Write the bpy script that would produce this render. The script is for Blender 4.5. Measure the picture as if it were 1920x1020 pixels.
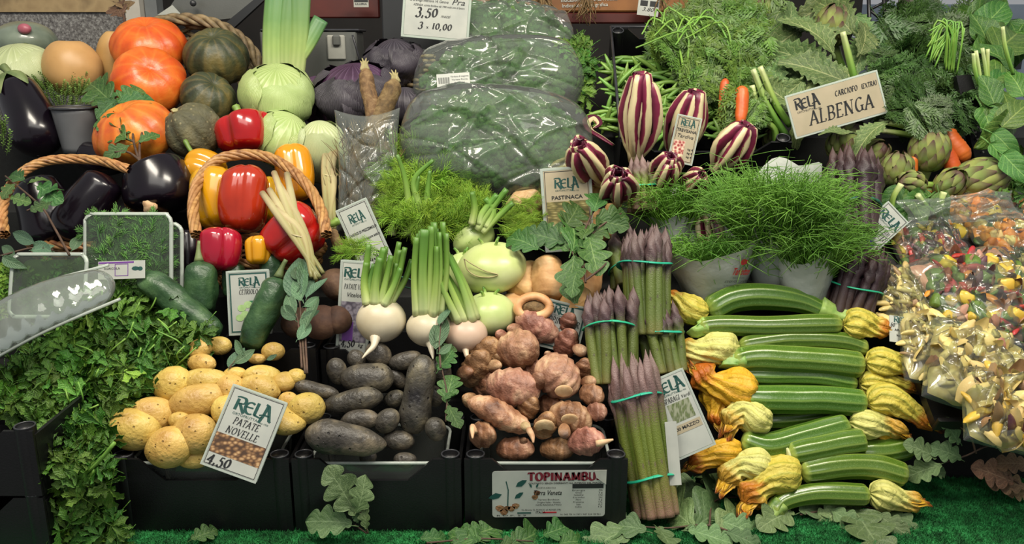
import bpy, math, random
import numpy as np
from mathutils import Vector, Matrix
for _o in list(bpy.data.objects): bpy.data.objects.remove(_o)
SC = bpy.context.scene
COL = SC.collection
# ---------------------------------------------------------------- camera, world, light, exposure
FPX = 1598.0; CAMZ = 0.83; PITCH = math.radians(15)
cd = bpy.data.cameras.new('camera'); cam = bpy.data.objects.new('camera', cd); COL.objects.link(cam)
cam.location = (0, 0, CAMZ); cam.rotation_euler = (math.radians(90) - PITCH, 0, 0)
cd.sensor_width = 36; cd.lens = FPX / 1920 * 36; cd.clip_start = .02
SC.camera = cam
w = bpy.data.worlds.new('World'); SC.world = w; w.use_nodes = True
w.node_tree.nodes['Background'].inputs[0].default_value = (.96, .97, 1, 1)
w.node_tree.nodes['Background'].inputs[1].default_value = .30
def lamp(name, loc, target, sx, sy, power, col):
    ld = bpy.data.lights.new(name, 'AREA'); ld.shape = 'RECTANGLE'; ld.size = sx; ld.size_y = sy; ld.energy = power; ld.color = col
    o = bpy.data.objects.new(name, ld); COL.objects.link(o); o.location = loc
    o.rotation_euler = (Vector(target) - Vector(loc)).to_track_quat('-Z', 'Y').to_euler(); return o
lamp('stall_lamps_and_fill', (-.75, 1.05, 2.1), (-.5, 1.8, .3), .9, .35, 30, (1, .92, .78))
lamp('stall_lamps_and_fill', (.75, 1.05, 2.1), (.6, 1.8, .3), .9, .35, 35, (1, .92, .78))
lamp('stall_lamps_and_fill', (0, .1, 2.3), (0, 1.6, .3), 2.4, .8, 21, (1, .96, .88))  # soft fill light added from the front, not a fixture of the stall
SC.view_settings.view_transform = 'Standard'; SC.view_settings.look = 'None'
SC.view_settings.exposure = 0.12; SC.view_settings.gamma = 1; SC.view_settings.use_curve_mapping = False
# ---------------------------------------------------------------- layout helpers
PI = math.pi
SLOPE = .62
def P(px, py, y):
    X = (px - 960) / FPX; U = -(py - 510) / FPX
    dy = math.cos(PITCH) + U * math.sin(PITCH); dz = -math.sin(PITCH) + U * math.cos(PITCH)
    t = y / dy
    return np.array([X * t, y, CAMZ + dz * t])
def mpp(py, y):
    U = -(py - 510) / FPX
    return y / (math.cos(PITCH) + U * math.sin(PITCH)) / FPX
def Yb(py):
    a = PITCH + math.atan((py - 510) / FPX)
    return (CAMZ - .14 + SLOPE * 1.32) / (SLOPE + math.tan(a))
def PP(px, py, dy=0): return P(px, py, Yb(py) + dy)
def mp(py, dy=0): return mpp(py, Yb(py) + dy)
def path(pts, dy=0): return [PP(p[0], p[1], dy + (p[2] if len(p) > 2 else 0)) for p in pts]
# ---------------------------------------------------------------- mesh helpers
def rot_to(d, up=(0, 0, 1)):
    d = np.array(d, float); d /= np.linalg.norm(d)
    u = np.array(up, float); u = u - d * u.dot(d)
    if np.linalg.norm(u) < 1e-4: u = np.array([1., 0, 0]) - d * d[0]
    u /= np.linalg.norm(u); return d, u, np.cross(d, u)
class MB:
    def __init__(s): s.v = []; s.q = []; s.t = []; s.uq = []; s.ut = []; s.n = 0
    def add(s, v, q=None, t=None, uq=None, ut=None):
        v = np.asarray(v, float).reshape(-1, 3); s.v.append(v)
        if q is not None and len(q):
            q = np.asarray(q, int).reshape(-1, 4); s.q.append(q + s.n)
            s.uq.append(np.zeros((len(q) * 4, 2)) if uq is None else np.asarray(uq, float).reshape(-1, 2))
        if t is not None and len(t):
            t = np.asarray(t, int).reshape(-1, 3); s.t.append(t + s.n)
            s.ut.append(np.zeros((len(t) * 3, 2)) if ut is None else np.asarray(ut, float).reshape(-1, 2))
        s.n += len(v); return s
    def join(s, o, M=None):
        v = np.concatenate(o.v)
        if M is not None:
            M = np.array(M); v = v @ M[:3, :3].T + M[:3, 3]
        k = s.n; s.v.append(v); s.n += len(v)
        s.q += [a + k for a in o.q]; s.t += [a + k for a in o.t]; s.uq += o.uq; s.ut += o.ut; return s
    def verts(s): return np.concatenate(s.v)
    def setv(s, v): s.v = [v]; return s
    def mesh(s, name, mat, off=(0, 0, 0), smooth=True):
        v = np.concatenate(s.v) - np.array(off)
        q = np.concatenate(s.q) if s.q else np.zeros((0, 4), int); t = np.concatenate(s.t) if s.t else np.zeros((0, 3), int)
        uv = np.concatenate((s.uq if s.uq else []) + (s.ut if s.ut else [])) if (s.uq or s.ut) else np.zeros((0, 2))
        me = bpy.data.meshes.new(name)
        me.vertices.add(len(v)); me.vertices.foreach_set('co', v.astype(np.float32).ravel())
        loops = np.concatenate([q.ravel(), t.ravel()]); me.loops.add(len(loops)); me.loops.foreach_set('vertex_index', loops.astype(np.int32))
        nf = len(q) + len(t); me.polygons.add(nf)
        st = np.concatenate([np.arange(len(q)) * 4, len(q) * 4 + np.arange(len(t)) * 3]).astype(np.int32)
        me.polygons.foreach_set('loop_start', st)
        me.polygons.foreach_set('use_smooth', np.full(nf, bool(smooth)))
        u = me.uv_layers.new(name='UVMap'); u.data.foreach_set('uv', uv.astype(np.float32).ravel())
        me.update(calc_edges=True); me.validate()
        if mat: me.materials.append(mat)
        return me
def sn(p, f, seed, octv=2):
    r = np.random.RandomState(seed); out = np.zeros(len(p))
    for o in range(octv):
        d = r.normal(size=(5, 3)); d /= np.linalg.norm(d, axis=1)[:, None]; ph = r.uniform(0, 6.28, 5)
        out += np.sin(p @ (d.T * f * 6.28 * 2 ** o) + ph).sum(1) / 5 * .6 ** o
    return out
def disp(mb, amp, f, seed, octv=2):
    v = mb.verts(); c = v.mean(0) * 0
    mb.setv(v + np.stack([sn(v, f, seed, octv), sn(v, f, seed + 7, octv), sn(v, f, seed + 13, octv)], 1) * amp); return mb
def cat(pts, m):
    p = np.array(pts, float); n = len(p)
    if n == 2: t = np.linspace(0, 1, m)[:, None]; return p[0] * (1 - t) + p[1] * t
    e = np.vstack([2 * p[0] - p[1], p, 2 * p[-1] - p[-2]]); out = []
    for u in np.linspace(0, n - 1, m):
        i = min(int(u), n - 2); f = u - i; a, b, c, d = e[i], e[i + 1], e[i + 2], e[i + 3]
        out.append(.5 * (2 * b + (c - a) * f + (2 * a - 5 * b + 4 * c - d) * f * f + (3 * b - a - 3 * c + d) * f ** 3))
    return np.array(out)
def sweep(pts, rad, n=12, seg=12, c0=0, c1=0, mod=None, flat=1., up=(0, 0, 1), capped=True, mb=None, twist=0):
    """tube along a path; rad = number or list of radii; c0/c1 = share of length rounded off at each end"""
    mb = mb or MB()
    t = np.linspace(0, 1, seg + 1)
    if c0 or c1: t = .5 - .5 * np.cos(t * PI) if (c0 and c1) else (1 - np.cos(t * PI / 2) if c0 else np.sin(t * PI / 2))
    P0 = cat(pts, 60 if len(pts) > 2 else 2)
    L = np.concatenate([[0], np.cumsum(np.linalg.norm(np.diff(P0, axis=0), axis=1))]); L /= max(L[-1], 1e-9)
    c = np.stack([np.interp(t, L, P0[:, k]) for k in range(3)], 1)
    if callable(rad): r = np.array([rad(x) for x in t])
    elif isinstance(rad, (list, tuple)):
        R = cat([(x, 0, 0) for x in rad], 50)[:, 0] if len(rad) > 2 else np.linspace(rad[0], rad[1], 50); r = np.interp(t, np.linspace(0, 1, 50), R)
    else: r = np.full(len(t), float(rad))
    r = np.maximum(r, 1e-5)
    if c0: r = r * np.sqrt(np.clip(1 - np.clip(1 - t / c0, 0, 1) ** 2, 0, 1))
    if c1: r = r * np.sqrt(np.clip(1 - np.clip(1 - (1 - t) / c1, 0, 1) ** 2, 0, 1))
    T = np.gradient(c, axis=0); T /= np.maximum(np.linalg.norm(T, axis=1), 1e-9)[:, None]
    _, u, _w = rot_to(T[0], up); th = np.arange(n) / n * 2 * PI
    V = []
    for i in range(len(t)):
        u = u - T[i] * u.dot(T[i]); u /= np.linalg.norm(u); b = np.cross(T[i], u)
        k = th + twist * t[i]; mm = mod(th, t[i]) if mod else 1.
        V.append(c[i] + (np.cos(k) * r[i] * mm)[:, None] * u * flat + (np.sin(k) * r[i] * mm)[:, None] * b)
    V = np.concatenate(V); m = len(t)
    i, j = np.meshgrid(np.arange(m - 1), np.arange(n), indexing='ij'); i = i.ravel(); j = j.ravel(); j2 = (j + 1) % n
    q = np.stack([i * n + j, i * n + j2, (i + 1) * n + j2, (i + 1) * n + j], 1)
    uq = np.stack([np.stack([j / n, t[i]], 1), np.stack([(j + 1) / n, t[i]], 1), np.stack([(j + 1) / n, t[i + 1]], 1), np.stack([j / n, t[i + 1]], 1)], 1)
    tr = []; ut = []
    if capped:
        V = np.vstack([V, c[0], c[-1]]); a = len(V) - 2; k = np.arange(n); k2 = (k + 1) % n; z = np.zeros(n)
        tr = np.concatenate([np.stack([z + a, k2, k], 1), np.stack([z + a + 1, (m - 1) * n + k, (m - 1) * n + k2], 1)]).astype(int)
        ut = np.concatenate([np.repeat(np.stack([k / n, z], 1), 3, 0), np.repeat(np.stack([k / n, z + 1], 1), 3, 0)])
    mb.add(V, q, tr if capped else None, uq.reshape(-1, 2), ut if capped else None); return mb
def box(c, s, R=None, mb=None, bev=0):
    mb = mb or MB(); x, y, z = np.array(s) / 2.
    if bev:
        b = bev; pts = []
        ring = [(x - b, -y), (x, -y + b), (x, y - b), (x - b, y), (-x + b, y), (-x, y - b), (-x, -y + b), (-x + b, -y)]
        ins = [(x - b, -y + b)] * 2 + [(x - b, y - b)] * 2 + [(-x + b, y - b)] * 2 + [(-x + b, -y + b)] * 2
        V = [(*p, -z) for p in ins] + [(*p, -z + b) for p in ring] + [(*p, z - b) for p in ring] + [(*p, z) for p in ins]
        V = np.array(V); q = [(k * 8 + i, k * 8 + (i + 1) % 8, k * 8 + 8 + (i + 1) % 8, k * 8 + 8 + i) for k in range(3) for i in range(8)]
        q += [(24, 26, 28, 30), (6, 4, 2, 0)]
    else:
        V = np.array([(i, j, k) for i in (-x, x) for j in (-y, y) for k in (-z, z)])
        q = [(0, 1, 3, 2), (4, 6, 7, 5), (0, 4, 5, 1), (2, 3, 7, 6), (0, 2, 6, 4), (1, 5, 7, 3)]
    if R is not None: V = V @ np.array(R).T
    mb.add(V + np.array(c), q); return mb
def prism(poly, F, d, mb=None):
    """poly 2D outline, F = (origin, xaxis, yaxis), extruded by d behind the face; fan needs ear clipping -> Blender tessellator"""
    from mathutils.geometry import tessellate_polygon
    mb = mb or MB(); o, X, Y = [np.array(a, float) for a in F]; Z = np.cross(X, Y); Z = Z / np.linalg.norm(Z); n = len(poly)
    f = np.array([o + X * p[0] + Y * p[1] for p in poly]); b = f - Z * d
    tr = np.array([list(t) for t in tessellate_polygon([[Vector((p[0], p[1], 0)) for p in poly]])])
    mb.add(np.vstack([f, b]), [(i, i + n, (i + 1) % n + n, (i + 1) % n) for i in range(n)], np.vstack([tr, tr[:, ::-1] + n])); return mb
def rrect(w_, h, r, k=4):
    out = []
    for cx, cy, a in ((w_ / 2 - r, h / 2 - r, 0), (-w_ / 2 + r, h / 2 - r, 90), (-w_ / 2 + r, -h / 2 + r, 180), (w_ / 2 - r, -h / 2 + r, 270)):
        for i in range(k + 1): q = math.radians(a + 90 * i / k); out.append((cx + r * math.cos(q), cy + r * math.sin(q)))
    return out
# ---------------------------------------------------------------- object helpers
ROOT = {}
def T(name, label, cat_, loc, group=None, kind=None):
    o = bpy.data.objects.new(name, None); COL.objects.link(o); o.location = tuple(loc); o.empty_display_size = .02
    o['label'] = label; o['category'] = cat_
    if group: o['group'] = group
    if kind: o['kind'] = kind
    ROOT[o.name] = np.array(loc, float); return o
def add(name, mb, mat, parent=None, label=None, smooth=True, kind=None):
    r = ROOT[parent.name] if parent is not None else np.zeros(3)
    o = bpy.data.objects.new(name, mb.mesh(name, mat, r, smooth)); COL.objects.link(o)
    if parent is not None: o.parent = parent; ROOT[o.name] = r
    if label: o['label'] = label
    if kind: o['kind'] = kind
    return o
def solo(name, mb, mat, label, cat_, group=None, smooth=True, kind=None):
    v = mb.verts(); lo = v.min(0); hi = v.max(0); c = np.array([(lo[0] + hi[0]) / 2, (lo[1] + hi[1]) / 2, lo[2]])
    o = bpy.data.objects.new(name, mb.mesh(name, mat, c, smooth)); COL.objects.link(o); o.location = tuple(c); ROOT[o.name] = c
    o['label'] = label; o['category'] = cat_
    if group: o['group'] = group
    if kind: o['kind'] = kind
    return o
def inst(name, me, M, parent):
    o = bpy.data.objects.new(name, me); COL.objects.link(o); o.parent = parent; r = ROOT[parent.name]
    M = Matrix(M) if not isinstance(M, Matrix) else M
    o.matrix_basis = Matrix.Translation(-Vector(r)) @ M; return o
def frame(o, d, up=(0, 0, 1), s=1.):
    """matrix whose local +Y runs along d, local +Z towards up"""
    y, z, _ = rot_to(d, up); x = np.cross(y, z); M = np.eye(4); M[:3, 0] = x * s; M[:3, 1] = y * s; M[:3, 2] = z * s; M[:3, 3] = o
    return Matrix([list(r) for r in M])
def struct(name, mb, mat, smooth=False, label=None):
    o = add(name, mb, mat, None, label, smooth, 'structure'); return o
# ---------------------------------------------------------------- materials
def hx(h, a=1):
    h = h.lstrip('#'); c = [int(h[i:i + 2], 16) / 255 for i in (0, 2, 4)]
    return tuple(x / 12.92 if x <= .04045 else ((x + .055) / 1.055) ** 2.4 for x in c) + (a,)
class NT:
    def __init__(s, name):
        s.m = bpy.data.materials.new(name); s.m.use_nodes = True; s.t = s.m.node_tree; s.b = s.t.nodes['Principled BSDF']; s.out = s.t.nodes['Material Output']; s._tc = None
    def n(s, typ, ins=None, **pr):
        nd = s.t.nodes.new('ShaderNode' + typ)
        for k, v in pr.items(): setattr(nd, k, v)
        for k, v in (ins or {}).items(): s.set(nd.inputs[k], v)
        return nd
    def set(s, sock, v):
        if isinstance(v, bpy.types.NodeSocket): s.t.links.new(v, sock)
        else: sock.default_value = v
    def co(s, k='Object'):
        s._tc = s._tc or s.n('TexCoord'); return s._tc.outputs[k]
    def noise(s, sc, det=3, vec=None, rough=.5, dist=0): return s.n('TexNoise', {'Vector': vec or s.co(), 'Scale': sc, 'Detail': det, 'Roughness': rough, 'Distortion': dist}).outputs['Fac']
    def vor(s, sc, vec=None, feat='F1', out='Distance'): return s.n('TexVoronoi', {'Vector': vec or s.co(), 'Scale': sc}, feature=feat).outputs[out]
    def ramp(s, f, stops):
        r = s.n('ValToRGB', {'Fac': f}); e = r.color_ramp.elements
        while len(e) < len(stops): e.new(.5)
        for el, (p, c) in zip(e, stops): el.position = p; el.color = hx(c) if isinstance(c, str) else (c, c, c, 1)
        return r.outputs[0]
    def mix(s, f, a, b):
        nd = s.n('Mix', data_type='RGBA'); s.set(nd.inputs['Factor'], f)
        for i, v in ((6, a), (7, b)): s.set(nd.inputs[i], hx(v) if isinstance(v, str) else v)
        return nd.outputs[2]
    def math(s, op, a, b=0., c=0.):
        nd = s.n('Math', operation=op)
        s.set(nd.inputs[0], a); s.set(nd.inputs[1], b); s.set(nd.inputs[2], c); return nd.outputs[0]
    def uv(s):
        x = s.n('SeparateXYZ', {'Vector': s.co('UV')}); return x.outputs[0], x.outputs[1]
    def scalev(s, v, sc): return s.n('Mapping', {'Vector': v, 'Scale': sc}).outputs[0]
    def vary(s, col, dv=.15, dh=.01):
        r = s.n('ObjectInfo').outputs['Random']; v = s.math('MULTIPLY_ADD', r, 2 * dv, 1 - dv); h = s.math('MULTIPLY_ADD', s.math('FRACT', s.math('MULTIPLY', r, 7.3)), 2 * dh, .5 - dh)
        return s.n('HueSaturation', {'Hue': h, 'Value': v, 'Color': col}).outputs[0]
    def bump(s, h, st=.3, d=.002): s.set(s.b.inputs['Normal'], s.n('Bump', {'Height': h, 'Strength': st, 'Distance': d}).outputs[0])
    def fin(s, col=None, rough=None, **k):
        if col is not None: s.set(s.b.inputs['Base Color'], hx(col) if isinstance(col, str) else col)
        if rough is not None: s.set(s.b.inputs['Roughness'], rough)
        for a, v in k.items(): s.set(s.b.inputs[a.replace('_', ' ')], v)
        return s.m
def simple(name, cols, sc=30, rough=.5, bump=.0, bs=None, dv=.12, dh=.01, det=4, spots=None, spec=.5, dist=0, bd=.002, sss=0, coat=0, lo=.3, hi=.7):
    k = NT(name); f = k.noise(sc, det, dist=dist)
    n = len(cols); c = k.ramp(f, [(lo + (hi - lo) * i / max(n - 1, 1), x) for i, x in enumerate(cols)]) if n > 1 else k.n('RGB').outputs[0]
    if n == 1: k.t.nodes[-1].outputs[0].default_value = hx(cols[0])
    if spots:
        s_, thr, colr = spots; d = k.vor(s_); c = k.mix(k.ramp(d, [(0, 1.), (thr * .6, 1.), (thr, 0.)]), c, colr)
    if dv: c = k.vary(c, dv, dh)
    if bump: k.bump(k.noise(bs or sc * 2, 4), bump, bd)
    kw = {}
    if coat: kw['Coat_Weight'] = coat; kw['Coat_Roughness'] = .08
    return k.fin(c, rough, Specular_IOR_Level=spec, **kw)
# ---------------------------------------------------------------- lettering: a small pen-drawn serif alphabet, built as flat strokes
def _arc(cx, cy, rx, ry, a0, a1, n=9):
    return [(cx + rx * math.cos(math.radians(a0 + (a1 - a0) * i / n)), cy + ry * math.sin(math.radians(a0 + (a1 - a0) * i / n))) for i in range(n + 1)]
def V_(x, a=0, b=1): return ('s', [(x, a), (x, b)])
def L_(*p): return ('l', list(p))
GL = {
 'A': (.74, [L_((.06, 0), (.36, 1)), L_((.36, 1), (.66, 0)), L_((.17, .34), (.55, .34)), ('f', .06, 0), ('f', .66, 0)]),
 'B': (.62, [V_(.12), L_((.12, 1), *_arc(.3, .75, .22, .25, 90, -90), (.12, .5)), L_((.12, .5), *_arc(.32, .25, .25, .25, 90, -90), (.12, 0))]),
 'C': (.66, [L_(*_arc(.38, .5, .3, .5, 50, 310, 14))]),
 'D': (.72, [V_(.12), L_((.12, 1), *_arc(.3, .5, .34, .5, 90, -90, 12), (.12, 0))]),
 'E': (.58, [V_(.12), L_((.12, 1), (.5, 1), (.5, .88)), L_((.12, .52), (.4, .52)), L_((.12, 0), (.52, 0), (.52, .14))]),
 'F': (.55, [V_(.12), L_((.12, 1), (.5, 1), (.5, .88)), L_((.12, .52), (.4, .52))]),
 'G': (.72, [L_(*_arc(.38, .5, .3, .5, 50, 320, 14)), ('s', [(.6, .05), (.6, .4)])]),
 'I': (.3, [V_(.15)]), 'L': (.56, [V_(.12), L_((.12, 0), (.5, 0), (.5, .16))]),
 'M': (.9, [('s', [(.12, 0), (.14, 1)]), L_((.14, 1), (.45, .1)), L_((.45, .1), (.76, 1)), ('s', [(.78, 0), (.76, 1)])]),
 'N': (.78, [('s', [(.12, 0), (.12, 1)]), L_((.12, 1), (.64, 0)), ('t', [(.64, 0), (.64, 1)]), ('f', .64, 1)]),
 'O': (.76, [L_(*_arc(.38, .5, .3, .5, 90, 450, 18))]),
 'P': (.6, [V_(.12), L_((.12, 1), *_arc(.3, .74, .22, .26, 90, -90), (.12, .48))]),
 'R': (.66, [V_(.12), L_((.12, 1), *_arc(.3, .75, .22, .25, 90, -90), (.12, .5)), L_((.3, .5), (.6, 0)), ('f', .6, 0)]),
 'S': (.54, [L_(*_arc(.28, .75, .18, .25, 30, 270, 8), *_arc(.27, .25, .2, .25, 90, -150, 8)[1:])]),
 'T': (.64, [V_(.32), L_((.04, .86), (.04, 1), (.6, 1), (.6, .86))]),
 'U': (.74, [('t', [(.12, 1), (.12, .3)]), L_((.12, .3), *_arc(.36, .26, .24, .26, 180, 360), (.6, 1)), ('f', .12, 1), ('f', .6, 1)]),
 'V': (.7, [L_((.06, 1), (.36, 0)), ('t', [(.36, 0), (.64, 1)]), ('f', .06, 1), ('f', .64, 1)]),
 'X': (.7, [L_((.08, 1), (.62, 0)), ('t', [(.08, 0), (.6, 1)])]),
 'Z': (.64, [L_((.08, .86), (.08, 1), (.56, 1)), L_((.56, 1), (.06, 0)), L_((.06, 0), (.58, 0), (.58, .14))]),
 '(': (.3, [L_(*_arc(.32, .5, .2, .6, 120, 240, 8))]), ')': (.3, [L_(*_arc(0, .5, .2, .6, 60, -60, 8))]),
 '0': (.62, [L_(*_arc(.31, .4, .23, .4, 90, 450, 16))]), '1': (.4, [('s', [(.2, 0), (.2, .8)])]),
 '3': (.58, [L_(*_arc(.28, .6, .2, .24, 150, -80, 9)), L_(*_arc(.27, .14, .25, .28, 80, -150, 10))]),
 '6': (.6, [L_(*_arc(.3, .28, .22, .3, 90, 450, 14)), L_((.1, .35), (.2, .8), (.45, 1))]), '9': (.6, [L_(*_arc(.3, .45, .22, .3, 90, 450, 14)), L_((.5, .4), (.4, -.05), (.15, -.25))]), '7': (.55, [L_((.08, .76), (.5, .76)), L_((.5, .76), (.2, -.2))]),
 '4': (.62, [L_((.42, -.15), (.42, .75)), L_((.42, .75), (.05, .15), (.58, .15))]),
 '5': (.58, [L_((.5, .76), (.2, .76), (.16, .42)), L_(*_arc(.26, .15, .24, .3, 110, -150, 11))]),
 ',': (.3, [L_((.14, .06), (.06, -.2))]), '-': (.4, [L_((.05, .35), (.35, .35))]), '.': (.25, [('s', [(.1, 0), (.1, .06)])]), ' ': (.35, []),
}
RELA_GL = [(0, [L_((.1, .02), (.14, .8)), L_((.02, .92), (.16, .98), (.4, .98), *_arc(.42, .76, .18, .22, 80, -80), (.22, .5)), L_((.28, .52), (.48, .18), (.66, -.08))]),
 (.62, [L_(*_arc(.36, .42, .32, .42, 60, 300, 14)), L_((.08, .45), (.5, .48))]),
 (1.22, [L_((.14, .95), (.1, .06)), L_((.1, .06), (.46, .0), (.56, .1))]),
 (1.52, [L_((.2, -.32), (.34, .3), (.42, 1.02)), L_((.3, 1.05), (.46, 1.0), (.76, -.02), (.84, -.06)), L_((.1, .18), (.34, .3), (.66, .28))])]
def pen(mb, pts, F, thick, thin, sx, shear, dz):
    o, X, Y, Z = F; p = np.array(pts, float); p = np.stack([p[:, 0] + p[:, 1] * shear, p[:, 1]], 1)
    d = np.gradient(p, axis=0); d /= np.maximum(np.linalg.norm(d, axis=1), 1e-9)[:, None]
    wd = thin + (thick - thin) * np.abs(d[:, 0] * .35 - d[:, 1] * .94) ** 1.5
    nn = np.stack([-d[:, 1], d[:, 0]], 1) * wd[:, None] / 2
    e = d * 0.02; p[0] -= e[0]; p[-1] += e[-1]
    a = (p + nn) * sx; b = (p - nn) * sx; m = len(p)
    V = np.vstack([a, b]); V = o + V[:, :1] * X + V[:, 1:] * Y + Z * dz
    mb.add(V, [(i, i + m, i + m + 1, i + 1) for i in range(m - 1)])
def glyph(mb, strokes, F, size, thick, thin, shear, x0):
    o, X, Y, Z = F; G = (o + X * x0 * size, X, Y, Z)
    for k in strokes:
        if k[0] == 'f': pen(mb, [(k[1] - .11, k[2]), (k[1] + .11, k[2])], G, .05, .05, size, shear, .0); continue
        pts = k[1]
        if k[0] == 't': pen(mb, pts, G, thin * 1.2, thin, size, shear, 0); continue
        pen(mb, pts, G, thick, thin, size, shear, 0)
        if k[0] == 's':
            for q in (pts[0], pts[-1]): pen(mb, [(q[0] - .12, q[1]), (q[0] + .12, q[1])], G, .05, .05, size, shear, 0)
def nibtext(mb, s, F, x, y, size, thick=.16, thin=.05, shear=.18, width=None, center=True):
    o, X, Y, Z = F; adv = sum(GL[c][0] + .1 for c in s) * size; kx = 1 if not width else width / adv
    x0 = x - (adv * kx / 2 if center else 0); G = (o + X * x0 + Y * y, X * kx, Y, Z); cur = 0
    for c in s: glyph(mb, GL[c][1], G, size, thick, thin, shear, cur); cur += GL[c][0] + .1
def relatext(mb, F, x, y, size, width=None):
    o, X, Y, Z = F; kx = 1 if not width else width / (2.36 * size)
    G = (o + X * (x - 2.36 * size * kx / 2) + Y * y, X * kx, Y, Z)
    for x0, st in RELA_GL:
        for k in st: pen(mb, k[1], (G[0] + G[1] * x0 * size, G[1], G[2], G[3]), .2, .09, size, 0, 0)
def sanstext(mb, s, F, x, y, size, shear=0., width=None, bold=0., center=True):
    cu = bpy.data.curves.new('lettering', 'FONT'); cu.body = s; cu.size = 1; cu.shear = shear; cu.offset = bold; cu.resolution_u = 2
    ob = bpy.data.objects.new('lettering', cu); me = ob.to_mesh(); me.calc_loop_triangles()
    v = np.zeros(len(me.vertices) * 3); me.vertices.foreach_get('co', v); v = v.reshape(-1, 3)
    t = np.zeros(len(me.loop_triangles) * 3, int); me.loop_triangles.foreach_get('vertices', t)
    if len(v):
        wd = v[:, 0].max() - v[:, 0].min(); kx = 1. if not width else width / (wd * size)
        X0 = x - (wd * size * kx / 2 if center else 0) - v[:, 0].min() * size * kx
        o, X, Y, Z = F; mb.add(o + (X0 + v[:, :1] * size * kx) * X + (y + v[:, 1:2] * size) * Y, None, t.reshape(-1, 3))
    ob.to_mesh_clear(); bpy.data.objects.remove(ob); bpy.data.curves.remove(cu)
def view_frame(px, py, y, roll, lean=18, yaw=0):
    """a board standing in the display, leaning back, turned by roll; one unit = one pixel of the photograph at that distance"""
    o = P(px, py, y); k = mpp(py, y); r = math.radians(roll); l = math.radians(lean)
    yw = math.radians(yaw); X0 = np.array([math.cos(yw), math.sin(yw), 0]); B = np.array([-math.sin(yw), math.cos(yw), 0])
    Y0 = np.array([0, 0, 1]) * math.cos(l) + B * math.sin(l)
    X = X0 * math.cos(r) + Y0 * math.sin(r); Y = -X0 * math.sin(r) + Y0 * math.cos(r); Z = np.cross(X, Y); return (o, X * k, Y * k, Z)
def Foff(F, d): return (F[0] + F[3] * d, F[1], F[2], F[3])
def quad(mb, F, x, y, w_, h, r=0, d=.0004):
    pts = rrect(w_, h, r) if r else [(w_ / 2, h / 2), (-w_ / 2, h / 2), (-w_ / 2, -h / 2), (w_ / 2, -h / 2)]
    k = np.linalg.norm(F[1]); Z = F[3]; n = len(pts)
    f = [F[0] + F[1] * (p[0] + x) + F[2] * (p[1] + y) for p in pts]; b = [q - Z * d for q in f]; c = F[0] + F[1] * x + F[2] * y
    V = np.array(f + b + [c, c - Z * d]); i = np.arange(n); j = (i + 1) % n
    mb.add(V, np.stack([i, i + n, j + n, j], 1), np.concatenate([np.stack([i, j, i * 0 + 2 * n], 1), np.stack([j + n, i + n, i * 0 + 2 * n + 1], 1)])); return mb
def ringframe(mb, F, w_, h, t, d=.001):
    for x, y, a, b in ((0, h / 2, w_ + t, t), (0, -h / 2, w_ + t, t), (-w_ / 2, 0, t, h - t), (w_ / 2, 0, t, h - t)): quad(mb, F, x, y, a, b, 0, d)
# ---------------------------------------------------------------- the materials
MT = {}
def turf():
    k = NT('turf'); c = k.ramp(k.noise(60, 5), [(.3, '#0d4a20'), (.55, '#1d7a38'), (.75, '#3da35c')]); k.bump(k.noise(400, 3), .8, .004); return k.fin(c, .8)
MT['turf'] = turf()
MT['black'] = simple('black_plastic', ['#08080a', '#0e0e10'], 20, .42, .15, 300, dv=0)
MT['blackrim'] = simple('grey_black_rim', ['#2a2b2e', '#3a3b3f'], 30, .3, dv=0)
MT['cloth'] = simple('black_cloth', ['#0b0d0c', '#121513'], 60, .85, .4, 500, dv=0)
MT['card'] = simple('white_card', ['#a4a8a1', '#b3b6ad'], 20, .4, dv=.03)
MT['cardwarm'] = simple('cream_card', ['#9c937a', '#ab9f86'], 20, .45, dv=0)
MT['cardgrey'] = simple('grey_card', ['#96978f', '#a4a49a'], 20, .45, dv=.03)
MT['ink'] = simple('black_ink', ['#15181a'], dv=0, rough=.6); MT['inkgreen'] = simple('green_ink', ['#12453f'], dv=0, rough=.6)
MT['inkred'] = simple('red_ink', ['#6e1626'], dv=0, rough=.6); MT['inkbrightred'] = simple('bright_red_ink', ['#b02430'], dv=0)
MT['inkpurple'] = simple('violet_ink', ['#6b3a8c'], dv=0); MT['inkblue'] = simple('blue_ink', ['#3b4f8c', '#5d6a9c', '#2b2536'], 40, .5, dv=0)
def clear(name, tint='#e8efe8', haze=.12, rough=.06, bump=0, bs=40, fres=1.35, dist=0):
    k = NT(name); t = k.n('BsdfTransparent', {'Color': hx(tint)}); g = k.n('BsdfGlossy', {'Color': (1, 1, 1, 1), 'Roughness': rough})
    d = k.n('BsdfDiffuse', {'Color': hx('#dfe8df')}); lw = k.n('Fresnel', {'IOR': fres})
    if bump:
        b = k.n('Bump', {'Height': k.noise(bs, 4, dist=dist), 'Strength': bump, 'Distance': .004}).outputs[0]
        for q in (g, d, lw): k.set(q.inputs['Normal'], b)
    m1 = k.n('MixShader', {0: haze, 1: t.outputs[0], 2: d.outputs[0]})
    m2 = k.n('MixShader', {0: k.math('MINIMUM', k.math('MULTIPLY_ADD', lw.outputs[0], 1.3, .01), 1.), 1: m1.outputs[0], 2: g.outputs[0]})
    k.set(k.out.inputs[0], m2.outputs[0]); return k.m
MT['clear'] = clear('clear_plastic', haze=.07); MT['film'] = clear('crinkled_film', haze=.10, bump=.9, bs=22, rough=.12, dist=1.5)
MT['sleeve'] = clear('sign_sleeve', haze=.10, rough=.15); MT['bagfilm'] = clear('green_tinted_bag_film', tint='#dcebe0', haze=.09, bump=.6, bs=9, rough=.12, dist=1.5)
MT['rimclear'] = clear('punnet_rim', haze=.42, rough=.12)
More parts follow.
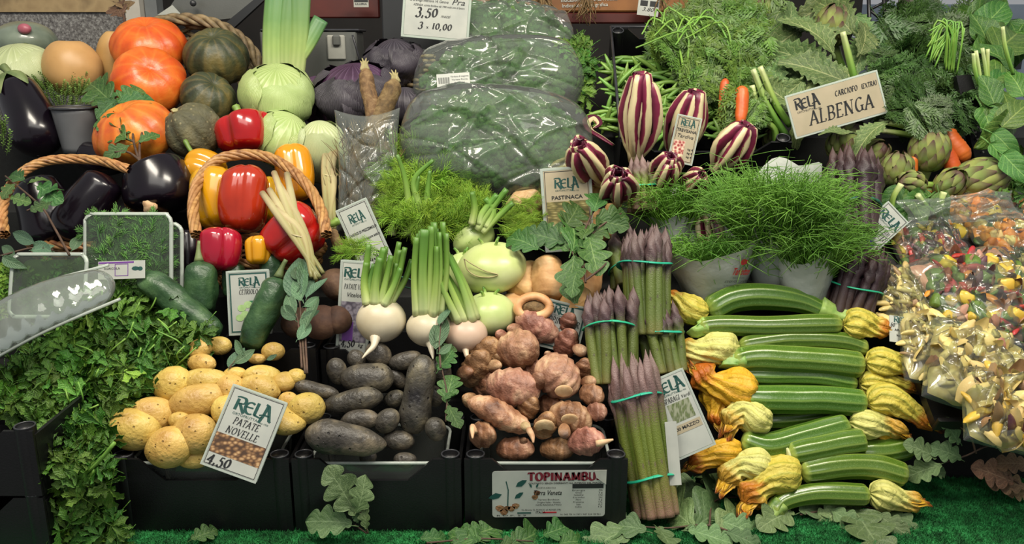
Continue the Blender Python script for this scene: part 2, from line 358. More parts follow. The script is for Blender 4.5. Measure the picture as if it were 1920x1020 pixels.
# vegetables
def potato(name, cols, spot, spotsc=55):
    k = NT(name); c = k.ramp(k.noise(18, 4), [(.3, cols[0]), (.5, cols[1]), (.7, cols[2])]); c = k.mix(k.math('MULTIPLY', k.ramp(k.noise(9, 2), [(.52, 0.), (.66, 1.)]), .5), c, cols[0])
    d = k.vor(spotsc, k.scalev(k.co(), (1, 1, 1))); sp = k.ramp(d, [(0, 1.), (.10, .9), (.16, 0.)]); c = k.mix(k.math('MULTIPLY', sp, .75), c, spot)
    h = k.math('SUBTRACT', k.noise(140, 3), k.math('MULTIPLY', sp, 1.2)); k.bump(h, .8, .003); return k.fin(k.vary(c, .1, .012), .42, Specular_IOR_Level=.45)
MT['potato'] = potato('yellow_potato_skin', ['#a88440', '#c9ab5a', '#dcc47a'], '#5d3f1c', 75)
MT['vitelotte'] = potato('dusty_purple_potato_skin', ['#1b191a', '#49453d', '#968a70'], '#0d0a10', 60)
def zuc():
    k = NT('zucchini_skin'); u, v = k.uv(); s = k.math('ABSOLUTE', k.math('SUBTRACT', k.math('FRACT', k.math('MULTIPLY', u, 10.)), .5))
    n = k.noise(90, 4, k.scalev(k.co('UV'), (10, 3, 1))); base = k.ramp(n, [(.35, '#2a4812'), (.6, '#4d701d'), (.75, '#70902c')])
    c = k.mix(k.ramp(s, [(.3, 0.), (.5, .5)]), base, '#8aa04a'); d = k.vor(26, k.scalev(k.co('UV'), (3.2, 6, 1)))
    c = k.mix(k.ramp(d, [(.08, .7), (.25, 0.)]), c, '#a9c274'); c = k.mix(k.ramp(v, [(0, 1.), (.07, .0), (.92, 0.), (1., .6)]), c, '#a6b95a')
    k.bump(k.noise(160, 2), .15); return k.fin(k.vary(c, .13, .012), .28, Coat_Weight=.35, Coat_Roughness=.12)
MT['zuc'] = zuc()
def petals(name, a, b, tip):
    k = NT(name); u, v = k.uv(); s = k.math('ABSOLUTE', k.math('SUBTRACT', k.math('FRACT', k.math('MULTIPLY', u, 10.)), .5))
    c = k.mix(k.ramp(s, [(.3, 0.), (.48, .55)]), a, b); n = k.noise(24, 4, dist=.6)
    c = k.mix(k.ramp(k.math('ADD', v, k.math('MULTIPLY', k.math('SUBTRACT', n, .5), .9)), [(.62, 0.), (.86, 1.)]), c, tip)
    k.bump(k.math('ADD', s, k.noise(70, 5, dist=.8)), 1., .005); return k.fin(c, .55, Subsurface_Weight=0.)
MT['flower'] = petals('yellow_green_flower', '#c4b548', '#7f8c2c', '#b06c16'); MT['flowerpale'] = petals('pale_closed_flower', '#c9c672', '#959a44', '#b88f30')
MT['flowerorange'] = petals('wilted_orange_flower', '#d3a526', '#c0841b', '#a8590f')
def topi(name, a, b, c3):
    k = NT(name); u, v = k.uv(); n = k.noise(28, 5, dist=.5); c = k.ramp(n, [(.3, a), (.5, b), (.68, c3)])
    w_ = k.math('FRACT', k.math('ADD', k.math('MULTIPLY', v, 6.), k.math('MULTIPLY', k.noise(20, 2), 1.2))); c = k.mix(k.math('MULTIPLY', k.ramp(w_, [(0, .5), (.06, 0.), (.96, 0.), (1, .5)]), k.ramp(k.noise(16, 2), [(.4, 0.), (.6, 1.)])), c, '#d9b591'); c = k.mix(k.ramp(k.noise(90, 3), [(.5, 0.), (.75, .5)]), c, a)
    k.bump(k.math('ADD', k.noise(70, 4), k.math('MULTIPLY', w_, .8)), 1., .006); return k.fin(k.vary(c, .12, .015), .5)
MT['topi'] = topi('jerusalem_artichoke_skin', '#68402f', '#a3745f', '#d0aa8a'); MT['topibrown'] = topi('earthy_artichoke_skin', '#5c3d26', '#9c7450', '#cfae84')
MT['topicut'] = simple('pale_cut_face', ['#b98f66', '#d9bb92'], 60, .7, .4)
def aspar(name, tip, mid, low):
    k = NT(name); u, v = k.uv(); n = k.noise(40, 3, k.scalev(k.co('UV'), (1, 3, 1))); f = k.math('ADD', v, k.math('MULTIPLY', k.math('SUBTRACT', n, .5), .6))
    c = k.ramp(f, [(.02, low[0]), (.16, low[1]), (.38, mid), (.56, mid), (.7, tip[0]), (.95, tip[1])]); d = k.vor(9, k.scalev(k.co('UV'), (.5, 1, 1)))
    c = k.mix(k.ramp(d, [(.1, .55), (.22, 0.)]), c, tip[0]); k.bump(k.math('ADD', n, k.math('MULTIPLY', k.noise(300, 3), .6)), .5); return k.fin(k.vary(c, .14, .015), .45)
MT['asp'] = aspar('green_asparagus', ('#6a5450', '#86706a'), '#62742a', ('#8c6f5c', '#74733a'))
MT['aspd'] = aspar('purple_tipped_asparagus', ('#46343a', '#66524f'), '#57652a', ('#6f6d3a', '#5f6d34'))
MT['aspv'] = aspar('violet_black_asparagus', ('#2a1c22', '#4a3432'), '#342329', ('#3a2a2c', '#40302e'))
MT['band'] = simple('turquoise_rubber_band', ['#1f9a78', '#2bb08a'], dv=.05, rough=.35); MT['wire'] = simple('dark_green_tie', ['#1c4a38', '#2a6a50'], dv=0, rough=.5)
def leafm(name, a, b, vein, vn=8., rough=.45, back=None):
    k = NT(name); u, v = k.uv(); au = k.math('ABSOLUTE', u); f = k.math('FRACT', k.math('MULTIPLY', k.math('SUBTRACT', v, k.math('MULTIPLY', au, .35)), vn))
    s = k.math('ABSOLUTE', k.math('SUBTRACT', f, .5)); c = k.ramp(k.noise(30, 3), [(.3, a), (.7, b)])
    c = k.mix(k.ramp(s, [(0, .6), (.08, 0.)]), c, vein); c = k.mix(k.ramp(au, [(0, .9), (.06, 0.)]), c, vein)
    if back: g = k.n('NewGeometry'); c = k.mix(g.outputs['Backfacing'], c, back)
    k.bump(k.math('ADD', s, k.noise(60, 3)), .5, .003); return k.fin(k.vary(c, .28, .025), rough)
MT['oak'] = leafm('oak_leaf', '#264a1e', '#41682c', '#6d8a50', 6, .42, '#66804e'); MT['oakgrey'] = leafm('pale_oak_leaf', '#48633a', '#5f7a4a', '#7d9568', 6, .5)
MT['oakbrown'] = leafm('brown_oak_leaf', '#5a4430', '#7d6246', '#8f7a5c', 6, .6); MT['parsley'] = leafm('parsley_leaf', '#2a4e10', '#527f22', '#688e36', 5, .4)
MT['parslight'] = leafm('light_parsley_leaf', '#568a24', '#7fae3c', '#9cbf5c', 5, .38); MT['spinach'] = leafm('spinach_leaf', '#335a20', '#50782e', '#86a254', 6, .4)
MT['artleaf'] = leafm('artichoke_leaf', '#425a30', '#637c44', '#a3ad76', 7, .6, '#8a9c78'); MT['bay'] = leafm('smooth_grey_green_leaf', '#39583c', '#58795a', '#7f9a78', 9, .45)
MT['twig'] = simple('brown_twig', ['#3a2a20', '#5a4434'], 60, .7, .4); MT['stem'] = simple('green_stem', ['#5c8a30', '#83ad4a'], 20, .45)
MT['stemdk'] = simple('dark_stem', ['#35551f', '#4a7030'], 20, .5)
MT['cardshade'] = simple('off_white_panel', ['#a6a89e', '#c4c4b8'], 30, .5, dv=0)
# ---------------------------------------------------------------- the setting
TX = 1.75
def bx(x0, x1, y0, y1, z0, z1, mb=None): return box(((x0 + x1) / 2, (y0 + y1) / 2, (z0 + z1) / 2), (x1 - x0, y1 - y0, z1 - z0), None, mb)
struct('floor', bx(-3, 3, -1, 5, -.87, -.85), simple('concrete_floor', ['#5a5a58', '#6c6a66'], 6, .7))
STEPS = [(1.15, 0.), (1.52, .165), (1.75, .305), (1.98, .445), (2.22, .595)]
mb = bx(-TX, TX, 1.15, 2.95, -.85, -.001); struct('trim_1', mb, MT['cloth'], label='black cloth skirt and top of the market table')
for i, (y, z) in enumerate(STEPS[1:]): struct('trim_%d' % (i + 2), bx(-TX, TX, y, 2.95, (0 if i == 0 else STEPS[i][1]), z), MT['cloth'])
# turf: a mat with real tufts where it shows
def turfmat():
    mb = bx(-TX, TX, 1.16, 1.515, 0, .004); r = np.random.RandomState(3)
    def blades(n, x0, x1, y0, y1):
        x = r.uniform(x0, x1, n); y = r.uniform(y0, y1, n); a = r.uniform(0, 6.28, n); h = r.uniform(.004, .008, n); wd = .0011
        dx = np.cos(a) * wd; dy = np.sin(a) * wd; lx = r.normal(0, .0025, n); ly = r.normal(0, .0025, n); z = np.full(n, .0035)
        V = np.stack([np.stack([x - dx, y - dy, z], 1), np.stack([x + dx, y + dy, z], 1), np.stack([x + lx, y + ly, z + h], 1)], 1).reshape(-1, 3)
        mb.add(V, None, np.arange(3 * n).reshape(-1, 3))
    blades(26000, -.75, .42, 1.22, 1.325); blades(60000, .25, 1.0, 1.22, 1.515); return mb
t = T('turf_mat', 'green artificial grass mat covering the front of the stall table', 'mat', (0, 1.3, 0)); add('turf_pile', turfmat(), MT['turf'], t, smooth=False, kind='stuff')
# back: walls, shelf fascia, window
def speck():
    k = NT('speckled_grey_panel'); c = k.ramp(k.noise(110, 4, rough=.8), [(.35, '#3d3a38'), (.5, '#6c6a68'), (.68, '#a2a29e')]); return k.fin(c, .35)
YW = 2.72
def wx(px, y=YW): return (px - 960) / FPX * mpp(60, y) * FPX
def wz(py, y=YW): return P(960, py, y)[2]
struct('wall_back', bx(-TX - .6, P(1612, 60, 3.6)[0], 3.6, 3.7, -.85, 2.4), simple('dark_back_wall', ['#141210', '#1e1a18'], 8, .8, dv=0))
struct('wall_left', bx(-2.2, wx(262), YW, YW + .03, .5, wz(24)), speck())
struct('trim_6', bx(-2.2, wx(262), YW - .01, YW + .03, wz(24) + .002, wz(24) + .3), simple('pale_wood_board', ['#7d6a4c', '#a08a64', '#8c7654'], 14, .5, .2, dv=0), label='pale wooden board above the speckled panel')
o = struct('trim_7', bx(wx(255), wx(282), YW - .06, YW, .5, 1.4), simple('grey_white_post', ['#a8a49a', '#b9b5aa'], 10, .5, dv=0), label='off-white post')
o = struct('trim_8', bx(wx(284), wx(306), YW - .03, YW + .02, .5, 1.4), simple('grey_metal_post', ['#5d6060', '#74797a'], 10, .35, dv=0), label='grey metal post')
# ---------------------------------------------------------------- plastic crates, punnets
def crate(x0, x1, y0, y1, z0, z1, label, notch=.04, tubes=(1, 1, 1, 1), group=None, rz=0, name='plastic_crate'):
    t = T(name, label, 'crate', ((x0 + x1) / 2, (y0 + y1) / 2, z0), group); W = x1 - x0; H = z1 - z0; th = .006; e = .030
    def panel(F, w_): return prism([(-w_ / 2, 0), (w_ / 2, 0), (w_ / 2, H), (w_ / 2 - e * 1.6, H), (w_ / 2 - e * 1.6 - notch * 1.1, H - notch), (-w_ / 2 + e * 1.6 + notch * 1.1, H - notch), (-w_ / 2 + e * 1.6, H), (-w_ / 2, H)], F, th)
    add('front_panel', panel(((x0 + x1) / 2 * np.array([1, 0, 0]) + np.array([0, y0, z0]), (1, 0, 0), (0, 0, 1)), W), MT['black'], t, smooth=False)
    add('back_panel', panel((np.array([(x0 + x1) / 2, y1, z0]), (-1, 0, 0), (0, 0, 1)), W), MT['black'], t, smooth=False)
    for x, s in ((x0, -1), (x1, 1)):
        add('side_panel', panel((np.array([x, (y0 + y1) / 2, z0]), (0, -1, 0) if s < 0 else (0, 1, 0), (0, 0, 1)), (y1 - y0)) if False else box((x - s * .003, (y0 + y1) / 2, z0 + H * .46), (.006, y1 - y0 - .01, H * .92)), MT['black'], t, smooth=False)
    add('bottom', box(((x0 + x1) / 2, (y0 + y1) / 2, z0 + .004), (W - .014, y1 - y0 - .014, .006)), MT['black'], t, smooth=False)
    for x, y in ((x0 + .019, y0 + .014), (x1 - .019, y0 + .014), (x0 + .019, y1 - .016), (x1 - .019, y1 - .016)):
        mb = sweep([(x, y, z0), (x, y, z1 + .003)], .0165, 16, 2, capped=False); sweep([(x, y, z1 + .003), (x, y, z0 + .02)], .0135, 16, 2, capped=True, mb=mb)
        ct = add('corner_tube', mb, MT['black'], t)
        ring = [(x + .015 * math.cos(a), y + .015 * math.sin(a), z1 + .0035) for a in np.linspace(0, 2 * PI, 17)]
        add('tube_rim', sweep(ring, .0016, 6, 24, capped=False), MT['blackrim'], ct)
    return t
def punnet(x0, x1, y0, y1, z0, z1, label, r=.03):
    t = T('clear_punnet', label, 'punnet', ((x0 + x1) / 2, (y0 + y1) / 2, z0)); c = np.array([(x0 + x1) / 2, (y0 + y1) / 2, 0]); pts = rrect(x1 - x0, y1 - y0, r, 5); n = len(pts)
    mb = MB(); V = [np.array([c[0] + p[0] * s, c[1] + p[1] * s, z]) for s, z in ((.88, z0 + .003), (.92, z0 + .02), (1, z1)) for p in pts]
    mb.add(V, [(k * n + i, k * n + (i + 1) % n, (k + 1) * n + (i + 1) % n, (k + 1) * n + i) for k in range(2) for i in range(n)]); add('tray', mb, MT['clear'], t)
    ring = [(c[0] + p[0], c[1] + p[1], z1) for p in pts + pts[:1]]; add('rim', sweep(ring, .0032, 6, 80, capped=False), MT['rimclear'], t); return t
def X_(px, py, y): return P(px, py, y)[0]
YC = 1.325
c1 = crate(X_(203, 850, YC), X_(540, 850, YC), YC, 1.505, .006, .143, 'black plastic crate at the front holding the yellow potatoes')
c2 = crate(X_(545, 850, YC), X_(864, 850, YC), YC, 1.505, .006, .143, 'black plastic crate at the front holding the purple-black potatoes')
c3 = crate(X_(870, 850, YC), X_(1178, 850, YC), YC, 1.505, .006, .143, 'black plastic crate with a white printed label, holding knobbly Jerusalem artichokes')
for (a, b, l) in ((203, 540, 'clear punnet of yellow potatoes in the left front crate'), (545, 864, 'clear punnet under the purple-black potatoes in the middle front crate'), (870, 1178, 'clear punnet under the Jerusalem artichokes in the right front crate')):
    punnet(X_(a, 850, YC) + .028, X_(b, 850, YC) - .028, YC + .012, 1.49, .016, .130, l)
# the printed label on the third crate
LF = (P(1029, 926, YC - .0012), np.array([1, 0, .012]) * mpp(926, YC), np.array([0, 0, 1.]) * mpp(926, YC) * 1.12, np.array([0, -1., 0]))
k_ = MB(); quad(k_, LF, 0, 0, 212, 86, 6, .0004); add('printed_label', k_, MT['card'], c3, 'white crate label reading TOPINAMBUR', smooth=False)
L2 = Foff(LF, .0004); mb = MB(); nibtext(mb, 'TOPINAMBUR', L2, 32, 25, 14, thick=.3, thin=.16, shear=0, width=142); add('label_title', mb, MT['inkred'], c3, smooth=False)
mb = MB(); sanstext(mb, 'COLTIVATO SENZA DISERBANTI ALL INTERNO DEL PARCO', L2, 30, 18.5, 4, width=136, bold=.02)
sanstext(mb, 'SOCIETA AGRICOLA', L2, -5, 10, 4, width=36); sanstext(mb, 'Terra Veneta', L2, -2, -2, 13, .35, width=52, bold=.01)
for i, s in enumerate(('Varieta Bordeaux', 'Origine Italia - Veneto', 'NON RADIOATTIVO')): sanstext(mb, s, L2, 0, -12 - 5 * i, 4.5, width=40 + 4 * i)
sanstext(mb, 'Via Brenta 15, RONCO all ADIGE (VR)', L2, -14, -31, 4.5, width=74); sanstext(mb, 'ITALIA', L2, -15, -36, 5, width=18, bold=.02)
sanstext(mb, 'R.O.P. 5.9', L2, -70, -41, 4, width=55); sanstext(mb, 'N. 045 78 14 747 / 347 524 78 961', L2, 60, -40, 4, width=75)
quad(mb, L2, 73, 14, 58, 8); fl = prism([(84, 43.5), (88, 30), (106.5, 17), (107, 43.5)], (L2[0] + L2[3] * .0012, L2[1], L2[2]), .001); add('curled_corner', fl, MT['cardshade'], c3, 'lifted curled corner of the label', smooth=False)
for i in range(8): sanstext(mb, ['Energia', 'Grassi', 'Carboidrati', 'di cui zuccheri', 'Fibre', 'Proteine', 'Sale', 'Inulina'][i], L2, 56, 5 - 4.4 * i, 4, width=[24, 12, 18, 22, 10, 20, 8, 12][i]); sanstext(mb, ['306', '2 g', '13 g', '3,6 g', '2 g', '1,9 g', '0,1', '12'][i], L2, 97, 5 - 4.4 * i, 4, width=7)
add('label_print', mb, MT['ink'], c3, smooth=False)
mb = MB(); quad(mb, L2, -46, -35, 26, 2.4, 0, .0002)
for x, y, a, s in ((-62, 14, 30, 24), (-88, 0, 195, 26), (-64, -8, 35, 20), (-24, 12, 60, 9), (-32, 12, 120, 9)):
    A = math.radians(a); q = [(x + s * (t_ * math.cos(A) - h_ * math.sin(A)), y + s * (t_ * math.sin(A) + h_ * math.cos(A))) for t_, h_ in ((0, 0), (.4, -.22), (.8, -.12), (1, 0), (.7, .18), (.3, .2))]
    prism(q, (L2[0], L2[1], L2[2]), .0001, mb)
pen(mb, [(-77, -22), (-76, 8), (-80, 24)], L2, 2, 2, 1, 0, 0); add('label_leaf_print', mb, MT['inkgreen'], c3, smooth=False)
mb = MB(); quad(mb, L2, 2, -34.5, 26, 2.4, 0, .0002); add('label_red_stripe', mb, MT['inkbrightred'], c3, smooth=False)
mb = MB()
for x, y, r_ in ((-92, -26, 8), (-84, -33, 8), (-70, -27, 7), (-62, -22, 7), (-78, -26, 6), (-26, -6, 6), (-22, 2, 6)): prism([(x + r_ * (1 + .2 * math.sin(3 * a)) * math.cos(a), y + r_ * .75 * math.sin(a)) for a in np.linspace(0, 6.28, 11)[:-1]], (L2[0], L2[1], L2[2]), .0001, mb)
add('label_tuber_print', mb, MT['topibrown'], c3, smooth=False)
# ---------------------------------------------------------------- blob: one rounded body lying in the picture plane direction 'ang'
def blob(px, py, rx, ry, ang=0, dy=0., dz=0, seed=1, namp=.07, nf=9, n=18, seg=14, flat=1., bend=0, mb=None, rmod=None, mod=None):
    y = Yb(py) + dy; o = P(px, py, y); k = mpp(py, y); a = math.radians(ang); d = np.array([math.cos(a), dz, math.sin(a)]); d /= np.linalg.norm(d); up = np.array([-math.sin(a), 0, math.cos(a)])
    p = [o - d * rx * k, o + up * bend * k, o + d * rx * k]
    m = sweep(p, rmod and [r * ry * k for r in rmod] or ry * k, n, seg, .5, .5, up=(0, 1, .3), flat=flat, mod=mod)
    if namp: disp(m, ry * k * namp, nf, seed)
    return m
LEANY = .012
POT = [(253, 804, 47, 38, -8, 'big round-ended yellow potato at the left front corner of the crate'), (286, 776, 38, 30, -15, 'yellow potato behind the left front corner one, under the parsley edge'),
 (324, 722, 36, 33, 20, 'freckled yellow potato at the upper left of the heap'), (384, 716, 48, 24, 0, 'long yellow potato at the top, lying on the smooth long one'), (373, 752, 53, 30, 8, 'smooth long bright yellow potato lying across the middle of the heap'),
 (367, 814, 42, 36, 5, 'yellow potato with dark pits left of the PATATE NOVELLE sign'), (317, 838, 43, 37, 25, 'large yellow potato at the front notch of the crate'), (375, 655, 22, 18, 20, 'small yellow potato beside the parsley, topmost at the back'),
 (378, 681, 27, 17, 0, 'small yellow potato below the topmost one by the parsley'), (441, 701, 21, 13, 0, 'small yellow potato peeping out behind the heap, left of the centre'), (492, 706, 34, 21, -5, 'speckled yellow potato behind the sign, topmost right'),
 (487, 727, 40, 24, -6, 'smooth yellow potato just above the PATATE NOVELLE sign'), (534, 716, 17, 21, 90, 'upright yellow potato at the right end of the back row'), (433, 728, 25, 26, 30, 'yellow potato tucked left behind the sign'),
 (430, 772, 26, 32, 60, 'yellow potato behind the left edge of the sign'), (534, 788, 22, 38, 80, 'yellow potato in the right corner of the crate, beside the sign'), (555, 706, 14, 17, 90, 'tiny yellow potato above the big round one on the right'),
 (541, 750, 18, 15, 0, 'yellow potato wedged left of the round orange-yellow one'), (337, 788, 20, 15, 0, 'yellow potato half hidden below the smooth long one'), (575, 765, 32, 28, 0, 'round orange-yellow potato resting against the purple potatoes'),
 (470, 790, 30, 26, 10, 'yellow potato hidden behind the PATATE NOVELLE card'), (410, 845, 32, 24, 0, 'yellow potato behind the clear punnet wall under the sign'), (365, 858, 30, 20, 0, 'yellow potato low in the punnet seen through the notch')]
for i, (x, y, a, b, g, l) in enumerate(POT):
    solo('potato', blob(x, y, a * 1.06, b * 1.07, g, -.012 + (.03 if i >= 19 and i != 19 else 0), seed=i, dz=.3 * math.sin(i * 2.1), namp=.06), MT['potato'], l, 'potato', 'yellow potatoes in the front crate')
for i, (x, y, a, b, l) in enumerate(((411, 648, 23, 18, 'small yellow potato in the rear crate, left of its notch'), (512, 659, 22, 18, 'round yellow potato in the rear crate, right of its notch'), (482, 673, 17, 10, 'flat yellow potato lying in the notch of the rear crate'))):
    solo('potato', blob(x, y, a, b, 0, -.0, seed=40 + i), MT['potato'], l, 'potato', 'yellow potatoes in the rear crate')
VIT = [(575, 812, 720, 834, 33, [.8, 1, .9, .8, .55], 'big curved purple-black potato lying along the front of the punnet'), (640, 793, 712, 786, 18, [.8, 1, 1, .8], 'small purple-black potato above the big front one'),
 (607, 764, 716, 744, 22, [.7, .85, .95, 1, .8], 'long purple-black potato reaching under the round yellow potato'), (640, 712, 735, 708, 27, [.8, 1, 1, .95], 'fat dusty grey purple potato lying level near the top'),
 (552, 721, 634, 737, 15, [.9, 1, .9, .7], 'thin purple-black potato at the far left over the crate edge'), (795, 668, 772, 812, 31, [.85, .9, .85, 1, .95], 'huge upright lumpy grey purple potato on the right of the heap'),
 (812, 790, 822, 818, 20, [1, 1], 'round purple-black potato in the right front corner'), (626, 680, 636, 712, 20, [1, .9], 'round purple-black potato at the upper left of the heap'), (700, 652, 718, 678, 24, [1, 1], 'dusty round purple potato under the white turnip'),
 (662, 664, 676, 684, 17, [1, 1], 'small brownish purple potato beside the dusty round one'), (735, 680, 782, 668, 17, [1, 1], 'dark purple potato lying at the back behind the huge one'), (822, 680, 834, 712, 19, [1, 1], 'dark purple potato at the right back by the oak leaf'),
 (712, 800, 736, 776, 21, [1, 1], 'purple potato squeezed behind the front ones'), (725, 826, 770, 828, 20, [.9, 1], 'purple potato low at the front beside the big one'), (808, 732, 818, 756, 17, [1, 1], 'small dark potato right of the huge upright one'),
 (735, 700, 756, 722, 14, [1, 1], 'small black potato left of the huge upright one'), (728, 750, 752, 742, 16, [1, 1], 'small black potato between the long and the huge one'), (745, 858, 775, 860, 15, [1, 1], 'purple potato seen through the clear punnet wall at the notch'), (680, 858, 700, 856, 14, [1, 1], 'dark potato low in the punnet behind the clear wall'), (650, 760, 690, 775, 16, [1, 1], 'dark potato deep in the middle of the heap')]
for i, (x0, y0, x1, y1, r, rm, l) in enumerate(VIT):
    cx, cy = (x0 + x1) / 2, (y0 + y1) / 2; Y = Yb(cy) + (.0 if i < 13 else .035) + (-.02 if i in (0, 5) else 0); k = mpp(cy, Y); a = P(x0, y0, Y + (.02 if abs(y1 - y0) > 90 else 0)); b = P(x1, y1, Y - (.02 if abs(y1 - y0) > 90 else 0)); m = (a + b) / 2 + np.array([0, 0, .004 * math.sin(i)])
    ln = np.linalg.norm(b - a); sh = ln < r * k * 3.2; e = (b - a) / ln * r * k * (.45 if sh else .1); mb = sweep([a - e, m, b + e], [q * r * k for q in rm], 20, 22, *((.5, .5) if sh else (.28, .28)), up=(0, 1, .2)) if np.linalg.norm(b - a) > r * k * 1.6 else blob(cx, cy, r * 1.15, r, math.degrees(math.atan2(y0 - y1, x1 - x0)), Y - Yb(cy), namp=0)
    disp(mb, r * k * .07, 14, i, 2); solo('purple_potato', mb, MT['vitelotte'], l, 'potato', 'purple-black potatoes in the front crate')
# Jerusalem artichokes: ringed lumpy tubers with knobs
def topin(i, px, py, rx, ry, ang, knobs, mat, label, dy=0., dz=0., cut=None):
    y = Yb(py) + dy; k = mpp(py, y); t = T('jerusalem_artichoke', label, 'jerusalem artichoke', P(px, py + ry * .8, y), 'jerusalem artichokes in the front crate')
    rings = max(3, int(rx / 8)); ph = i * 1.7
    rm = lambda tt: ry * k * (1 + .10 * (((tt * rings + ph) % 1.) - .5) + .1 * math.sin(tt * 7 + ph))
    f = blob(px, py, rx, ry, ang, dy, dz=dz, n=22, seg=26, namp=0, mod=lambda th, tt: 1 + .05 * np.sin(3 * th + ph)); v = f.verts(); c = v.mean(0); a = math.radians(ang)
    d = np.array([math.cos(a), dz, math.sin(a)]); d /= np.linalg.norm(d); s = (v - c) @ d / (rx * k); rad = v - c - np.outer((v - c) @ d, d)
    w_ = sn(v, 8, i, 1) * .25; f.setv(v + rad * (.16 * (((s * rings / 2 + w_ + ph) % 1.) - .5))[:, None]); disp(f, ry * k * .09, 14, i); add('tuber', f, mat, t)
    for (kx, ky, kr, ka) in knobs:
        m = blob(px + kx, py + ky, kr * 1.25, kr, ka, dy - .012, n=14, seg=12, namp=.12, nf=20, seed=i); add('knob', m, mat, t)
    if cut: m = blob(px + cut[0], py + cut[1], cut[2], cut[2] * .85, 0, dy - ry * k * .8, n=16, seg=8, namp=.05, flat=.3); add('cut_face', m, MT['topicut'], t, 'pale round cut face')
    return t
TA, TB = MT['topi'], MT['topibrown']
TOP = [(971, 655, 43, 36, 20, [(-30, -25, 12, 130), (24, 6, 7, 0)], TA, 'round pink ringed Jerusalem artichoke at the top centre of the heap'), (1006, 612, 46, 27, -30, [(-40, 8, 13, 160)], TA, 'long pink Jerusalem artichoke leaning against the TOPINAMBUR card'),
 (1066, 606, 22, 17, 80, [], TA, 'small reddish Jerusalem artichoke standing up in front of the card'), (1062, 645, 32, 22, 70, [(26, 12, 12, -30)], TA, 'pinkish tan Jerusalem artichoke hanging at the top right'), (1047, 705, 46, 40, -50, [(-18, -36, 9, 120), (0, -12, 6, 0)], TA, 'very large pink Jerusalem artichoke with a cut stump, right of the middle'),
 (962, 727, 52, 38, -10, [(46, -12, 16, 60), (-14, 10, 7, 0)], TA, 'wide pink Jerusalem artichoke with long scars in the middle'), (991, 764, 24, 21, 60, [], TB, 'small pale brown Jerusalem artichoke below the wide pink one'), (935, 778, 66, 25, -28, [(-52, -26, 15, 150), (50, 22, 9, -40)], TB, 'long ringed brown Jerusalem artichoke with a white root tip at the left front'),
 (1021, 797, 28, 21, 70, [], TB, 'Jerusalem artichoke showing a flat round cut face at the front'), (1070, 782, 42, 31, -15, [(-12, 26, 12, -90)], TB, 'brown Jerusalem artichoke with a round cut end, front right'), (1109, 740, 25, 20, -20, [], TB, 'small round brown Jerusalem artichoke at the right edge'),
 (1100, 828, 36, 26, 10, [], TA, 'dark red ringed Jerusalem artichoke with a pale sprout, right front corner'), (908, 662, 36, 28, 50, [(-12, -18, 12, 80), (18, 24, 12, 0)], TB, 'brown Jerusalem artichoke high at the left back'), (892, 690, 40, 26, 60, [(-20, 10, 14, 20)], TB, 'lumpy brown Jerusalem artichoke spilling over the left side'),
 (966, 842, 36, 22, 0, [(14, -12, 9, 60)], TB, 'earthy Jerusalem artichoke low at the front left'), (1045, 842, 33, 22, 0, [], TB, 'earthy Jerusalem artichoke in the notch beneath the cut one'), (1096, 694, 24, 20, 80, [(8, 22, 12, 0)], TB, 'tan Jerusalem artichoke behind the right edge of the heap'),
 (1118, 772, 20, 17, 0, [], TA, 'small dark Jerusalem artichoke below the right edge one'), (931, 675, 15, 17, 60, [], TB, 'small pale Jerusalem artichoke left of the round pink one'), (905, 815, 27, 26, 0, [], TB, 'dark earthy Jerusalem artichoke in the left front corner'), (915, 720, 30, 30, 30, [], TB, 'brown Jerusalem artichoke left of the wide pink one'), (1000, 700, 26, 28, 0, [], TA, 'Jerusalem artichoke deep between the three big pink ones'), (1030, 760, 24, 20, 0, [], TB, 'Jerusalem artichoke deep behind the round cut face')]
for i, (x, y, a, b, g, kn, mt, l) in enumerate(TOP):
    topin(i, x, y, a, b, g, kn, mt, l, dy=(-.015 if i in (5, 7, 0, 4) else 0) + (.035 if i >= 20 or i in (14, 15) else 0), cut={4: (10, 28, 17), 8: (0, 2, 19), 9: (-2, 4, 16)}.get(i))
def sprout(pts, r, parent_name): pass
tt = [o for o in bpy.data.objects if o.name.startswith('jerusalem_artichoke')]
for nm, pts in ((tt[7], [(992, 806, -.03), (998, 818, -.04), (1000, 830, -.045)]), (tt[11], [(1118, 832, -.03), (1136, 828, -.035), (1150, 824, -.04)]), (tt[19], [(890, 812, -.03), (886, 800, -.035), (886, 822, -.04)])):
    add('sprout', sweep(path(pts), [.006, .005, .0015], 8, 6), MT['topicut'], nm, 'creamy white root sprout')
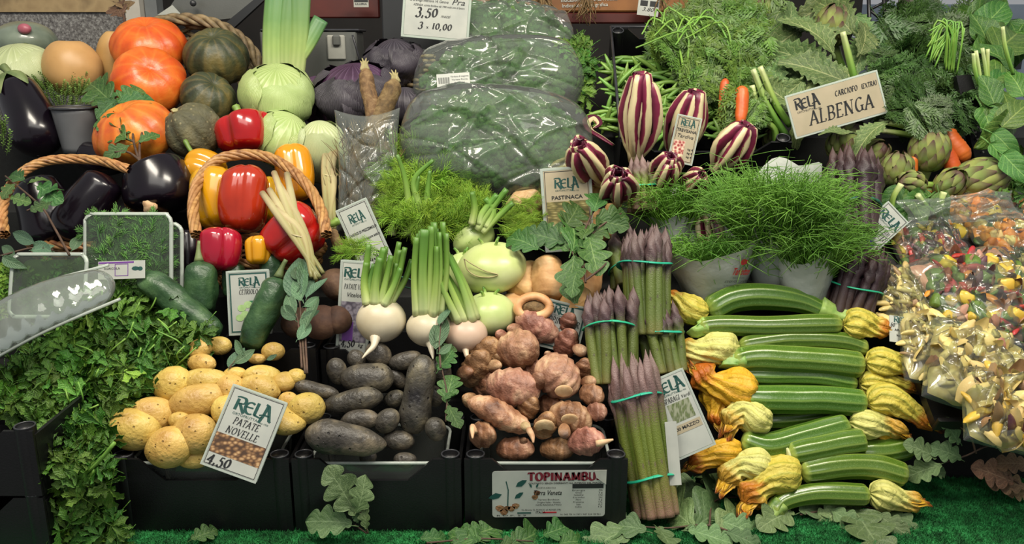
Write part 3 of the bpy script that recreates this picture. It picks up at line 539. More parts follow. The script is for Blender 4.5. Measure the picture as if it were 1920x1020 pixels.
# ---------------------------------------------------------------- produce signs
def sign(px, py, w_, h, roll, dy, label, lines, lean=18, yaw=0, card='card', rela=None, border=None, blocks=(), sleeve=True, y=None, thick=.0012, logo_ink='inkgreen', sub=True, m=5):
    y = (Yb(py) + dy) if y is None else y; F = view_frame(px, py, y, roll, lean, yaw); base = F[0] - F[2] * h / 2
    t = T('produce_sign', label, 'sign', base, 'stall signs')
    mb = MB(); quad(mb, F, 0, 0, w_, h, 0, thick); tc = add('card', mb, MT[card], t, smooth=False)
    G = Foff(F, .0004); H = Foff(F, .0007)
    if sleeve: mb = MB(); quad(mb, Foff(F, -thick - .0002), 0, 0, w_ + m * 2, h + m * 2, m, .0008); ringframe(mb, Foff(F, .0006), w_ + m, h + m, m * .8, .001); add('clear_sleeve', mb, MT['rimclear'], t, smooth=False)
    if border: mb = MB(); ringframe(mb, G, w_ - border[1] * 2, h - border[1] * 2, border[2], .0001); add('printed_border', mb, MT[border[0]], tc, smooth=False)
    for i, (bx_, by, bw, bh, mt) in enumerate(blocks): mb = MB(); quad(mb, Foff(F, .0004 + .00008 * i), bx_, by, bw, bh, 0, .0001); add('printed_picture', mb, MT[mt], tc, smooth=False)
    if rela:
        x, yy, s, wd = rela; mb = MB(); relatext(mb, G, x, yy, s, wd)
        if sub: sanstext(mb, 'ORTOFRUTTA', G, x - wd * .14, yy - s * .34, s * .26, width=wd * .66); sanstext(mb, 'dal 1950', G, x + wd * .38, yy - s * .38, s * .18, width=wd * .22)
        add('shop_logo', mb, MT[logo_ink], tc, smooth=False)
    mb = MB()
    for ln in lines:
        s, x, yy, sz, st = ln[:5]; wd = ln[5] if len(ln) > 5 else None
        if st == 'n': nibtext(mb, s, H, x, yy, sz, width=wd)
        elif st == 'N': nibtext(mb, s, H, x, yy, sz, thick=.24, thin=.07, width=wd)
        elif st == 'i': sanstext(mb, s, H, x, yy, sz, .3, wd)
        else: sanstext(mb, s, H, x, yy, sz, 0, wd, .02)
    if mb.n: add('lettering', mb, MT['ink'], tc, smooth=False)
    return t, F
def photo(name, cols, sc=60, st=(1, 1, 1)):
    k = NT(name); f = k.vor(sc, k.scalev(k.co(), st)); n = len(cols); return k.fin(k.ramp(f, [(i / (n - 1) * .7, c) for i, c in enumerate(cols)]), .45)
MT['pic_potato'] = photo('picture_of_potatoes', ['#c9ac84', '#b08c62', '#7a5a3c', '#4a3526'], 120, (1, 1, 1.6)); MT['pic_asp'] = photo('picture_of_asparagus', ['#7c8a58', '#55623c', '#8d927a'], 150, (2, 1, .5))
MT['pic_pars'] = photo('picture_of_parsnips', ['#a8a070', '#7d7444', '#54502c'], 110, (.6, 1, 2)); MT['pic_red'] = photo('picture_of_radicchio', ['#6a1a22', '#a04a48', '#d9c0a8'], 150)
MT['pic_vit'] = photo('picture_of_purple_potatoes', ['#5e5864', '#8d8792', '#4a4450'], 90); MT['pic_cuc'] = simple('picture_green', ['#8fb070', '#a9c88a'], 90, .5, dv=0); MT['pic_cucd'] = simple('picture_dark_green', ['#2f6a4a', '#3b7a52'], 60, .5, dv=0)
# PATATE NOVELLE, stuck into the front crate
sign(458, 812, 103, 148, -19, -.052, 'tilted white sign reading PATATE NOVELLE in the yellow potatoes', [('PATATE', -2, 10, 12.5, 'n', 52), ('NOVELLE', -3, -9, 12.5, 'n', 64), ('4,50', -24, -70, 20, 'N', 46)], lean=28, rela=(0, 35, 26, 76), border=('ink', 1.5, 1), blocks=[(0, -32, 100, 38, 'pic_potato')])
sign(664, 580, 50, 172, -4, -.02, 'tall narrow sign reading PATATE VIOLA Vitelotte left of the white turnip', [('PATATE VIOLA', 1, 38, 9, 'n', 44), ('Vitelotte', 3, 23, 12, 'i', 34), ('4,50', -8, -70, 14, 'N', 26), ('kg', 16, -70, 10, 'i', 10)], lean=12, rela=(1, 60, 18, 48), blocks=[(0, -24, 49, 76, 'pic_vit'), (-10, -42, 20, 36, 'inkpurple')], m=6)
t_, F_ = sign(467, 567, 72, 112, 3, -.035, 'white sign with a green border reading CETRIOLO between the cucumbers', [('CETRIOLO', 0, 16, 8.5, 'n', 36), ('4,50', 8, -44, 10, 'N', 26)], lean=15, rela=(2, 32, 15, 40), border=('inkgreen', 2, 2.4), blocks=[(18, -8, 34, 22, 'pic_cucd')], m=5)
mb = MB()
for x, y in ((-14, -10), (-2, -4), (10, -8), (-8, -22), (6, -24), (-18, -28)): prism([(x + 8 * math.cos(a), y + 6.5 * math.sin(a)) for a in np.linspace(0, 6.28, 15)[:-1]], (F_[0] + F_[3] * .0007, F_[1], F_[2]), .00008, mb)
for i, (x, y) in enumerate(((-14, -10), (-2, -4), (10, -8), (-8, -22), (6, -24), (-18, -28))): m2 = MB(); prism([(x + 8 * math.cos(a), y + 6.5 * math.sin(a)) for a in np.linspace(0, 6.28, 15)[:-1]], (F_[0] + F_[3] * (.0007 + .00003 * i), F_[1], F_[2]), .00008, m2); add('printed_slice', m2, MT['pic_cuc'], t_.children[0], smooth=False)
sign(683, 440, 56, 118, 24, -.04, 'tilted white sign reading RADICE DI PREZZEMOLO behind the turnip stalks', [('RADICE DI PREZZEMOLO', 2, 5, 7, 's', 52), ('ortaggio dal sapore antico', 2, -10, 7, 's', 52), ('4,50', 0, -48, 14, 'N', 26)], lean=14, rela=(0, 28, 17, 30), border=('ink', 2, 1), logo_ink='inkgreen', m=4)
sign(1065, 392, 84, 146, 4, -.03, 'large cream sign reading PASTINACA behind the oak leaves', [('PASTINACA', 0, 19, 10, 's', 58)] + [('radice bianca dal sapore dolce e aromatico', 0, -34 - 6 * i, 4.5, 's', 74) for i in range(6)], lean=12, card='cardwarm', rela=(0, 40, 19, 46), border=('ink', 2, 1), blocks=[(0, -6, 78, 42, 'pic_pars')], m=6)
sign(1052, 612, 78, 84, -14, -.0, 'white sign with a green border reading TOPINAMBUR behind the pink tubers', [('TOPINAMBUR', 0, 4, 11, 'n', 66)] + [('tubero dal sapore di carciofo', -10, -6 - 5 * i, 4.5, 's', 46) for i in range(5)], lean=16, rela=(0, 22, 16, 40), border=('inkgreen', 2, 2.5), m=4)
sign(1284, 262, 42, 84, -12, -.15, 'small cream sign reading TREVISANA Tardiva among the red radicchio heads', [('TREVISANA', 0, 14, 8, 's', 37), ('Tardiva', 0, 3, 9.5, 'i', 30)] + [('kg 4', 14, -18 - 7 * i, 5, 's', 10) for i in range(3)], lean=12, card='cardwarm', rela=(0, 26, 12, 28), border=('ink', 2, .8), blocks=[(-9, -24, 22, 42, 'pic_red')], m=3)
sign(1568, 196, 172, 76, 16, -.17, 'big pale sign reading CARCIOFO (EXTRA) ALBENGA below the artichoke leaves', [('CARCIOFO', 24, 15, 9.5, 'N', 44), ('(EXTRA)', 68, 15, 8.5, 'N', 30), ('ALBENGA', 6, -24, 25, 'n', 126)], lean=12, card='cardwarm', rela=(-52, 10, 21, 47), logo_ink='ink', m=4)
sign(1637, 440, 50, 128, -49, -.04, 'tilted sign reading ASPARAGI NERI VIOLETTI behind the dark asparagus bundle', [('ASPARAGI NERI', 0, 17, 7, 'n', 42), ('VIOLETTI', 0, 4, 10.5, 'n', 44)], lean=22, rela=(0, 36, 17, 46), border=('ink', 1, .8), blocks=[(-3, -26, 40, 36, 'inkblue')], m=3)
sign(1276, 776, 68, 146, 23, .005, 'tilted white sign reading ASPARAGI Verdi beside the front green asparagus', [('ASPARAGI', -8, 26, 9, 'n', 38), ('Verdi', 24, 26, 9, 'i', 18), ('3,00 MAZZO', 0, -28, 8.5, 's', 54)], lean=20, rela=(0, 46, 22, 58), blocks=[(4, 5, 44, 36, 'pic_asp'), (0, -26, 62, 16, 'cardwarm')], m=5)
mb = MB(); F_ = view_frame(1262, 850, Yb(850) + .035, 4, 20); quad(mb, F_, 0, 0, 22, 118, 0, .0008); solo('paper_slip', mb, MT['card'], 'blank white paper slip standing right of the front asparagus bunch', 'paper', smooth=False)
sign(1690, 618, 44, 52, -8, -.0, 'small white sticker reading RELA beside the zucchini flowers', [('ARANCIO', 2, -4, 6, 's', 30), ('60', -16, 4, 8, 'N', 8), ('kg 1,90', 2, -14, 6, 's', 22)], lean=35, rela=(2, 13, 12, 32), sleeve=False)
sign(1672, 452, 62, 34, 20, .03, 'crumpled white paper label behind the violet asparagus sign', [('Rela', 6, -6, 10, 'i', 16)], lean=40, card='cardwarm', sleeve=False)
sign(1688, 402, 44, 34, -6, .03, 'folded cream card sticking up behind the violet asparagus sign', [('VI', -10, 4, 12, 'n', 14)], lean=10, card='cardwarm', sleeve=False, border=('ink', 2, .8))
sign(818, 28, 118, 80, -5, 0, 'white price card reading 3,50 mazzi with Pra at the top, above the bagged greens', [('Via Branega Inferiore 14, Genova', -16, 22, 7.5, 'i', 74), ('Pra', 40, 21, 15, 'N' if 0 else 'i', 24), ('AZIENDA: attivita familiare dal 1900 molti anni di lavoro', 4, 14, 5.5, 'i', 96), ('3,50', -18, -4, 18, 'N', 42), ('mazzi', 18, -4, 8, 'i', 18), ('3', -28, -26, 13, 'N', 9), ('x', -15, -26, 8, 's', 4), ('10,00', 12, -26, 13, 'N', 38)], lean=6, rela=None, y=2.42, m=5)
mb = MB()
t_, F_ = sign(1216, 12, 40, 34, -6, 0, 'small white shelf label reading 3.80 hanging from the top shelf', [('3.80', 0, -9, 10, 'i', 22)], lean=4, y=2.6, sleeve=False, blocks=[(-9, 5, 14, 10, 'ink'), (10, 5, 16, 10, 'ink')])
sign(677, 3, 28, 20, 0, 0, 'tiny dark and white label at the top edge above the leek', [('LILLERIA', 0, -6, 5, 's', 22)], lean=4, y=2.6, sleeve=False, card='cardgrey', blocks=[(0, 3, 26, 8, 'ink')])
# ---------------------------------------------------------------- zucchini with flowers
def Yz(py): return 1.36 + (965 - py) * .235 / 365
def zp(px, py, d=0): return P(px, py, Yz(py) + d)
RIDGE = lambda th, t: 1 + .05 * np.cos(10 * th)
def zfront(t, pts, r, d, mat, name='flower', ruff=1., seed=0):
    """closed blossom: swollen pleated tube narrowing and curling to a torn tip"""
    p = [zp(x, y, d) for x, y in pts]; k = mpp(pts[0][1], Yz(pts[0][1])); n = 40
    rm = [.45, .95, 1.08, .98, .78, .62, .62 * ruff, .28]
    f = sweep(p, [q * r * k for q in rm], n, 30, .06, 0, mod=lambda th, tt: 1 + (.10 + .35 * max(tt - .5, 0)) * (2 * np.abs(np.cos(5 * th + 1.1 * math.sin(5 * tt))) - 1) + .25 * max(tt - .55, 0) * np.sin(3 * th + seed), twist=.9)
    disp(f, r * k * .13, 16, seed, 2); disp(f, r * k * .05, 60, seed, 2); fo = add(name, f, mat, t)
    e = p[-1]; dr = p[-1] - p[-2]; dr /= np.linalg.norm(dr); rr = random.Random(seed)
    for i in range(4):
        a = i * 1.6 + seed; s = np.array([rr.uniform(-.5, .5), rr.uniform(-.8, .1), rr.uniform(-.7, .4)]); q = [e - dr * r * k * .9 + s * r * k * .25, e + s * r * k * .35, e + dr * r * k * .45 * ruff + s * r * k * .8]
        pt = sweep(q, [r * k * .45, r * k * .4, r * k * .1], 10, 8, 0, .1, flat=.25, mod=lambda th, tt: 1 + .25 * np.sin(4 * th + a)); disp(pt, r * k * .16, 26, seed + i); add('petal_tip', pt, MT['flowerorange'], fo)
def zucch(pts, r, label, flower=None, fr=30, fmat='flower', d=0., cut=None, stalk=None, rm=None, ruff=1., seed=0):
    t = T('zucchini', label, 'zucchini', zp(sum(p[0] for p in pts) / len(pts), sum(p[1] for p in pts) / len(pts) + r * .8, d), 'zucchini stacked on the right')
    k = mpp(pts[0][1], Yz(pts[0][1])); p = [zp(x, y, d) for x, y in pts]
    f = sweep(p, [q * r * k for q in (rm or [.85, 1, 1, 1, 1.03, .95])], 40, 34, .05, .07, mod=RIDGE); disp(f, r * k * .05, 8, seed); add('fruit', f, MT['zuc'], t)
    if cut: e = zp(cut[0], cut[1], d - .012); dv = (p[0] - p[1]); dv /= np.linalg.norm(dv); add('cut_end', sweep([p[0], p[0] + dv * .004], r * k * .62, 18, 2), MT['zcut'], t, 'pale round cut end')
    if stalk: add('stalk', sweep([zp(x, y, d) for x, y in stalk], [r * k * .95, r * k * .7, r * k * .78], 20, 10, 0, .05, mod=lambda th, tt: 1 + .13 * np.cos(5 * th)), MT['zstalk'], t)
    if flower: zfront(t, flower, fr, d - .003, MT[fmat], seed=seed, ruff=ruff)
    return t
MT['zcut'] = simple('zucchini_cut', ['#b9bd80', '#d5d6a6'], 60, .5, dv=0); MT['zstalk'] = simple('zucchini_stalk', ['#6f9440', '#93b05a', '#4e7430'], 40, .5, .4)
Z = zucch
Z([(1560, 592), (1500, 566), (1430, 556), (1370, 562), (1326, 584)], 25, 'topmost zucchini, arched, with its yellow flower on the left', [(1326, 584), (1292, 580), (1262, 562), (1240, 548)], 26, 'flower', d=.012, stalk=[(1535, 580), (1562, 590), (1590, 598)], rm=[.55, .85, 1, 1.05, 1], seed=1)
Z([(1308, 616), (1345, 610), (1440, 612), (1578, 608)], 20, 'long straight zucchini second from the top, flower on the right', [(1580, 608), (1610, 608), (1640, 612), (1668, 616)], 27, 'flower', stalk=[(1322, 613), (1305, 618), (1300, 614)], rm=[.9, .95, 1, 1.05, 1], seed=2)
Z([(1628, 655), (1570, 640), (1470, 638), (1385, 650)], 18, 'slim zucchini third from the top with a pale flower on the left', [(1384, 650), (1345, 655), (1305, 662), (1268, 652)], 30, 'flowerpale', d=.006, seed=3)
Z([(1372, 680), (1410, 672), (1500, 674), (1622, 684)], 25, 'broad glossy zucchini fourth from the top with a green stalk end on the left', [(1624, 682), (1655, 680), (1690, 684), (1716, 694)], 27, 'flower', stalk=[(1392, 676), (1370, 680), (1368, 690)], d=-.004, seed=4)
Z([(1382, 704), (1440, 706), (1520, 706), (1608, 720)], 18, 'thin zucchini fifth from the top, half under the broad one', [(1610, 722), (1645, 718), (1680, 720), (1716, 730)], 23, 'flower', d=.012, seed=5)
Z([(1392, 746), (1450, 748), (1540, 750), (1625, 756)], 26, 'thick zucchini in the middle of the stack with the longest drooping flower', [(1626, 756), (1660, 748), (1700, 765), (1755, 800)], 27, 'flower', d=-.006, seed=6)
Z([(1390, 822), (1440, 836), (1510, 818), (1592, 796)], 24, 'zucchini bending upward to the right, below the middle', [(1594, 792), (1630, 795), (1665, 800), (1700, 812)], 24, 'flowerpale', d=0, seed=7)
Z([(1478, 852), (1530, 842), (1575, 832), (1622, 826)], 24, 'short zucchini with a pale round cut end facing left', None, d=-.008, cut=(1472, 852), seed=8)
Z([(1500, 886), (1560, 876), (1630, 874), (1702, 892)], 24, 'second lowest zucchini with a twisted yellow and orange flower on the left', [(1502, 888), (1468, 890), (1435, 905), (1395, 945)], 33, 'flower', d=-.004, seed=9, ruff=1.3)
Z([(1450, 965), (1470, 940), (1530, 926), (1630, 928)], 20, 'lowest zucchini, its stalk curling down onto the turf', [(1630, 926), (1660, 930), (1695, 938), (1728, 940)], 26, 'flowerpale', d=-.002, stalk=[(1462, 946), (1442, 970), (1446, 998)], rm=[.8, .9, 1, 1.05, 1], seed=10)
Z([(1610, 848), (1660, 846), (1706, 836)], 24, 'dark zucchini end sticking out at the right under the flowers', None, d=.02, seed=11)
Z([(1420, 790), (1500, 786), (1580, 774)], 18, 'dark zucchini deep in the middle of the stack', None, d=.03, seed=12)
Z([(1430, 868), (1470, 862), (1530, 868)], 18, 'zucchini mostly hidden behind the one with the cut end', None, d=.03, seed=13)
def bloom(pts, r, label, mat, d=-.01, seed=0, ruff=1.):
    t = T('zucchini_flower', label, 'flower', zp(pts[1][0], pts[1][1] + r, d), 'loose zucchini flowers'); zfront(t, pts, r, d, MT[mat], seed=seed, ruff=ruff, name='blossom')
bloom([(1420, 725), (1375, 728), (1335, 720), (1300, 690)], 34, 'wilted open orange zucchini flower left of the thick middle zucchini', 'flowerorange', -.002, 21, 1.3)
bloom([(1448, 795), (1415, 785), (1385, 772), (1362, 800)], 27, 'pale twisted zucchini flower hanging with an orange tongue, left of the middle', 'flowerpale', -.012, 22, 1.3)
bloom([(1450, 872), (1412, 872), (1380, 880), (1358, 905)], 30, 'pale closed zucchini flower at the lower left of the stack', 'flowerpale', -.004, 23, 1.2)
bloom([(1390, 840), (1350, 850), (1318, 862), (1290, 872)], 24, 'yellow zucchini flower poking out below the asparagus sign', 'flowerorange', .004, 24, 1.2)
bloom([(1640, 800), (1670, 810), (1700, 815)], 22, 'brownish zucchini flower tucked under the long drooping one', 'flowerorange', .015, 25)
bloom([(1330, 720), (1345, 760), (1350, 800)], 26, 'shrivelled brown orange zucchini flower deep at the left of the stack', 'flowerorange', .02, 26)
# ---------------------------------------------------------------- asparagus bunches
def spear(a, b, r, k, seed, tipl=.2):
    f = lambda tt: r * (1 if tt < 1 - tipl else max(.02, (1 + .32 * math.sin((tt - 1 + tipl) / tipl * 3.14)) * (1 - ((tt - 1 + tipl) / tipl) ** 2.2)))
    rr = random.Random(seed); m = (a + b) / 2 + np.array([rr.uniform(-1, 1), rr.uniform(-1, 1), 0]) * r * .5
    s = sweep([a, m, b], f, 12, 44, 0, 0, mod=lambda th, tt: 1 + (.2 * (np.sin(3 * th + 34 * tt) * (1 - .3 * np.cos(5 * th)) if tt > 1 - tipl else 0)) + (.04 if int(tt * 9) % 2 else 0) * np.cos(th + int(tt * 9) * 2)); return s
def bunch(top, bot, rt, rb, n, r, label, mat, bands, dyt=0., dyb=0., seed=0, name='asparagus_bunch', bandmat='band', lenv=.12):
    B0 = P(bot[0], bot[1], Yb(bot[1]) + dyb) if len(bot) < 3 else P(*bot); T0 = P(top[0], top[1], B0[1] + .38 * (Yb(top[1]) - Yb(bot[1])) + dyt); rr = random.Random(seed); k = mpp(top[1], T0[1])
    t = T(name, label, 'asparagus', B0, 'asparagus bunches'); ax = T0 - B0; L = np.linalg.norm(ax); d, u, v = rot_to(ax, (0, -1, .2)); pts = []
    for i in range(n):
        q = math.sqrt((i + .5) / n); a = i * 2.4; x, yv = q * math.cos(a), q * math.sin(a); e = rr.uniform(-lenv, lenv * .4)
        tp = T0 + (u * x + v * yv) * rt * k + d * L * e + np.array([rr.uniform(-1, 1), rr.uniform(-1, 1), 0]) * r * k * .8; bt = B0 + (u * x + v * yv) * rb * k
        add('spear', spear(bt, tp, r * k * rr.uniform(.85, 1.15), k, seed * 50 + i, .5 if L < .16 else .3 if mat != 'aspv' else .45), MT[mat], t)
    for f, w_ in bands:
        c = B0 + ax * f; R = ((rb + (rt - rb) * f) * .94 + r * .75) * k; ring = [c + (u * math.cos(a) + v * math.sin(a)) * R + d * .004 * math.sin(a * 2 + seed) for a in np.linspace(0, 2 * PI, 30)]
        add('rubber_band' if bandmat == 'band' else 'twine', sweep(ring, w_ * k, 8, 60, flat=.4 if bandmat == 'band' else 1, up=tuple(d) if 0 else (0, 0, 1), capped=False, twist=0 if bandmat == 'band' else 60, mod=None if bandmat == 'band' else (lambda th, tt: 1 + .3 * np.cos(2 * th))), MT[bandmat], t)
    return t
bunch((1182, 665), (1232, 966, 1.355), 44, 38, 30, 9.5, 'front green asparagus bunch standing against the right crate, two turquoise bands', 'asp', [(.24, 4.5), (.74, 4.5)], dyt=-.0, dyb=0.005, seed=1, lenv=.08)
bunch((1138, 545), (1150, 720), 48, 38, 34, 9,  'purple-tipped asparagus bunch behind the Jerusalem artichokes, one band', 'aspd', [(.62, 4.5)], dyt=.0, dyb=.02, seed=2, lenv=.1)
bunch((1228, 572), (1250, 700), 40, 34, 28, 9, 'purple-tipped asparagus bunch left of the topmost zucchini flower', 'aspd', [(.58, 4.5)], dyt=.0, dyb=.05, seed=3, lenv=.1)
bunch((1206, 430), (1212, 630), 48, 38, 34, 9, 'tall purple-tipped asparagus bunch left of the small paper cone', 'aspd', [(.66, 4.5)], dyt=-.01, dyb=.0, seed=4, lenv=.1)
bunch((1206, 300), (1210, 400), 32, 28, 20, 8.5, 'small green asparagus bunch in front of the radicchio, one band', 'asp', [(.45, 4)], dyt=.0, dyb=-.02, seed=5, lenv=.1)
bunch((1625, 462), (1584, 592, 1.645), 48, 46, 40, 8.5, 'wilted violet-black asparagus bunch in front of the VIOLETTI sign', 'aspv', [(.40, 4.)], dyt=-.03, dyb=-.07, seed=6, lenv=.1)
bunch((1602, 280), (1600, 440), 42, 38, 22, 11, 'dark violet asparagus bunch tied with green twine beside the artichokes', 'aspv', [(.32, 3.)], dyt=.0, dyb=-.03, seed=7, bandmat='wire', lenv=.08)
bunch((1166, 430), (1175, 540), 26, 24, 9, 9, 'small dark asparagus bunch half hidden behind the tall one', 'aspd', [(.3, 3.5)], dyt=.03, dyb=.03, seed=8)
# ---------------------------------------------------------------- materials for the middle and back rows
def pumpk(name, cols, line, rough=.35, bs=60, bst=.3, spots=None):
    k = NT(name); u, v = k.uv(); c = k.ramp(k.noise(14, 5, dist=.4), [(.32, cols[0]), (.5, cols[1]), (.68, cols[2])])
    s = k.math('ABSOLUTE', k.math('SUBTRACT', k.math('FRACT', k.math('MULTIPLY', u, 12.)), .5)); c = k.mix(k.math('MULTIPLY', k.ramp(s, [(.3, 0.), (.5, 1.)]), .22), c, line)
    if spots: c = k.mix(k.ramp(k.vor(70), [(.1, .7), (.25, 0.)]), c, spots)
    k.bump(k.noise(bs, 5), bst, .004); return k.fin(c, rough, Specular_IOR_Level=.5)
MT['pumpkin'] = pumpk('orange_pumpkin_skin', ['#b8421a', '#cf5a1c', '#d9772a'], '#e08f3a'); MT['pumpkinmot'] = pumpk('mottled_orange_pumpkin_skin', ['#b04a28', '#cc6a24', '#d98f2e'], '#d9a04a')
MT['squash'] = pumpk('dark_green_squash_skin', ['#232a1c', '#3a4028', '#6d6134'], '#8a7338', .5, 40, .9); MT['squashw'] = pumpk('warty_grey_green_squash_skin', ['#35382a', '#525039', '#7a7454'], '#6d6848', .7, 90, 1., '#8f8662')
MT['butternut'] = simple('butternut_skin', ['#b08a52', '#c9a068'], 12, .45, .15); MT['stemdry'] = simple('dry_stem', ['#8d8358', '#b5aa7c'], 50, .7, .5)
def cabb(name, a, b, vein, rough=.4):
    k = NT(name); u, v = k.uv(); c = k.ramp(k.noise(8, 4), [(.3, a), (.7, b)]); w_ = k.n('TexWave', {'Vector': k.scalev(k.co('UV'), (5, 1.2, 1)), 'Scale': 1.4, 'Distortion': 5., 'Detail': 3., 'Detail Scale': 1.2}).outputs['Fac']
    c = k.mix(k.ramp(w_, [(.9, 0.), (.98, .3)]), c, vein); k.bump(k.math('ADD', w_, k.noise(50, 4)), .35, .003); return k.fin(k.vary(c, .06, .01), rough)
MT['cabbage'] = cabb('pale_green_cabbage', '#8ba35c', '#b3c584', '#d3dcae'); MT['cabpale'] = cabb('very_pale_cabbage', '#a3b07c', '#bcc79c', '#d8deba'); MT['redcab'] = cabb('red_cabbage', '#3a2338', '#5a3a5c', '#7d6680', .45)
MT['redcabout'] = cabb('dark_cabbage_outer_leaf', '#2b272f', '#47414a', '#77707a', .5); MT['kohl'] = simple('kohlrabi_skin', ['#a3b368', '#b6c480', '#c6cf98'], 9, .32, .15, 60, dv=.04)
MT['eggplant'] = simple('aubergine_skin', ['#0a070c', '#140c16'], 6, .22, dv=.1, coat=.18, spec=.45); MT['calyx'] = simple('aubergine_calyx', ['#4c5f34', '#7d8a58'], 30, .6, .5, dv=.05)
def pep(name, a, b, c_):
    return simple(name, [a, b, c_], 7, .2, .1, 9, dv=.05, coat=.6, lo=.35, hi=.75)
MT['pred'] = pep('red_pepper_skin', '#8c0c10', '#a81414', '#b8241a'); MT['pyel'] = pep('yellow_pepper_skin', '#c08a0c', '#cc9a14', '#b8981c'); MT['pora'] = pep('orange_pepper_skin', '#cc7a0c', '#d98c14', '#d9a028'); MT['pstem'] = simple('pepper_stem', ['#5f7a30', '#7f9a44'], 30, .5, .2)
MT['cuc'] = simple('cucumber_skin', ['#1c3420', '#2c4a2c', '#46653e'], 26, .38, .6, 160, dv=.1, det=6); MT['turnip'] = simple('white_turnip_skin', ['#b3a588', '#c9bea4', '#d0c8b2'], 9, .38, .2, 40, dv=.03)
MT['turnippink'] = simple('pinkish_turnip_skin', ['#bc9f88', '#ccb8a0'], 9, .4, .2, 40, dv=.03)
def grad(name, stops, rough=.45, ribs=0, dv=.1):
    k = NT(name); u, v = k.uv(); c = k.ramp(k.math('ADD', v, k.math('MULTIPLY', k.math('SUBTRACT', k.noise(30, 2), .5), .12)), stops)
    if ribs: s = k.math('ABSOLUTE', k.math('SUBTRACT', k.math('FRACT', k.math('MULTIPLY', u, float(ribs))), .5)); c = k.mix(k.math('MULTIPLY', s, .5), c, '#5a7a34'); k.bump(s, .4)
    return k.fin(k.vary(c, dv, .01), rough)
MT['stalk'] = grad('celery_green_stalk', [(0, '#c3cc94'), (.35, '#9db860'), (.7, '#6f9a3c'), (1, '#4f7a2c')], ribs=6); MT['leekg'] = grad('leek_shaft', [(0, '#bcc48c'), (.35, '#98ae64'), (.62, '#65884c'), (1, '#47704a')], ribs=12)
MT['lemon'] = grad('lemongrass_stalk', [(0, '#7a7448'), (.4, '#a09468'), (.8, '#bcae86'), (1, '#a08a6c')], ribs=3); MT['rootbrown'] = simple('hairy_brown_root', ['#4d3b24', '#6b5434', '#86704c'], 60, .8, .9, 160, dist=.6)
MT['parsnip'] = simple('parsnip_skin', ['#a97c4a', '#c99c66', '#dcb886'], 22, .55, .7, 50, dist=.8); MT['celeriac'] = simple('celeriac_skin', ['#8f6f44', '#b59468', '#d1b68c'], 40, .65, 1., 60, dist=1.)
MT['carrot'] = simple('carrot_skin', ['#b8511c', '#cc6a28'], 22, .45, .4, 60); MT['beet'] = simple('earthy_beet_skin', ['#3d2a22', '#5c4232', '#755a42'], 30, .75, .8, 80); MT['bean'] = simple('green_bean_skin', ['#5f8a34', '#86ac54'], 12, .4, dv=.2, dh=.015)
MT['wick'] = simple('willow_wicker', ['#8a5c30', '#b08352', '#6d4424'], 50, .5, .3, dv=.15); MT['wickdk'] = simple('old_grey_wicker', ['#4a3e2c', '#7a6a4a', '#978462'], 40, .65, .4, dv=.2)
def radm():
    k = NT('radicchio_leaf'); u, v = k.uv(); au = k.math('ADD', k.math('ABSOLUTE', u), k.math('MULTIPLY', k.math('SUBTRACT', k.noise(26, 3), .5), .35)); au = k.math('ADD', au, k.math('MULTIPLY', k.math('SUBTRACT', v, .5), .6))
    c = k.ramp(au, [(.36, '#c4b78e'), (.44, '#7a2240'), (.9, '#4c142a')]); k.bump(k.noise(30, 4), .3, .003); return k.fin(c, .38)
MT['rad'] = radm()
def brm():
    k = NT('artichoke_bract'); u, v = k.uv(); c = k.ramp(k.math('ADD', v, k.math('MULTIPLY', k.math('SUBTRACT', k.noise(22, 3), .5), .5)), [(.1, '#a3ab62'), (.5, '#7f8f48'), (.8, '#66603c'), (.97, '#5a4038')]); k.bump(k.noise(60, 3, k.scalev(k.co('UV'), (3, .4, 1))), .5); return k.fin(k.vary(c, .18, .02), .45)
MT['bract'] = brm()
def on(px, py, dy=0, y=None): Y = (Yb(py) + dy) if y is None else y; return P(px, py, Y), mpp(py, Y)
def onl(x, y, pts, dy, lean=.3):
    cy = sum(p[1] for p in pts) / len(pts); Y = Yb(cy) + lean * (Yb(y) - Yb(cy)) + dy; return P(x, y, Y)
# ---------------------------------------------------------------- generic builders
def gourd(name, px, py, rx, ry, label, cat_, mat, ax=(0, .15, 1), ribs=8, depth=.08, dy=0., scar=True, namp=.03, group=None, seed=1, stem=None, dz=0):
    o, k = on(px, py, dy); a = np.array(ax, float); a /= np.linalg.norm(a); t = T(name, label, cat_, o - np.array([0, 0, ry * k]), group); r = rx * k; h = ry * k
    f = sweep([o - a * h, o, o + a * h], r, 56, 26, .5, .5, mod=(lambda th, tt: 1 - depth * (1 - np.abs(np.cos(ribs * th / 2))) ** 1.5 * 1.0) if ribs else None, up=(0, -1, .1))
    v = f.verts(); s = (v - o) @ a / h; rad = np.linalg.norm((v - o) - np.outer((v - o) @ a, a), axis=1) / r
    f.setv(v - np.outer(np.sign(s) * np.clip(1 - rad * 2, 0, 1) ** 2 * h * .22, a)); disp(f, r * namp, 7, seed, 3); add('rind', f, mat, t)
    if scar: e = o + a * h * .8; add('stem', sweep([e, e + a * h * .12, e + a * h * .22 + np.array([r * .05, 0, 0])], [r * .16, r * .1, r * .12], 12, 8, 0, .1, mod=lambda th, tt: 1 + .2 * np.cos(5 * th)), MT['stemdry'], t)
    return t
G = gourd
G('pumpkin', 281, 90, 70, 54, 'orange pumpkin, topmost in the wicker basket', 'pumpkin', MT['pumpkin'], (.1, -.5, 1), 10, .06, -.05, False, seed=1, group='orange pumpkins')
G('pumpkin', 280, 153, 68, 51, 'smooth orange pumpkin, middle of the pile of three', 'pumpkin', MT['pumpkin'], (.5, -1, .7), 9, .05, -.09, False, seed=2, group='orange pumpkins')
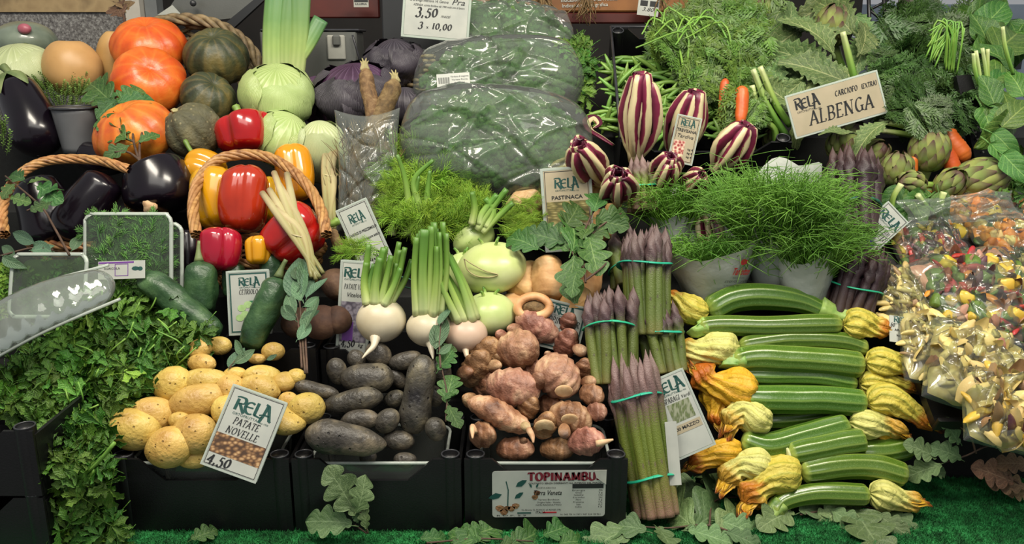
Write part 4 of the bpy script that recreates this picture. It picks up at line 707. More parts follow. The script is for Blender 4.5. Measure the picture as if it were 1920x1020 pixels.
G('pumpkin', 252, 250, 78, 56, 'mottled orange pumpkin behind the oak twig, lowest of the three', 'pumpkin', MT['pumpkinmot'], (-.3, -.4, 1), 11, .08, -.07, False, seed=3, group='orange pumpkins')
G('squash', 406, 108, 60, 52, 'dark green ribbed squash with yellow streaks, topmost right in the wicker basket', 'squash', MT['squash'], (.1, -.6, 1), 10, .10, -.03, False, seed=4, group='green squashes')
G('squash', 391, 184, 52, 44, 'dark green and ochre squash in the middle right of the basket', 'squash', MT['squash'], (.6, -.6, .8), 10, .08, -.03, False, seed=5, group='green squashes')
G('squash', 362, 246, 56, 52, 'warty grey green squash with a pale stem, above the yellow pepper', 'squash', MT['squashw'], (-.6, -.5, 1), 9, .1, -.06, True, .06, seed=6, group='green squashes')
G('butternut_squash', 136, 128, 52, 54, 'pale orange butternut squash left of the wicker basket', 'squash', MT['butternut'], (0, 0, 1), 0, 0, .0, False, seed=7)
G('butternut_squash', 212, 112, 30, 56, 'narrow pale butternut squash peeping out behind the top orange pumpkin', 'squash', MT['butternut'], (.15, 0, 1), 0, 0, .04, False, seed=8)
def cup(base, ax, az, prof, wid, curv=.6, nu=8, mb=None, ruff=0, seed=0, curl=0):
    """leaf standing on 'base' around axis ax at azimuth az; prof = (radius, height) pairs, wid = half widths"""
    mb = mb or MB(); ax = np.array(ax, float); ax /= np.linalg.norm(ax); _, u, v = rot_to(ax, (0, -1, .3)); rd = u * math.cos(az) + v * math.sin(az); la = np.cross(ax, rd)
    m = 14; pr = cat([(a, b, 0) for a, b in prof], m); w_ = cat([(a, 0, 0) for a in wid], m)[:, 0]; U = np.linspace(-1, 1, nu + 1); V = []
    for i in range(m):
        for q in U:
            off = q * q * w_[i] * curv; V.append(base + ax * pr[i, 1] + rd * (pr[i, 0] - off) + la * q * w_[i] * math.cos(min(1.2, abs(q) * curv * .6)) + (rd * math.sin(i * 1.3 + q * 5 + seed) * ruff * abs(q) if ruff else 0))
    n = nu + 1; qd = []; uv = []
    for i in range(m - 1):
        for j in range(nu):
            qd.append((i * n + j, i * n + j + 1, (i + 1) * n + j + 1, (i + 1) * n + j)); uv += [(U[j], i / (m - 1)), (U[j + 1], i / (m - 1)), (U[j + 1], (i + 1) / (m - 1)), (U[j], (i + 1) / (m - 1))]
    mb.add(np.array(V), qd, None, uv); return mb
def cabbage(px, py, rx, ry, label, mat, dy=0., leafmat=None, nl=5, ax=(0, -.3, 1), seed=0, group='cabbages', open_=1.03, ruff=.05, name='cabbage'):
    o, k = on(px, py, dy); t = T(name, label, 'cabbage', o - np.array([0, 0, ry * k]), group); R = rx * k; H = ry * k; a = np.array(ax, float); a /= np.linalg.norm(a)
    add('head', disp(sweep([o - a * H, o, o + a * H], R, 40, 24, .5, .5, up=(0, -1, 0)), R * .03, 6, seed), mat, t)
    for i in range(nl):
        az = i * 2.4 + seed; f = 1.02 + .015 * i
        pr = [(R * math.sin(q) * f * (open_ if q > 1.6 else 1), -H * math.cos(q) * f) for q in (.15, .7, 1.2, 1.7, 2.15, 2.5)]
        add('wrapper_leaf', disp(cup(o, a, az, pr, [R * .15, R * .55, R * .8, R * .85, R * .7, R * .25], .45, 10, ruff=R * ruff, seed=i), R * .02, 12, i), leafmat or mat, t)
    return t
cabbage(521, 180, 66, 56, 'pale green cabbage in front of the leek', MT['cabbage'], -.04, seed=2, ax=(.2, -.5, 1))
cabbage(528, 262, 54, 52, 'pale cabbage between the red pepper and the orange pepper', MT['cabbage'], -.0, seed=3, ax=(.6, -.3, 1), nl=4)
cabbage(604, 285, 48, 60, 'pale green cabbage right of the pepper basket', MT['cabpale'], .03, seed=4, nl=4)
cabbage(40, 130, 60, 46, 'pale flat cabbage at the far left back', MT['cabpale'], .0, seed=5, nl=3)
cabbage(668, 185, 74, 66, 'large red cabbage with loose dark outer leaves behind the two brown roots', MT['redcab'], .06, MT['redcabout'], 5, seed=6, group='red cabbages', open_=1.15, ruff=.12)
cabbage(742, 120, 48, 46, 'dark red cabbage at the top behind the large one', MT['redcabout'], .10, MT['redcabout'], 5, seed=7, group='red cabbages', open_=1.2, ruff=.14)
cabbage(598, 190, 36, 48, 'purple red cabbage between the pale cabbage and the large red one', MT['redcab'], .10, MT['redcab'], 3, seed=8, group='red cabbages')
cabbage(760, 200, 38, 36, 'small dark red cabbage right of the two brown roots', MT['redcabout'], .06, MT['redcabout'], 4, seed=9, group='red cabbages', open_=1.15)
# leek
t = T('leek', 'leek with thick green shafts standing behind the pale cabbage', 'leek', P(530, 150, 2.3))
for (a, b, c, r, rm) in (((512, 150), (512, 60), (520, -30), 19, [1, 1, 1.05]), ((535, 150), (536, 60), (546, -30), 16, [1, 1, 1.1]), ((553, 150), (560, 70), (562, -30), 17, [1, 1.1, 1.3]), ((556, 120), (572, 90), (602, 36), 15, [.7, 1, .95])):
    k = mpp(80, 2.3); add('shaft', sweep([P(*a, 2.3), P(*b, 2.3), P(*c, 2.32)], [q * r * k for q in rm], 20, 14, flat=.5, up=(0, 1, 0), mod=lambda th, tt: 1 + .06 * np.cos(3 * th)), MT['leekg'], t)
# aubergines
def auberg(pts, r, rm, label, dy=0., calyx=None, scar=None, seed=0):
    p = [onl(x, y, pts, dy) for x, y in pts]; k = mpp(pts[1][1], Yb(pts[1][1]) + dy); t = T('aubergine', label, 'aubergine', p[len(p) // 2] - np.array([0, 0, r * k]), 'aubergines')
    add('fruit', disp(sweep(p, [q * r * k for q in rm], 36, 26, .12, .25), r * k * .03, 6, seed), MT['eggplant'], t)
    if calyx:
        d = p[0] - p[1]; d /= np.linalg.norm(d)
        for i in range(5): add('calyx_lobe', cup(p[0] + d * r * k * .25, -d, i * 1.256 + .3, [(r * k * .15, -r * k * .08), (r * k * .62, r * k * .12), (r * k * .9, r * k * .6), (r * k * 1.0, r * k * 1.15)], [r * k * .12, r * k * .4, r * k * .28, r * k * .03], .5, 4), MT['calyx'], t)
        add('stem', sweep([p[0], p[0] + d * r * k * .5 + np.array([.003, 0, 0]), p[0] + d * r * k * .85 - np.array([.004, 0, 0])], [r * k * .28, r * k * .16, r * k * .2], 12, 8, 0, .1), MT['calyx'], t)
    if scar: q = onl(scar[0], scar[1], pts, dy); kk = k; add('blossom_scar', disp(sweep([q + np.array([0, -r * k * .80, 0]), q + np.array([0, -r * k * .90, 0])], scar[2] * kk, 18, 4, mod=lambda th, tt: 1 + .25 * np.sin(3 * th)), .001, 40, 3), MT['topicut'], t, 'pale yellow blossom scar')
    return t
auberg([(22, 152), (42, 190), (66, 240), (72, 292)], 42, [.75, .95, 1.1, 1.05], 'tall black aubergine with a green calyx at the far left', -.05, calyx=1, seed=1)
auberg([(280, 310), (296, 345), (306, 400)], 62, [.9, 1.05, .95], 'round black aubergine with a pale blossom scar beside the yellow pepper', -.03, scar=(302, 378, 12), seed=2)
auberg([(205, 330), (165, 385), (120, 450)], 44, [.8, 1, 1.05], 'glossy black aubergine lying diagonally in the left basket', -.02, seed=3)
auberg([(60, 340), (90, 400), (100, 470)], 50, [.8, 1, 1], 'black aubergine in shadow behind the left oak twig', .03, seed=4)
auberg([(230, 420), (270, 470), (330, 510)], 44, [.8, 1, 1], 'black aubergine behind the dill tray', .05, seed=5)
auberg([(350, 430), (352, 470), (350, 520)], 30, [.8, 1, 1], 'small dark aubergine between the dill tray and the red pepper', .02, seed=6)
auberg([(150, 290), (200, 300), (240, 290)], 30, [.9, 1, .8], 'dark aubergine under the mottled pumpkin', .03, seed=7)
# sweet peppers
def pepper(pts, r, rm, mat, label, dy=0., stem=None, lobes=4, seed=0, dep=.09):
    p = [onl(x, y, pts, dy) for x, y in pts]; k = mpp(pts[0][1], Yb(pts[0][1]) + dy); t = T('sweet_pepper', label, 'pepper', p[-1] - np.array([0, 0, r * k * .5]), 'sweet peppers in the wicker basket')
    f = sweep(p, [q * r * k for q in rm], 48, 30, .22, .2, mod=lambda th, tt: 1 - dep * (1 - np.abs(np.cos(lobes * th / 2 + seed))) ** 2 * 2.2, up=(0, -1, 0)); v = f.verts(); d = p[-1] - p[0]; L = np.linalg.norm(d); d /= L
    c = p[0]; s = (v - c) @ d; rad = np.linalg.norm(v - c - np.outer(s, d), axis=1) / (r * k); f.setv(v + np.outer(np.clip(1 - rad * 2.0, 0, 1) * (np.where(s < L * .3, 1, -.6)) * r * k * .22, d)); disp(f, r * k * .06, 6, seed, 2); add('fruit', f, mat, t)
    if stem:
        q = [onl(x, y, pts, dy) for x, y in stem]; add('stem', sweep(q, [r * k * .22, r * k * .12, r * k * .15], 12, 10, 0, .1, mod=lambda th, tt: 1 + .12 * np.cos(5 * th)), MT['pstem'], t)
    return t
pepper([(452, 215), (460, 250), (462, 290)], 55, [.85, 1, .95, .8], MT['pred'], 'large red pepper at the top with an upright green stem', -.05, [(452, 222), (446, 208), (440, 198)], seed=1)
pepper([(545, 270), (552, 320), (556, 380)], 36, [.9, 1, 1, .8], MT['pora'], 'orange pepper under the basket handle on the right', -.02, seed=2)
pepper([(345, 310), (385, 318), (410, 335)], 36, [.7, 1, 1, .9], MT['pyel'], 'yellow pepper poking left out of the basket with a bent green stem', -.03, [(372, 300), (356, 280), (346, 262)], seed=3)
pepper([(405, 312), (402, 370), (410, 430)], 42, [.9, 1, .95, .7], MT['pyel'], 'yellow pepper upright behind the big red one inside the handle', -.03, seed=4)
pepper([(462, 310), (458, 370), (452, 440)], 46, [.85, 1, .98, .72], MT['pred'], 'big upright glossy red pepper in the middle of the basket', -.06, seed=5)
pepper([(412, 425), (412, 468), (410, 512)], 41, [.9, 1, .95, .7], MT['pred'], 'small red pepper low at the left of the basket', -.05, seed=6)
pepper([(482, 440), (484, 470), (484, 498)], 24, [.9, 1, .95, .8], MT['pyel'], 'small yellow pepper beside the low red one', -.05, seed=7)
pepper([(600, 408), (560, 432), (505, 480)], 52, [.9, 1, .95, .72], MT['pred'], 'long red pepper lying tilted behind the lemongrass', -.05, [(600, 418), (622, 420), (636, 412)], seed=8, lobes=3)
pepper([(505, 330), (512, 380), (520, 420)], 30, [.9, 1, .9, .7], MT['pyel'], 'dull olive yellow pepper in shadow between the red and the orange one', .03, seed=9)
# wicker
def strand(pts, r, n=6, seg=60): return sweep(pts, r, n, seg, capped=False)
def handle(t, pts, r, dy=0., twist=10, ns=6, mat='wick', name='handle_strand', seg=110, y=None):
    c = cat([on(p[0], p[1], dy + (p[2] if len(p) > 2 else 0))[0] if y is None else P(p[0], p[1], y) for p in pts], 90); k = mpp(pts[0][1], Yb(pts[0][1]) + dy); T_ = np.gradient(c, axis=0); T_ /= np.linalg.norm(T_, axis=1)[:, None]
    u = np.cross(T_, [0, 1, 0]); u /= np.linalg.norm(u, axis=1)[:, None]; v = np.cross(T_, u)
    for i in range(ns):
        a = np.linspace(0, twist, 90) + i * 2 * PI / ns; q = c + (u * np.cos(a)[:, None] + v * np.sin(a)[:, None]) * r * k * .62; mb = MB(); L = q
        add(name, sweep_raw(q, r * k * .42), MT[mat], t)
def sweep_raw(q, r, n=7):
    T_ = np.gradient(q, axis=0); T_ /= np.maximum(np.linalg.norm(T_, axis=1), 1e-9)[:, None]; u = np.cross(T_, [.1, 1, .05]); u /= np.linalg.norm(u, axis=1)[:, None]; v = np.cross(T_, u); th = np.arange(n) / n * 2 * PI; m = len(q)
    V = (q[:, None, :] + (np.cos(th)[None, :, None] * u[:, None, :] + np.sin(th)[None, :, None] * v[:, None, :]) * r).reshape(-1, 3); i, j = np.meshgrid(np.arange(m - 1), np.arange(n), indexing='ij'); i = i.ravel(); j = j.ravel(); j2 = (j + 1) % n
    mb = MB(); mb.add(V, np.stack([i * n + j, i * n + j2, (i + 1) * n + j2, (i + 1) * n + j], 1)); return mb
def basket(label, c, X, Y, Zb, rx, ry, rows, step, r, mat, nst=22, taper=.97, arc=(0, 2 * PI), loc=None):
    """woven wall: rings of weavers stepping along Zb from the rim, passing in front of and behind the stakes"""
    X, Y, Zb = [np.array(q, float) for q in (X, Y, Zb)]; t = T('wicker_basket', label, 'basket', c + Zb * rows * step); a = np.linspace(arc[0], arc[1], 160)
    for j in range(rows):
        f = taper ** j; w_ = r * 1.1 * np.cos(a * nst / 2 + (j % 2) * PI); add('weaver', sweep_raw(c + Zb * step * j + np.outer(np.cos(a) * (rx * f + w_), X) + np.outer(np.sin(a) * (ry * f + w_), Y), r, 6), MT[mat], t)
    for i in range(nst):
        b = arc[0] + (arc[1] - arc[0]) * (i + .5) / nst; q = np.array([c + Zb * step * j + X * math.cos(b) * rx * taper ** j + Y * math.sin(b) * ry * taper ** j for j in np.linspace(0, rows - 1, 6)]); add('stake', sweep_raw(q, r * .8, 6), MT[mat], t)
    for i in range(4):
        ph = i * PI / 2; add('rim_strand', sweep_raw(c - Zb * r + np.outer(np.cos(a) * (rx + r * 1.6 * np.cos(a * 9 + ph)), X) + np.outer(np.sin(a) * (ry + r * 1.6 * np.cos(a * 9 + ph)), Y) + np.outer(np.sin(a * 9 + ph), Zb) * r * 1.6, r * 1.25, 6), MT[mat], t)
    return t
kb = mpp(150, 2.38)
basket('big old grey-brown wicker basket tipped on its side behind the pumpkins', P(342, 166, 2.40), (1, 0, 0), (0, .34, .94), (0, .94, -.34), 156 * kb, 134 * kb, 12, .012, .0062, 'wickdk', 26, .955)
Cb = on(482, 470, .0)[0]
tb = basket('light willow basket holding the sweet peppers, seen low left under the red pepper', Cb + np.array([0, .06, -.015]), (1, 0, 0), (0, 1, .12), (0, 0, -1), .125, .085, 7, .011, .0036, 'wick', 26, .97)
handle(tb, [(368, 440), (362, 390), (372, 340), (405, 302), (450, 290), (500, 294), (545, 318), (582, 356), (604, 400), (612, 440)], 11, -.11, 22)
Cb = on(140, 440, .0)[0]
tl = basket('light willow basket of black aubergines at the left, behind the herb trays', Cb + np.array([0, .10, -.02]), (1, 0, 0), (0, 1, .12), (0, 0, -1), .16, .09, 7, .011, .0036, 'wick', 26, .97)
handle(tl, [(8, 440), (4, 400), (14, 360), (40, 325), (80, 304), (130, 298), (190, 302), (244, 318)], 10, -.13, 20)
t = T('wicker_basket', 'dark wicker basket edge behind the red cabbages and the bagged greens', 'basket', P(780, 200, 2.42))
for j in range(12):
    a = np.linspace(0, 1, 40); q = np.stack([P(745 + 70 * x, 105 + j * 9, 2.42 + .006 * math.cos(x * 26 + j * PI)) for x in a]); add('weaver', sweep_raw(q, .005, 6), MT['wickdk'], t)
# cucumbers
def cuc(pts, r, label, dy=0., seed=0, rm=(.75, 1, 1.02, .95, .75), stem=None):
    p = [onl(x, y, pts, dy) for x, y in pts]; k = mpp(pts[0][1], Yb(pts[0][1]) + dy); t = T('cucumber', label, 'cucumber', p[-1] - np.array([0, 0, r * k * .6]), 'cucumbers')
    add('fruit', disp(sweep(p, [q * r * k for q in rm], 26, 40, .12, .1, mod=lambda th, tt: 1 + .03 * np.cos(7 * th)), r * k * .07, 22, seed, 3), MT['cuc'], t)
    d = p[0] - p[1]; d /= np.linalg.norm(d); add('stem', sweep([p[0], p[0] + d * r * k * .7, p[0] + d * r * k * 1.3 + np.array([.003, 0, 0])], [r * k * .35, r * k * .18, r * k * .15], 8, 6), MT['calyx'], t)
cuc([(374, 490), (376, 530), (376, 590)], 29, 'short upright cucumber left of the CETRIOLO sign', -.02, 1)
cuc([(262, 518), (310, 548), (360, 592), (412, 628)], 27, 'long dark cucumber lying diagonally from the dill tray to the sign', -.03, 2)
cuc([(440, 492), (438, 520), (438, 560)], 20, 'small cucumber behind the CETRIOLO sign', .02, 3)
cuc([(506, 475), (508, 500), (508, 540)], 20, 'cucumber end standing up above the sign, right of the yellow pepper', .0, 4)
cuc([(522, 520), (508, 560), (484, 610), (466, 655)], 26, 'long cucumber leaning along the right edge of the CETRIOLO sign', -.045, 5)
# roots and knobs
def roundveg(name, px, py, rx, ry, ang, label, cat_, mat, dy=0., namp=.06, nf=10, seed=1, group=None, n=24, seg=20, dz=0): return solo(name, blob(px, py, rx, ry, ang, dy, dz, seed, namp, nf, n, seg), mat, label, cat_, group)
roundveg('beet', 603, 605, 32, 36, 90, 'round earthy beet left of the PATATE VIOLA sign', 'beet', MT['beet'], .0, seed=1, group='earthy beets')
roundveg('beet', 636, 535, 30, 36, 60, 'earthy beet above, behind the top of the PATATE VIOLA sign', 'beet', MT['beet'], .03, seed=2, group='earthy beets')
roundveg('beet', 560, 605, 28, 32, 90, 'earthy beet behind the grey-green twig', 'beet', MT['beet'], .02, seed=3, group='earthy beets')
roundveg('beet', 632, 600, 26, 30, 90, 'earthy brown beet touching the PATATE VIOLA sign', 'beet', MT['beet'], -.0, seed=4, group='earthy beets')
roundveg('celeriac', 1072, 352, 66, 62, 0, 'large knobbly celeriac behind the PASTINACA sign', 'celeriac', MT['celeriac'], .02, .1, 14, 5)
roundveg('celeriac', 985, 390, 36, 38, 0, 'pale celeriac left of the PASTINACA sign', 'celeriac', MT['celeriac'], .03, .1, 14, 6)
def root(pts, rm, mat, label, dy=0., cat_='parsnip', name='parsnip', group='parsnips', seed=0, c1=.3):
    p = [onl(x, y, pts, dy) for x, y in pts]; k = mpp(pts[0][1], Yb(pts[0][1]) + dy); return solo(name, disp(sweep(p, [q * k for q in rm], 22, 34, .14, c1, mod=lambda th, tt: 1 + .025 * np.sin(60 * tt + np.sin(th) * 2)), max(rm) * k * .09, 14, seed, 3), mat, label, cat_, group)
root([(1024, 478), (1030, 520), (1036, 570)], [22, 32, 36, 34], MT['parsnip'], 'thick upright parsnip in the middle, left of the oak leaves', -.03, seed=1)
root([(975, 490), (985, 530), (960, 560)], [22, 30, 34, 26], MT['parsnip'], 'short fat parsnip right of the kohlrabi', -.0, seed=2)
root([(1100, 480), (1098, 530), (1085, 570)], [26, 30, 30, 26], MT['parsnip'], 'parsnip behind the oak twig, above the TOPINAMBUR card', .01, seed=3)
root([(1098, 585), (1080, 560), (1070, 600)], [24, 28, 24], MT['parsnip'], 'parsnip beside the purple-tipped asparagus', .0, seed=4)
root([(1068, 388), (1062, 420), (1058, 450)], [9, 11, 13], MT['parsnip'], 'thin parsnip root end standing in front of the PASTINACA sign', -.06, seed=5)
root([(1172, 348), (1156, 375), (1140, 410)], [9, 12, 16], MT['parsnip'], 'parsnip root tip sticking up beside the radicchio', -.04, seed=6)
root([(1126, 392), (1128, 420), (1140, 450)], [12, 16, 20], MT['parsnip'], 'parsnip behind the oak leaves near the dark asparagus', .0, seed=7)
root([(940, 560), (990, 590), (1040, 586)], [20, 30, 30, 24], MT['parsnip'], 'parsnip lying behind the pink tubers', .03, seed=8)
o, k = on(1000, 575, -.04); t = T('parsnip', 'parsnip crown seen end on, a pale ring around dried hairs', 'parsnip', o, 'parsnips'); ring = [o + np.array([math.cos(a) * 30 * k, math.sin(a) * .012, math.sin(a) * 17 * k]) for a in np.linspace(0, 2 * PI, 30)]
add('crown_ring', disp(sweep(ring, 8 * k, 12, 50, capped=False), .002, 20, 2), MT['parsnip'], t); add('crown', blob(1000, 577, 26, 13, 0, -.03, namp=.2, nf=40), MT['rootbrown'], t)
root([(742, 148), (726, 190), (704, 240), (694, 288)], [15, 17, 19, 20], MT['rootbrown'], 'thick brown hairy root leaning right out of the clear bag', -.05, 'root', 'burdock_root', 'brown roots', 9, .02)
root([(684, 128), (690, 165), (698, 210), (700, 260)], [12, 14, 13, 12], MT['rootbrown'], 'thinner brown hairy root standing left in the clear bag', -.09, 'root', 'burdock_root', 'brown roots', 10, .02)
for i, (x, y, nm) in enumerate(((742, 150, 'burdock_root'), (684, 128, 'burdock_root.001'))):
    ob = bpy.data.objects[nm]; pp = (((742, 148), (726, 190), (704, 240), (694, 288)), ((684, 128), (690, 165), (698, 210), (700, 260)))[i]
    for j in range(5): q = onl(x, y, pp, -.05 if i == 0 else -.09); kk = mpp(y, q[1]); e = q + np.array([(j - 2) * 4 * kk - (.004 if i == 0 else 0), -.003, (14 + 5 * (j % 2)) * kk]); add('leaf_stub', sweep([q + np.array([(j - 2) * 3 * kk, 0, -4 * kk]), (q + e) / 2, e], [4 * kk, 3 * kk, .6 * kk], 8, 5), MT['stemdry'], ob, 'dry straw coloured leaf stub')
root([(622, 428), (630, 450), (642, 480)], [8, 9, 10], MT['rootbrown'], 'small brown root beside the red pepper stem', -.03, 'root', 'parsley_root', 'brown roots', 11)
def kohl(px, py, rx, ry, label, dy, seed, crack=False):
    o, k = on(px, py, dy); t = T('kohlrabi', label, 'kohlrabi', o - np.array([0, 0, ry * k]), 'kohlrabi'); add('bulb', disp(sweep([o - np.array([-.1, 0, 1]) * ry * k, o, o + np.array([-.1, 0, 1]) * ry * k], rx * k, 36, 24, .5, .5), rx * k * .04, 7, seed), MT['kohl'], t)
    rr = random.Random(seed)
    for i in range(3):
        a = i * 2.1 + seed; b = o + np.array([math.cos(a) * rx * .25 * k, math.sin(a) * rx * .25 * k, ry * .93 * k]); add('stalk_stub', sweep([b, b + np.array([math.cos(a) * .3, math.sin(a) * .2, 1]) * .006, b + np.array([math.cos(a) * .8, math.sin(a) * .3, 1.2]) * .011], [.004, .003, .0025], 8, 5), MT['stalk'], t)
    if crack:
        pts = [P(px - 50 * 1 + x * 1., py + y, Yb(py) + dy - rx * k * (1 - ((x - 50) / rx) ** 2 * .6) ** .5 * .99) for x, y in ((-2, -18), (16, -6), (40, 6), (62, 12), (44, 17), (20, 14), (4, 2), (-2, -18))]; add('healed_crack', sweep(pts, .0012, 6, 60, capped=False), MT['stemdry'], t, 'pale brown healed crack')
kohl(922, 503, 66, 48, 'big smooth pale green kohlrabi with a healed crack', -.03, 1, True); kohl(915, 590, 52, 40, 'kohlrabi behind the pink tubers, below the cracked one', -.0, 2); kohl(868, 515, 34, 42, 'kohlrabi half hidden left of the cracked one', .02, 3)
def turnip(px, py, rx, ry, label, mat, dy, tail, stalks, top, seed, cutleaf=True, splay=1.):
    o, k = on(px, py, dy); t = T('white_turnip', label, 'turnip', o - np.array([0, 0, ry * k * 1.4]), 'white turnips'); q = [on(x, y, dy)[0] for x, y in tail]
    add('bulb', disp(sweep([o + np.array([0, 0, ry * k]), o, o - np.array([0, 0, ry * k])], rx * k, 36, 24, .5, .5), rx * k * .035, 8, seed), mat, t); add('tap_root', disp(sweep(q, [11 * k, 6 * k, 4 * k, 1.2 * k], 12, 12), .001, 30, seed), mat, t)
    rr = random.Random(seed); ck = P(*top, Yb(py) + dy + .01)
    for i in range(stalks):
        a = i * 2.4; s = math.sqrt((i + .5) / stalks); b = o + np.array([math.cos(a) * s * rx * .55 * k, math.sin(a) * s * rx * .4 * k, ry * .82 * k]); e = ck + np.array([math.cos(a) * s * 34 * k * splay, math.sin(a) * s * 20 * k, rr.uniform(-.03, .015)]); m = (b + e) / 2 + np.array([math.cos(a) * 6 * k, 0, 0])
        add('stalk', sweep([b, m, e], [12 * k, 8 * k, rr.uniform(5.5, 8.5) * k], 12, 12, flat=.7), MT['stalk'], t)
    return t, ck
turnip(714, 600, 46, 42, 'large white turnip with a bent tap root, left of the three', MT['turnip'], -.045, [(704, 632), (700, 650), (690, 660), (678, 672)], 13, (732, 470), 1, splay=1.5)
turnip(804, 614, 43, 34, 'white turnip in the middle with its stalks tied straight up', MT['turnip'], -.04, [(806, 640), (808, 650), (810, 662), (812, 674)], 15, (808, 430), 2, splay=.9)
turnip(872, 626, 42, 34, 'pinkish white turnip on the right of the three, beside the pink tubers', MT['turnippink'], -.02, [(872, 650), (874, 660), (876, 668), (880, 676)], 9, (820, 480), 3, splay=.7)
o, k = on(812, 492, -.05); add('tie', sweep([o + np.array([math.cos(a) * 30 * k, math.sin(a) * .03, .004 * math.sin(2 * a)]) for a in np.linspace(0, 2 * PI, 30)], 2 * k, 6, 50, capped=False), MT['wire'], bpy.data.objects['white_turnip.001'], 'dark green wire tie')
o, k = on(762, 530, -.05); add('tie', sweep([o + np.array([math.cos(a) * 36 * k, math.sin(a) * .03, -.012 * math.cos(a)]) for a in np.linspace(0, 2 * PI, 30)], 1.3 * k, 6, 50, capped=False), MT['wire'], bpy.data.objects['white_turnip'], 'dark green wire tie')
# lemongrass
def lemong(label, starts, knot, ends, r, dy):
    kk = on(*knot, dy)[0]; k = mpp(knot[1], kk[1]); t = T('lemongrass_bundle', label, 'lemongrass', on(*ends[0], dy)[0], 'lemongrass bundles')
    for i, (s, e) in enumerate(zip(starts, ends)): kn = kk + np.array([(i - len(starts) / 2) * r * .7 * k, (i % 2) * r * k, 0]); add('stalk', sweep([on(*e, dy + .01)[0], kn, on(s[0], s[1], dy)[0]], [r * .5 * k, r * .8 * k, r * 1.1 * k, r * .9 * k], 12, 16), MT['lemon'], t)
    add('tie', sweep([kk + np.array([math.cos(a) * r * 2.2 * k, math.sin(a) * r * 1.8 * k, .002 * math.sin(a * 2)]) for a in np.linspace(0, 2 * PI, 24)], 1.6 * k, 6, 40, capped=False), MT['lemon'], t)
lemong('splayed lemongrass bundle in front of the long red pepper', [(492, 362), (505, 356), (514, 324), (538, 326), (516, 390), (520, 340)], (562, 440), [(600, 520), (596, 520), (590, 516), (606, 512), (584, 520), (592, 524)], 7, -.15)
lemong('upright lemongrass bundle left of the hairy roots', [(610, 278), (616, 272), (622, 280), (630, 284), (604, 320)], (619, 328), [(612, 430), (618, 440), (622, 436), (628, 430), (615, 440)], 6, -.02)
# radicchio: cupped leaves with broad white ribs
def radic(px, py, h, r, label, ax=(0, -.2, 1), dy=0., n=12, seed=0, curl=.5):
    h *= 1.2; r *= 1.08; o, k = on(px, py + h / 2, dy - .03); H = h * k; R = r * k; t = T('radicchio', label, 'radicchio', o, 'red radicchio heads')
    for i in range(n):
        q = 1 - .55 * i / n; az = i * 2.4 + seed; pr = [(R * .15, 0), (R * .75 * q, H * .25), (R * 1.0 * q, H * .55), (R * .85 * q, H * .82), (R * .5 * q, H * (.98 + .05 * (i % 3))), (R * (.1 + .2 * curl) * q, H * (.9 + .05 * (i % 2)))]
        add('leaf', cup(o, ax, az, pr, [R * .15, R * .24, R * .3, R * .36, R * .34, R * .22], 1.25, 8, ruff=R * .12, seed=i + seed), MT['rad'], t)
    add('inner_core', sweep([o, o + np.array(ax) / np.linalg.norm(ax) * H * .85], [R * .3, R * .45, R * .4, R * .05], 14, 8), MT['rad'], t)
radic(1192, 225, 130, 44, 'tallest radicchio head standing upright with long white ribs', dy=-.02, seed=1, n=13)
radic(1265, 240, 110, 40, 'radicchio head directly behind the TREVISANA sign', (.2, -.2, 1), .05, seed=2)
radic(1340, 272, 84, 42, 'dark radicchio head at the right of the group', (.5, -.3, 1), .0, seed=3)
radic(1128, 290, 90, 40, 'radicchio head lying left with an open purple core', (-.5, -.6, .8), -.02, seed=4, curl=1.4)
radic(1158, 325, 84, 38, 'radicchio head behind the small green asparagus bunch', (-.1, -.8, .6), -.03, seed=5, curl=1.6)
radic(1238, 310, 70, 34, 'short radicchio head just under the sign', (.1, -.7, .8), -.03, seed=6, curl=1.3)
radic(1318, 335, 84, 36, 'pale ribbed radicchio head hanging in front, right', (.1, -.5, -.9), .02, seed=7)
radic(1280, 320, 60, 26, 'small radicchio head between the two front ones', (.3, -.8, .5), -.04, seed=8, curl=1.3)
t = T('radicchio_leaf', 'single curled radicchio leaf standing at the left of the group', 'radicchio', on(1130, 270, -.03)[0])
k = mpp(240, 2.07); pts = [on(1150, 272, -.04)[0], on(1125, 256, -.05)[0], on(1106, 244, -.05)[0], on(1100, 228, -.04)[0], on(1114, 220, -.035)[0], on(1124, 232, -.045)[0], on(1114, 240, -.05)[0]]
add('rolled_blade', sweep(pts, [6 * k, 9 * k, 10 * k, 9 * k, 8 * k, 7 * k, 4 * k], 14, 40, flat=.35), MT['rad'], t)
# artichokes
def arti(px, py, r, label, ax=(0, -.5, 1), dy=0., seed=0, n=34, el=1.25, stalk=None):
    o, k = on(px, py, dy); R = r * k; H = R * el; a = np.array(ax, float); a /= np.linalg.norm(a); t = T('artichoke', label, 'artichoke', o - a * H, 'artichokes')
    add('heart', sweep([o - a * H * .85, o, o + a * H * .85], R * .82, 20, 12, .5, .5), MT['bract'], t)
    for i in range(n):
        f = i / (n - 1); th = .35 + 1.75 * f; az = i * 2.39996 + seed; q = [th - .1, th + .25, th + .55, th + .9]; s = [.93, 1.02, 1.04, 1.0 + .06 * (i % 2)]
        pr = [(max(R * .04, R * math.sin(min(x, 3.0)) * y), -H * math.cos(min(x, 3.0)) * y) for x, y in zip(q, s)]; w_ = R * (.42 - .16 * f)
        add('bract', cup(o, a, az, pr, [w_ * .8, w_, w_ * .75, w_ * .08], .55, 4), MT['bract'], t)
    e = o - a * H * .8; d = (np.array(stalk) if stalk else -a); add('stalk', sweep([e, e + d * R * .8, e + d * R * 1.6], [R * .34, R * .24, R * .24], 12, 8, mod=lambda th, tt: 1 + .08 * np.cos(6 * th)), MT['stalk'], t)
    return t
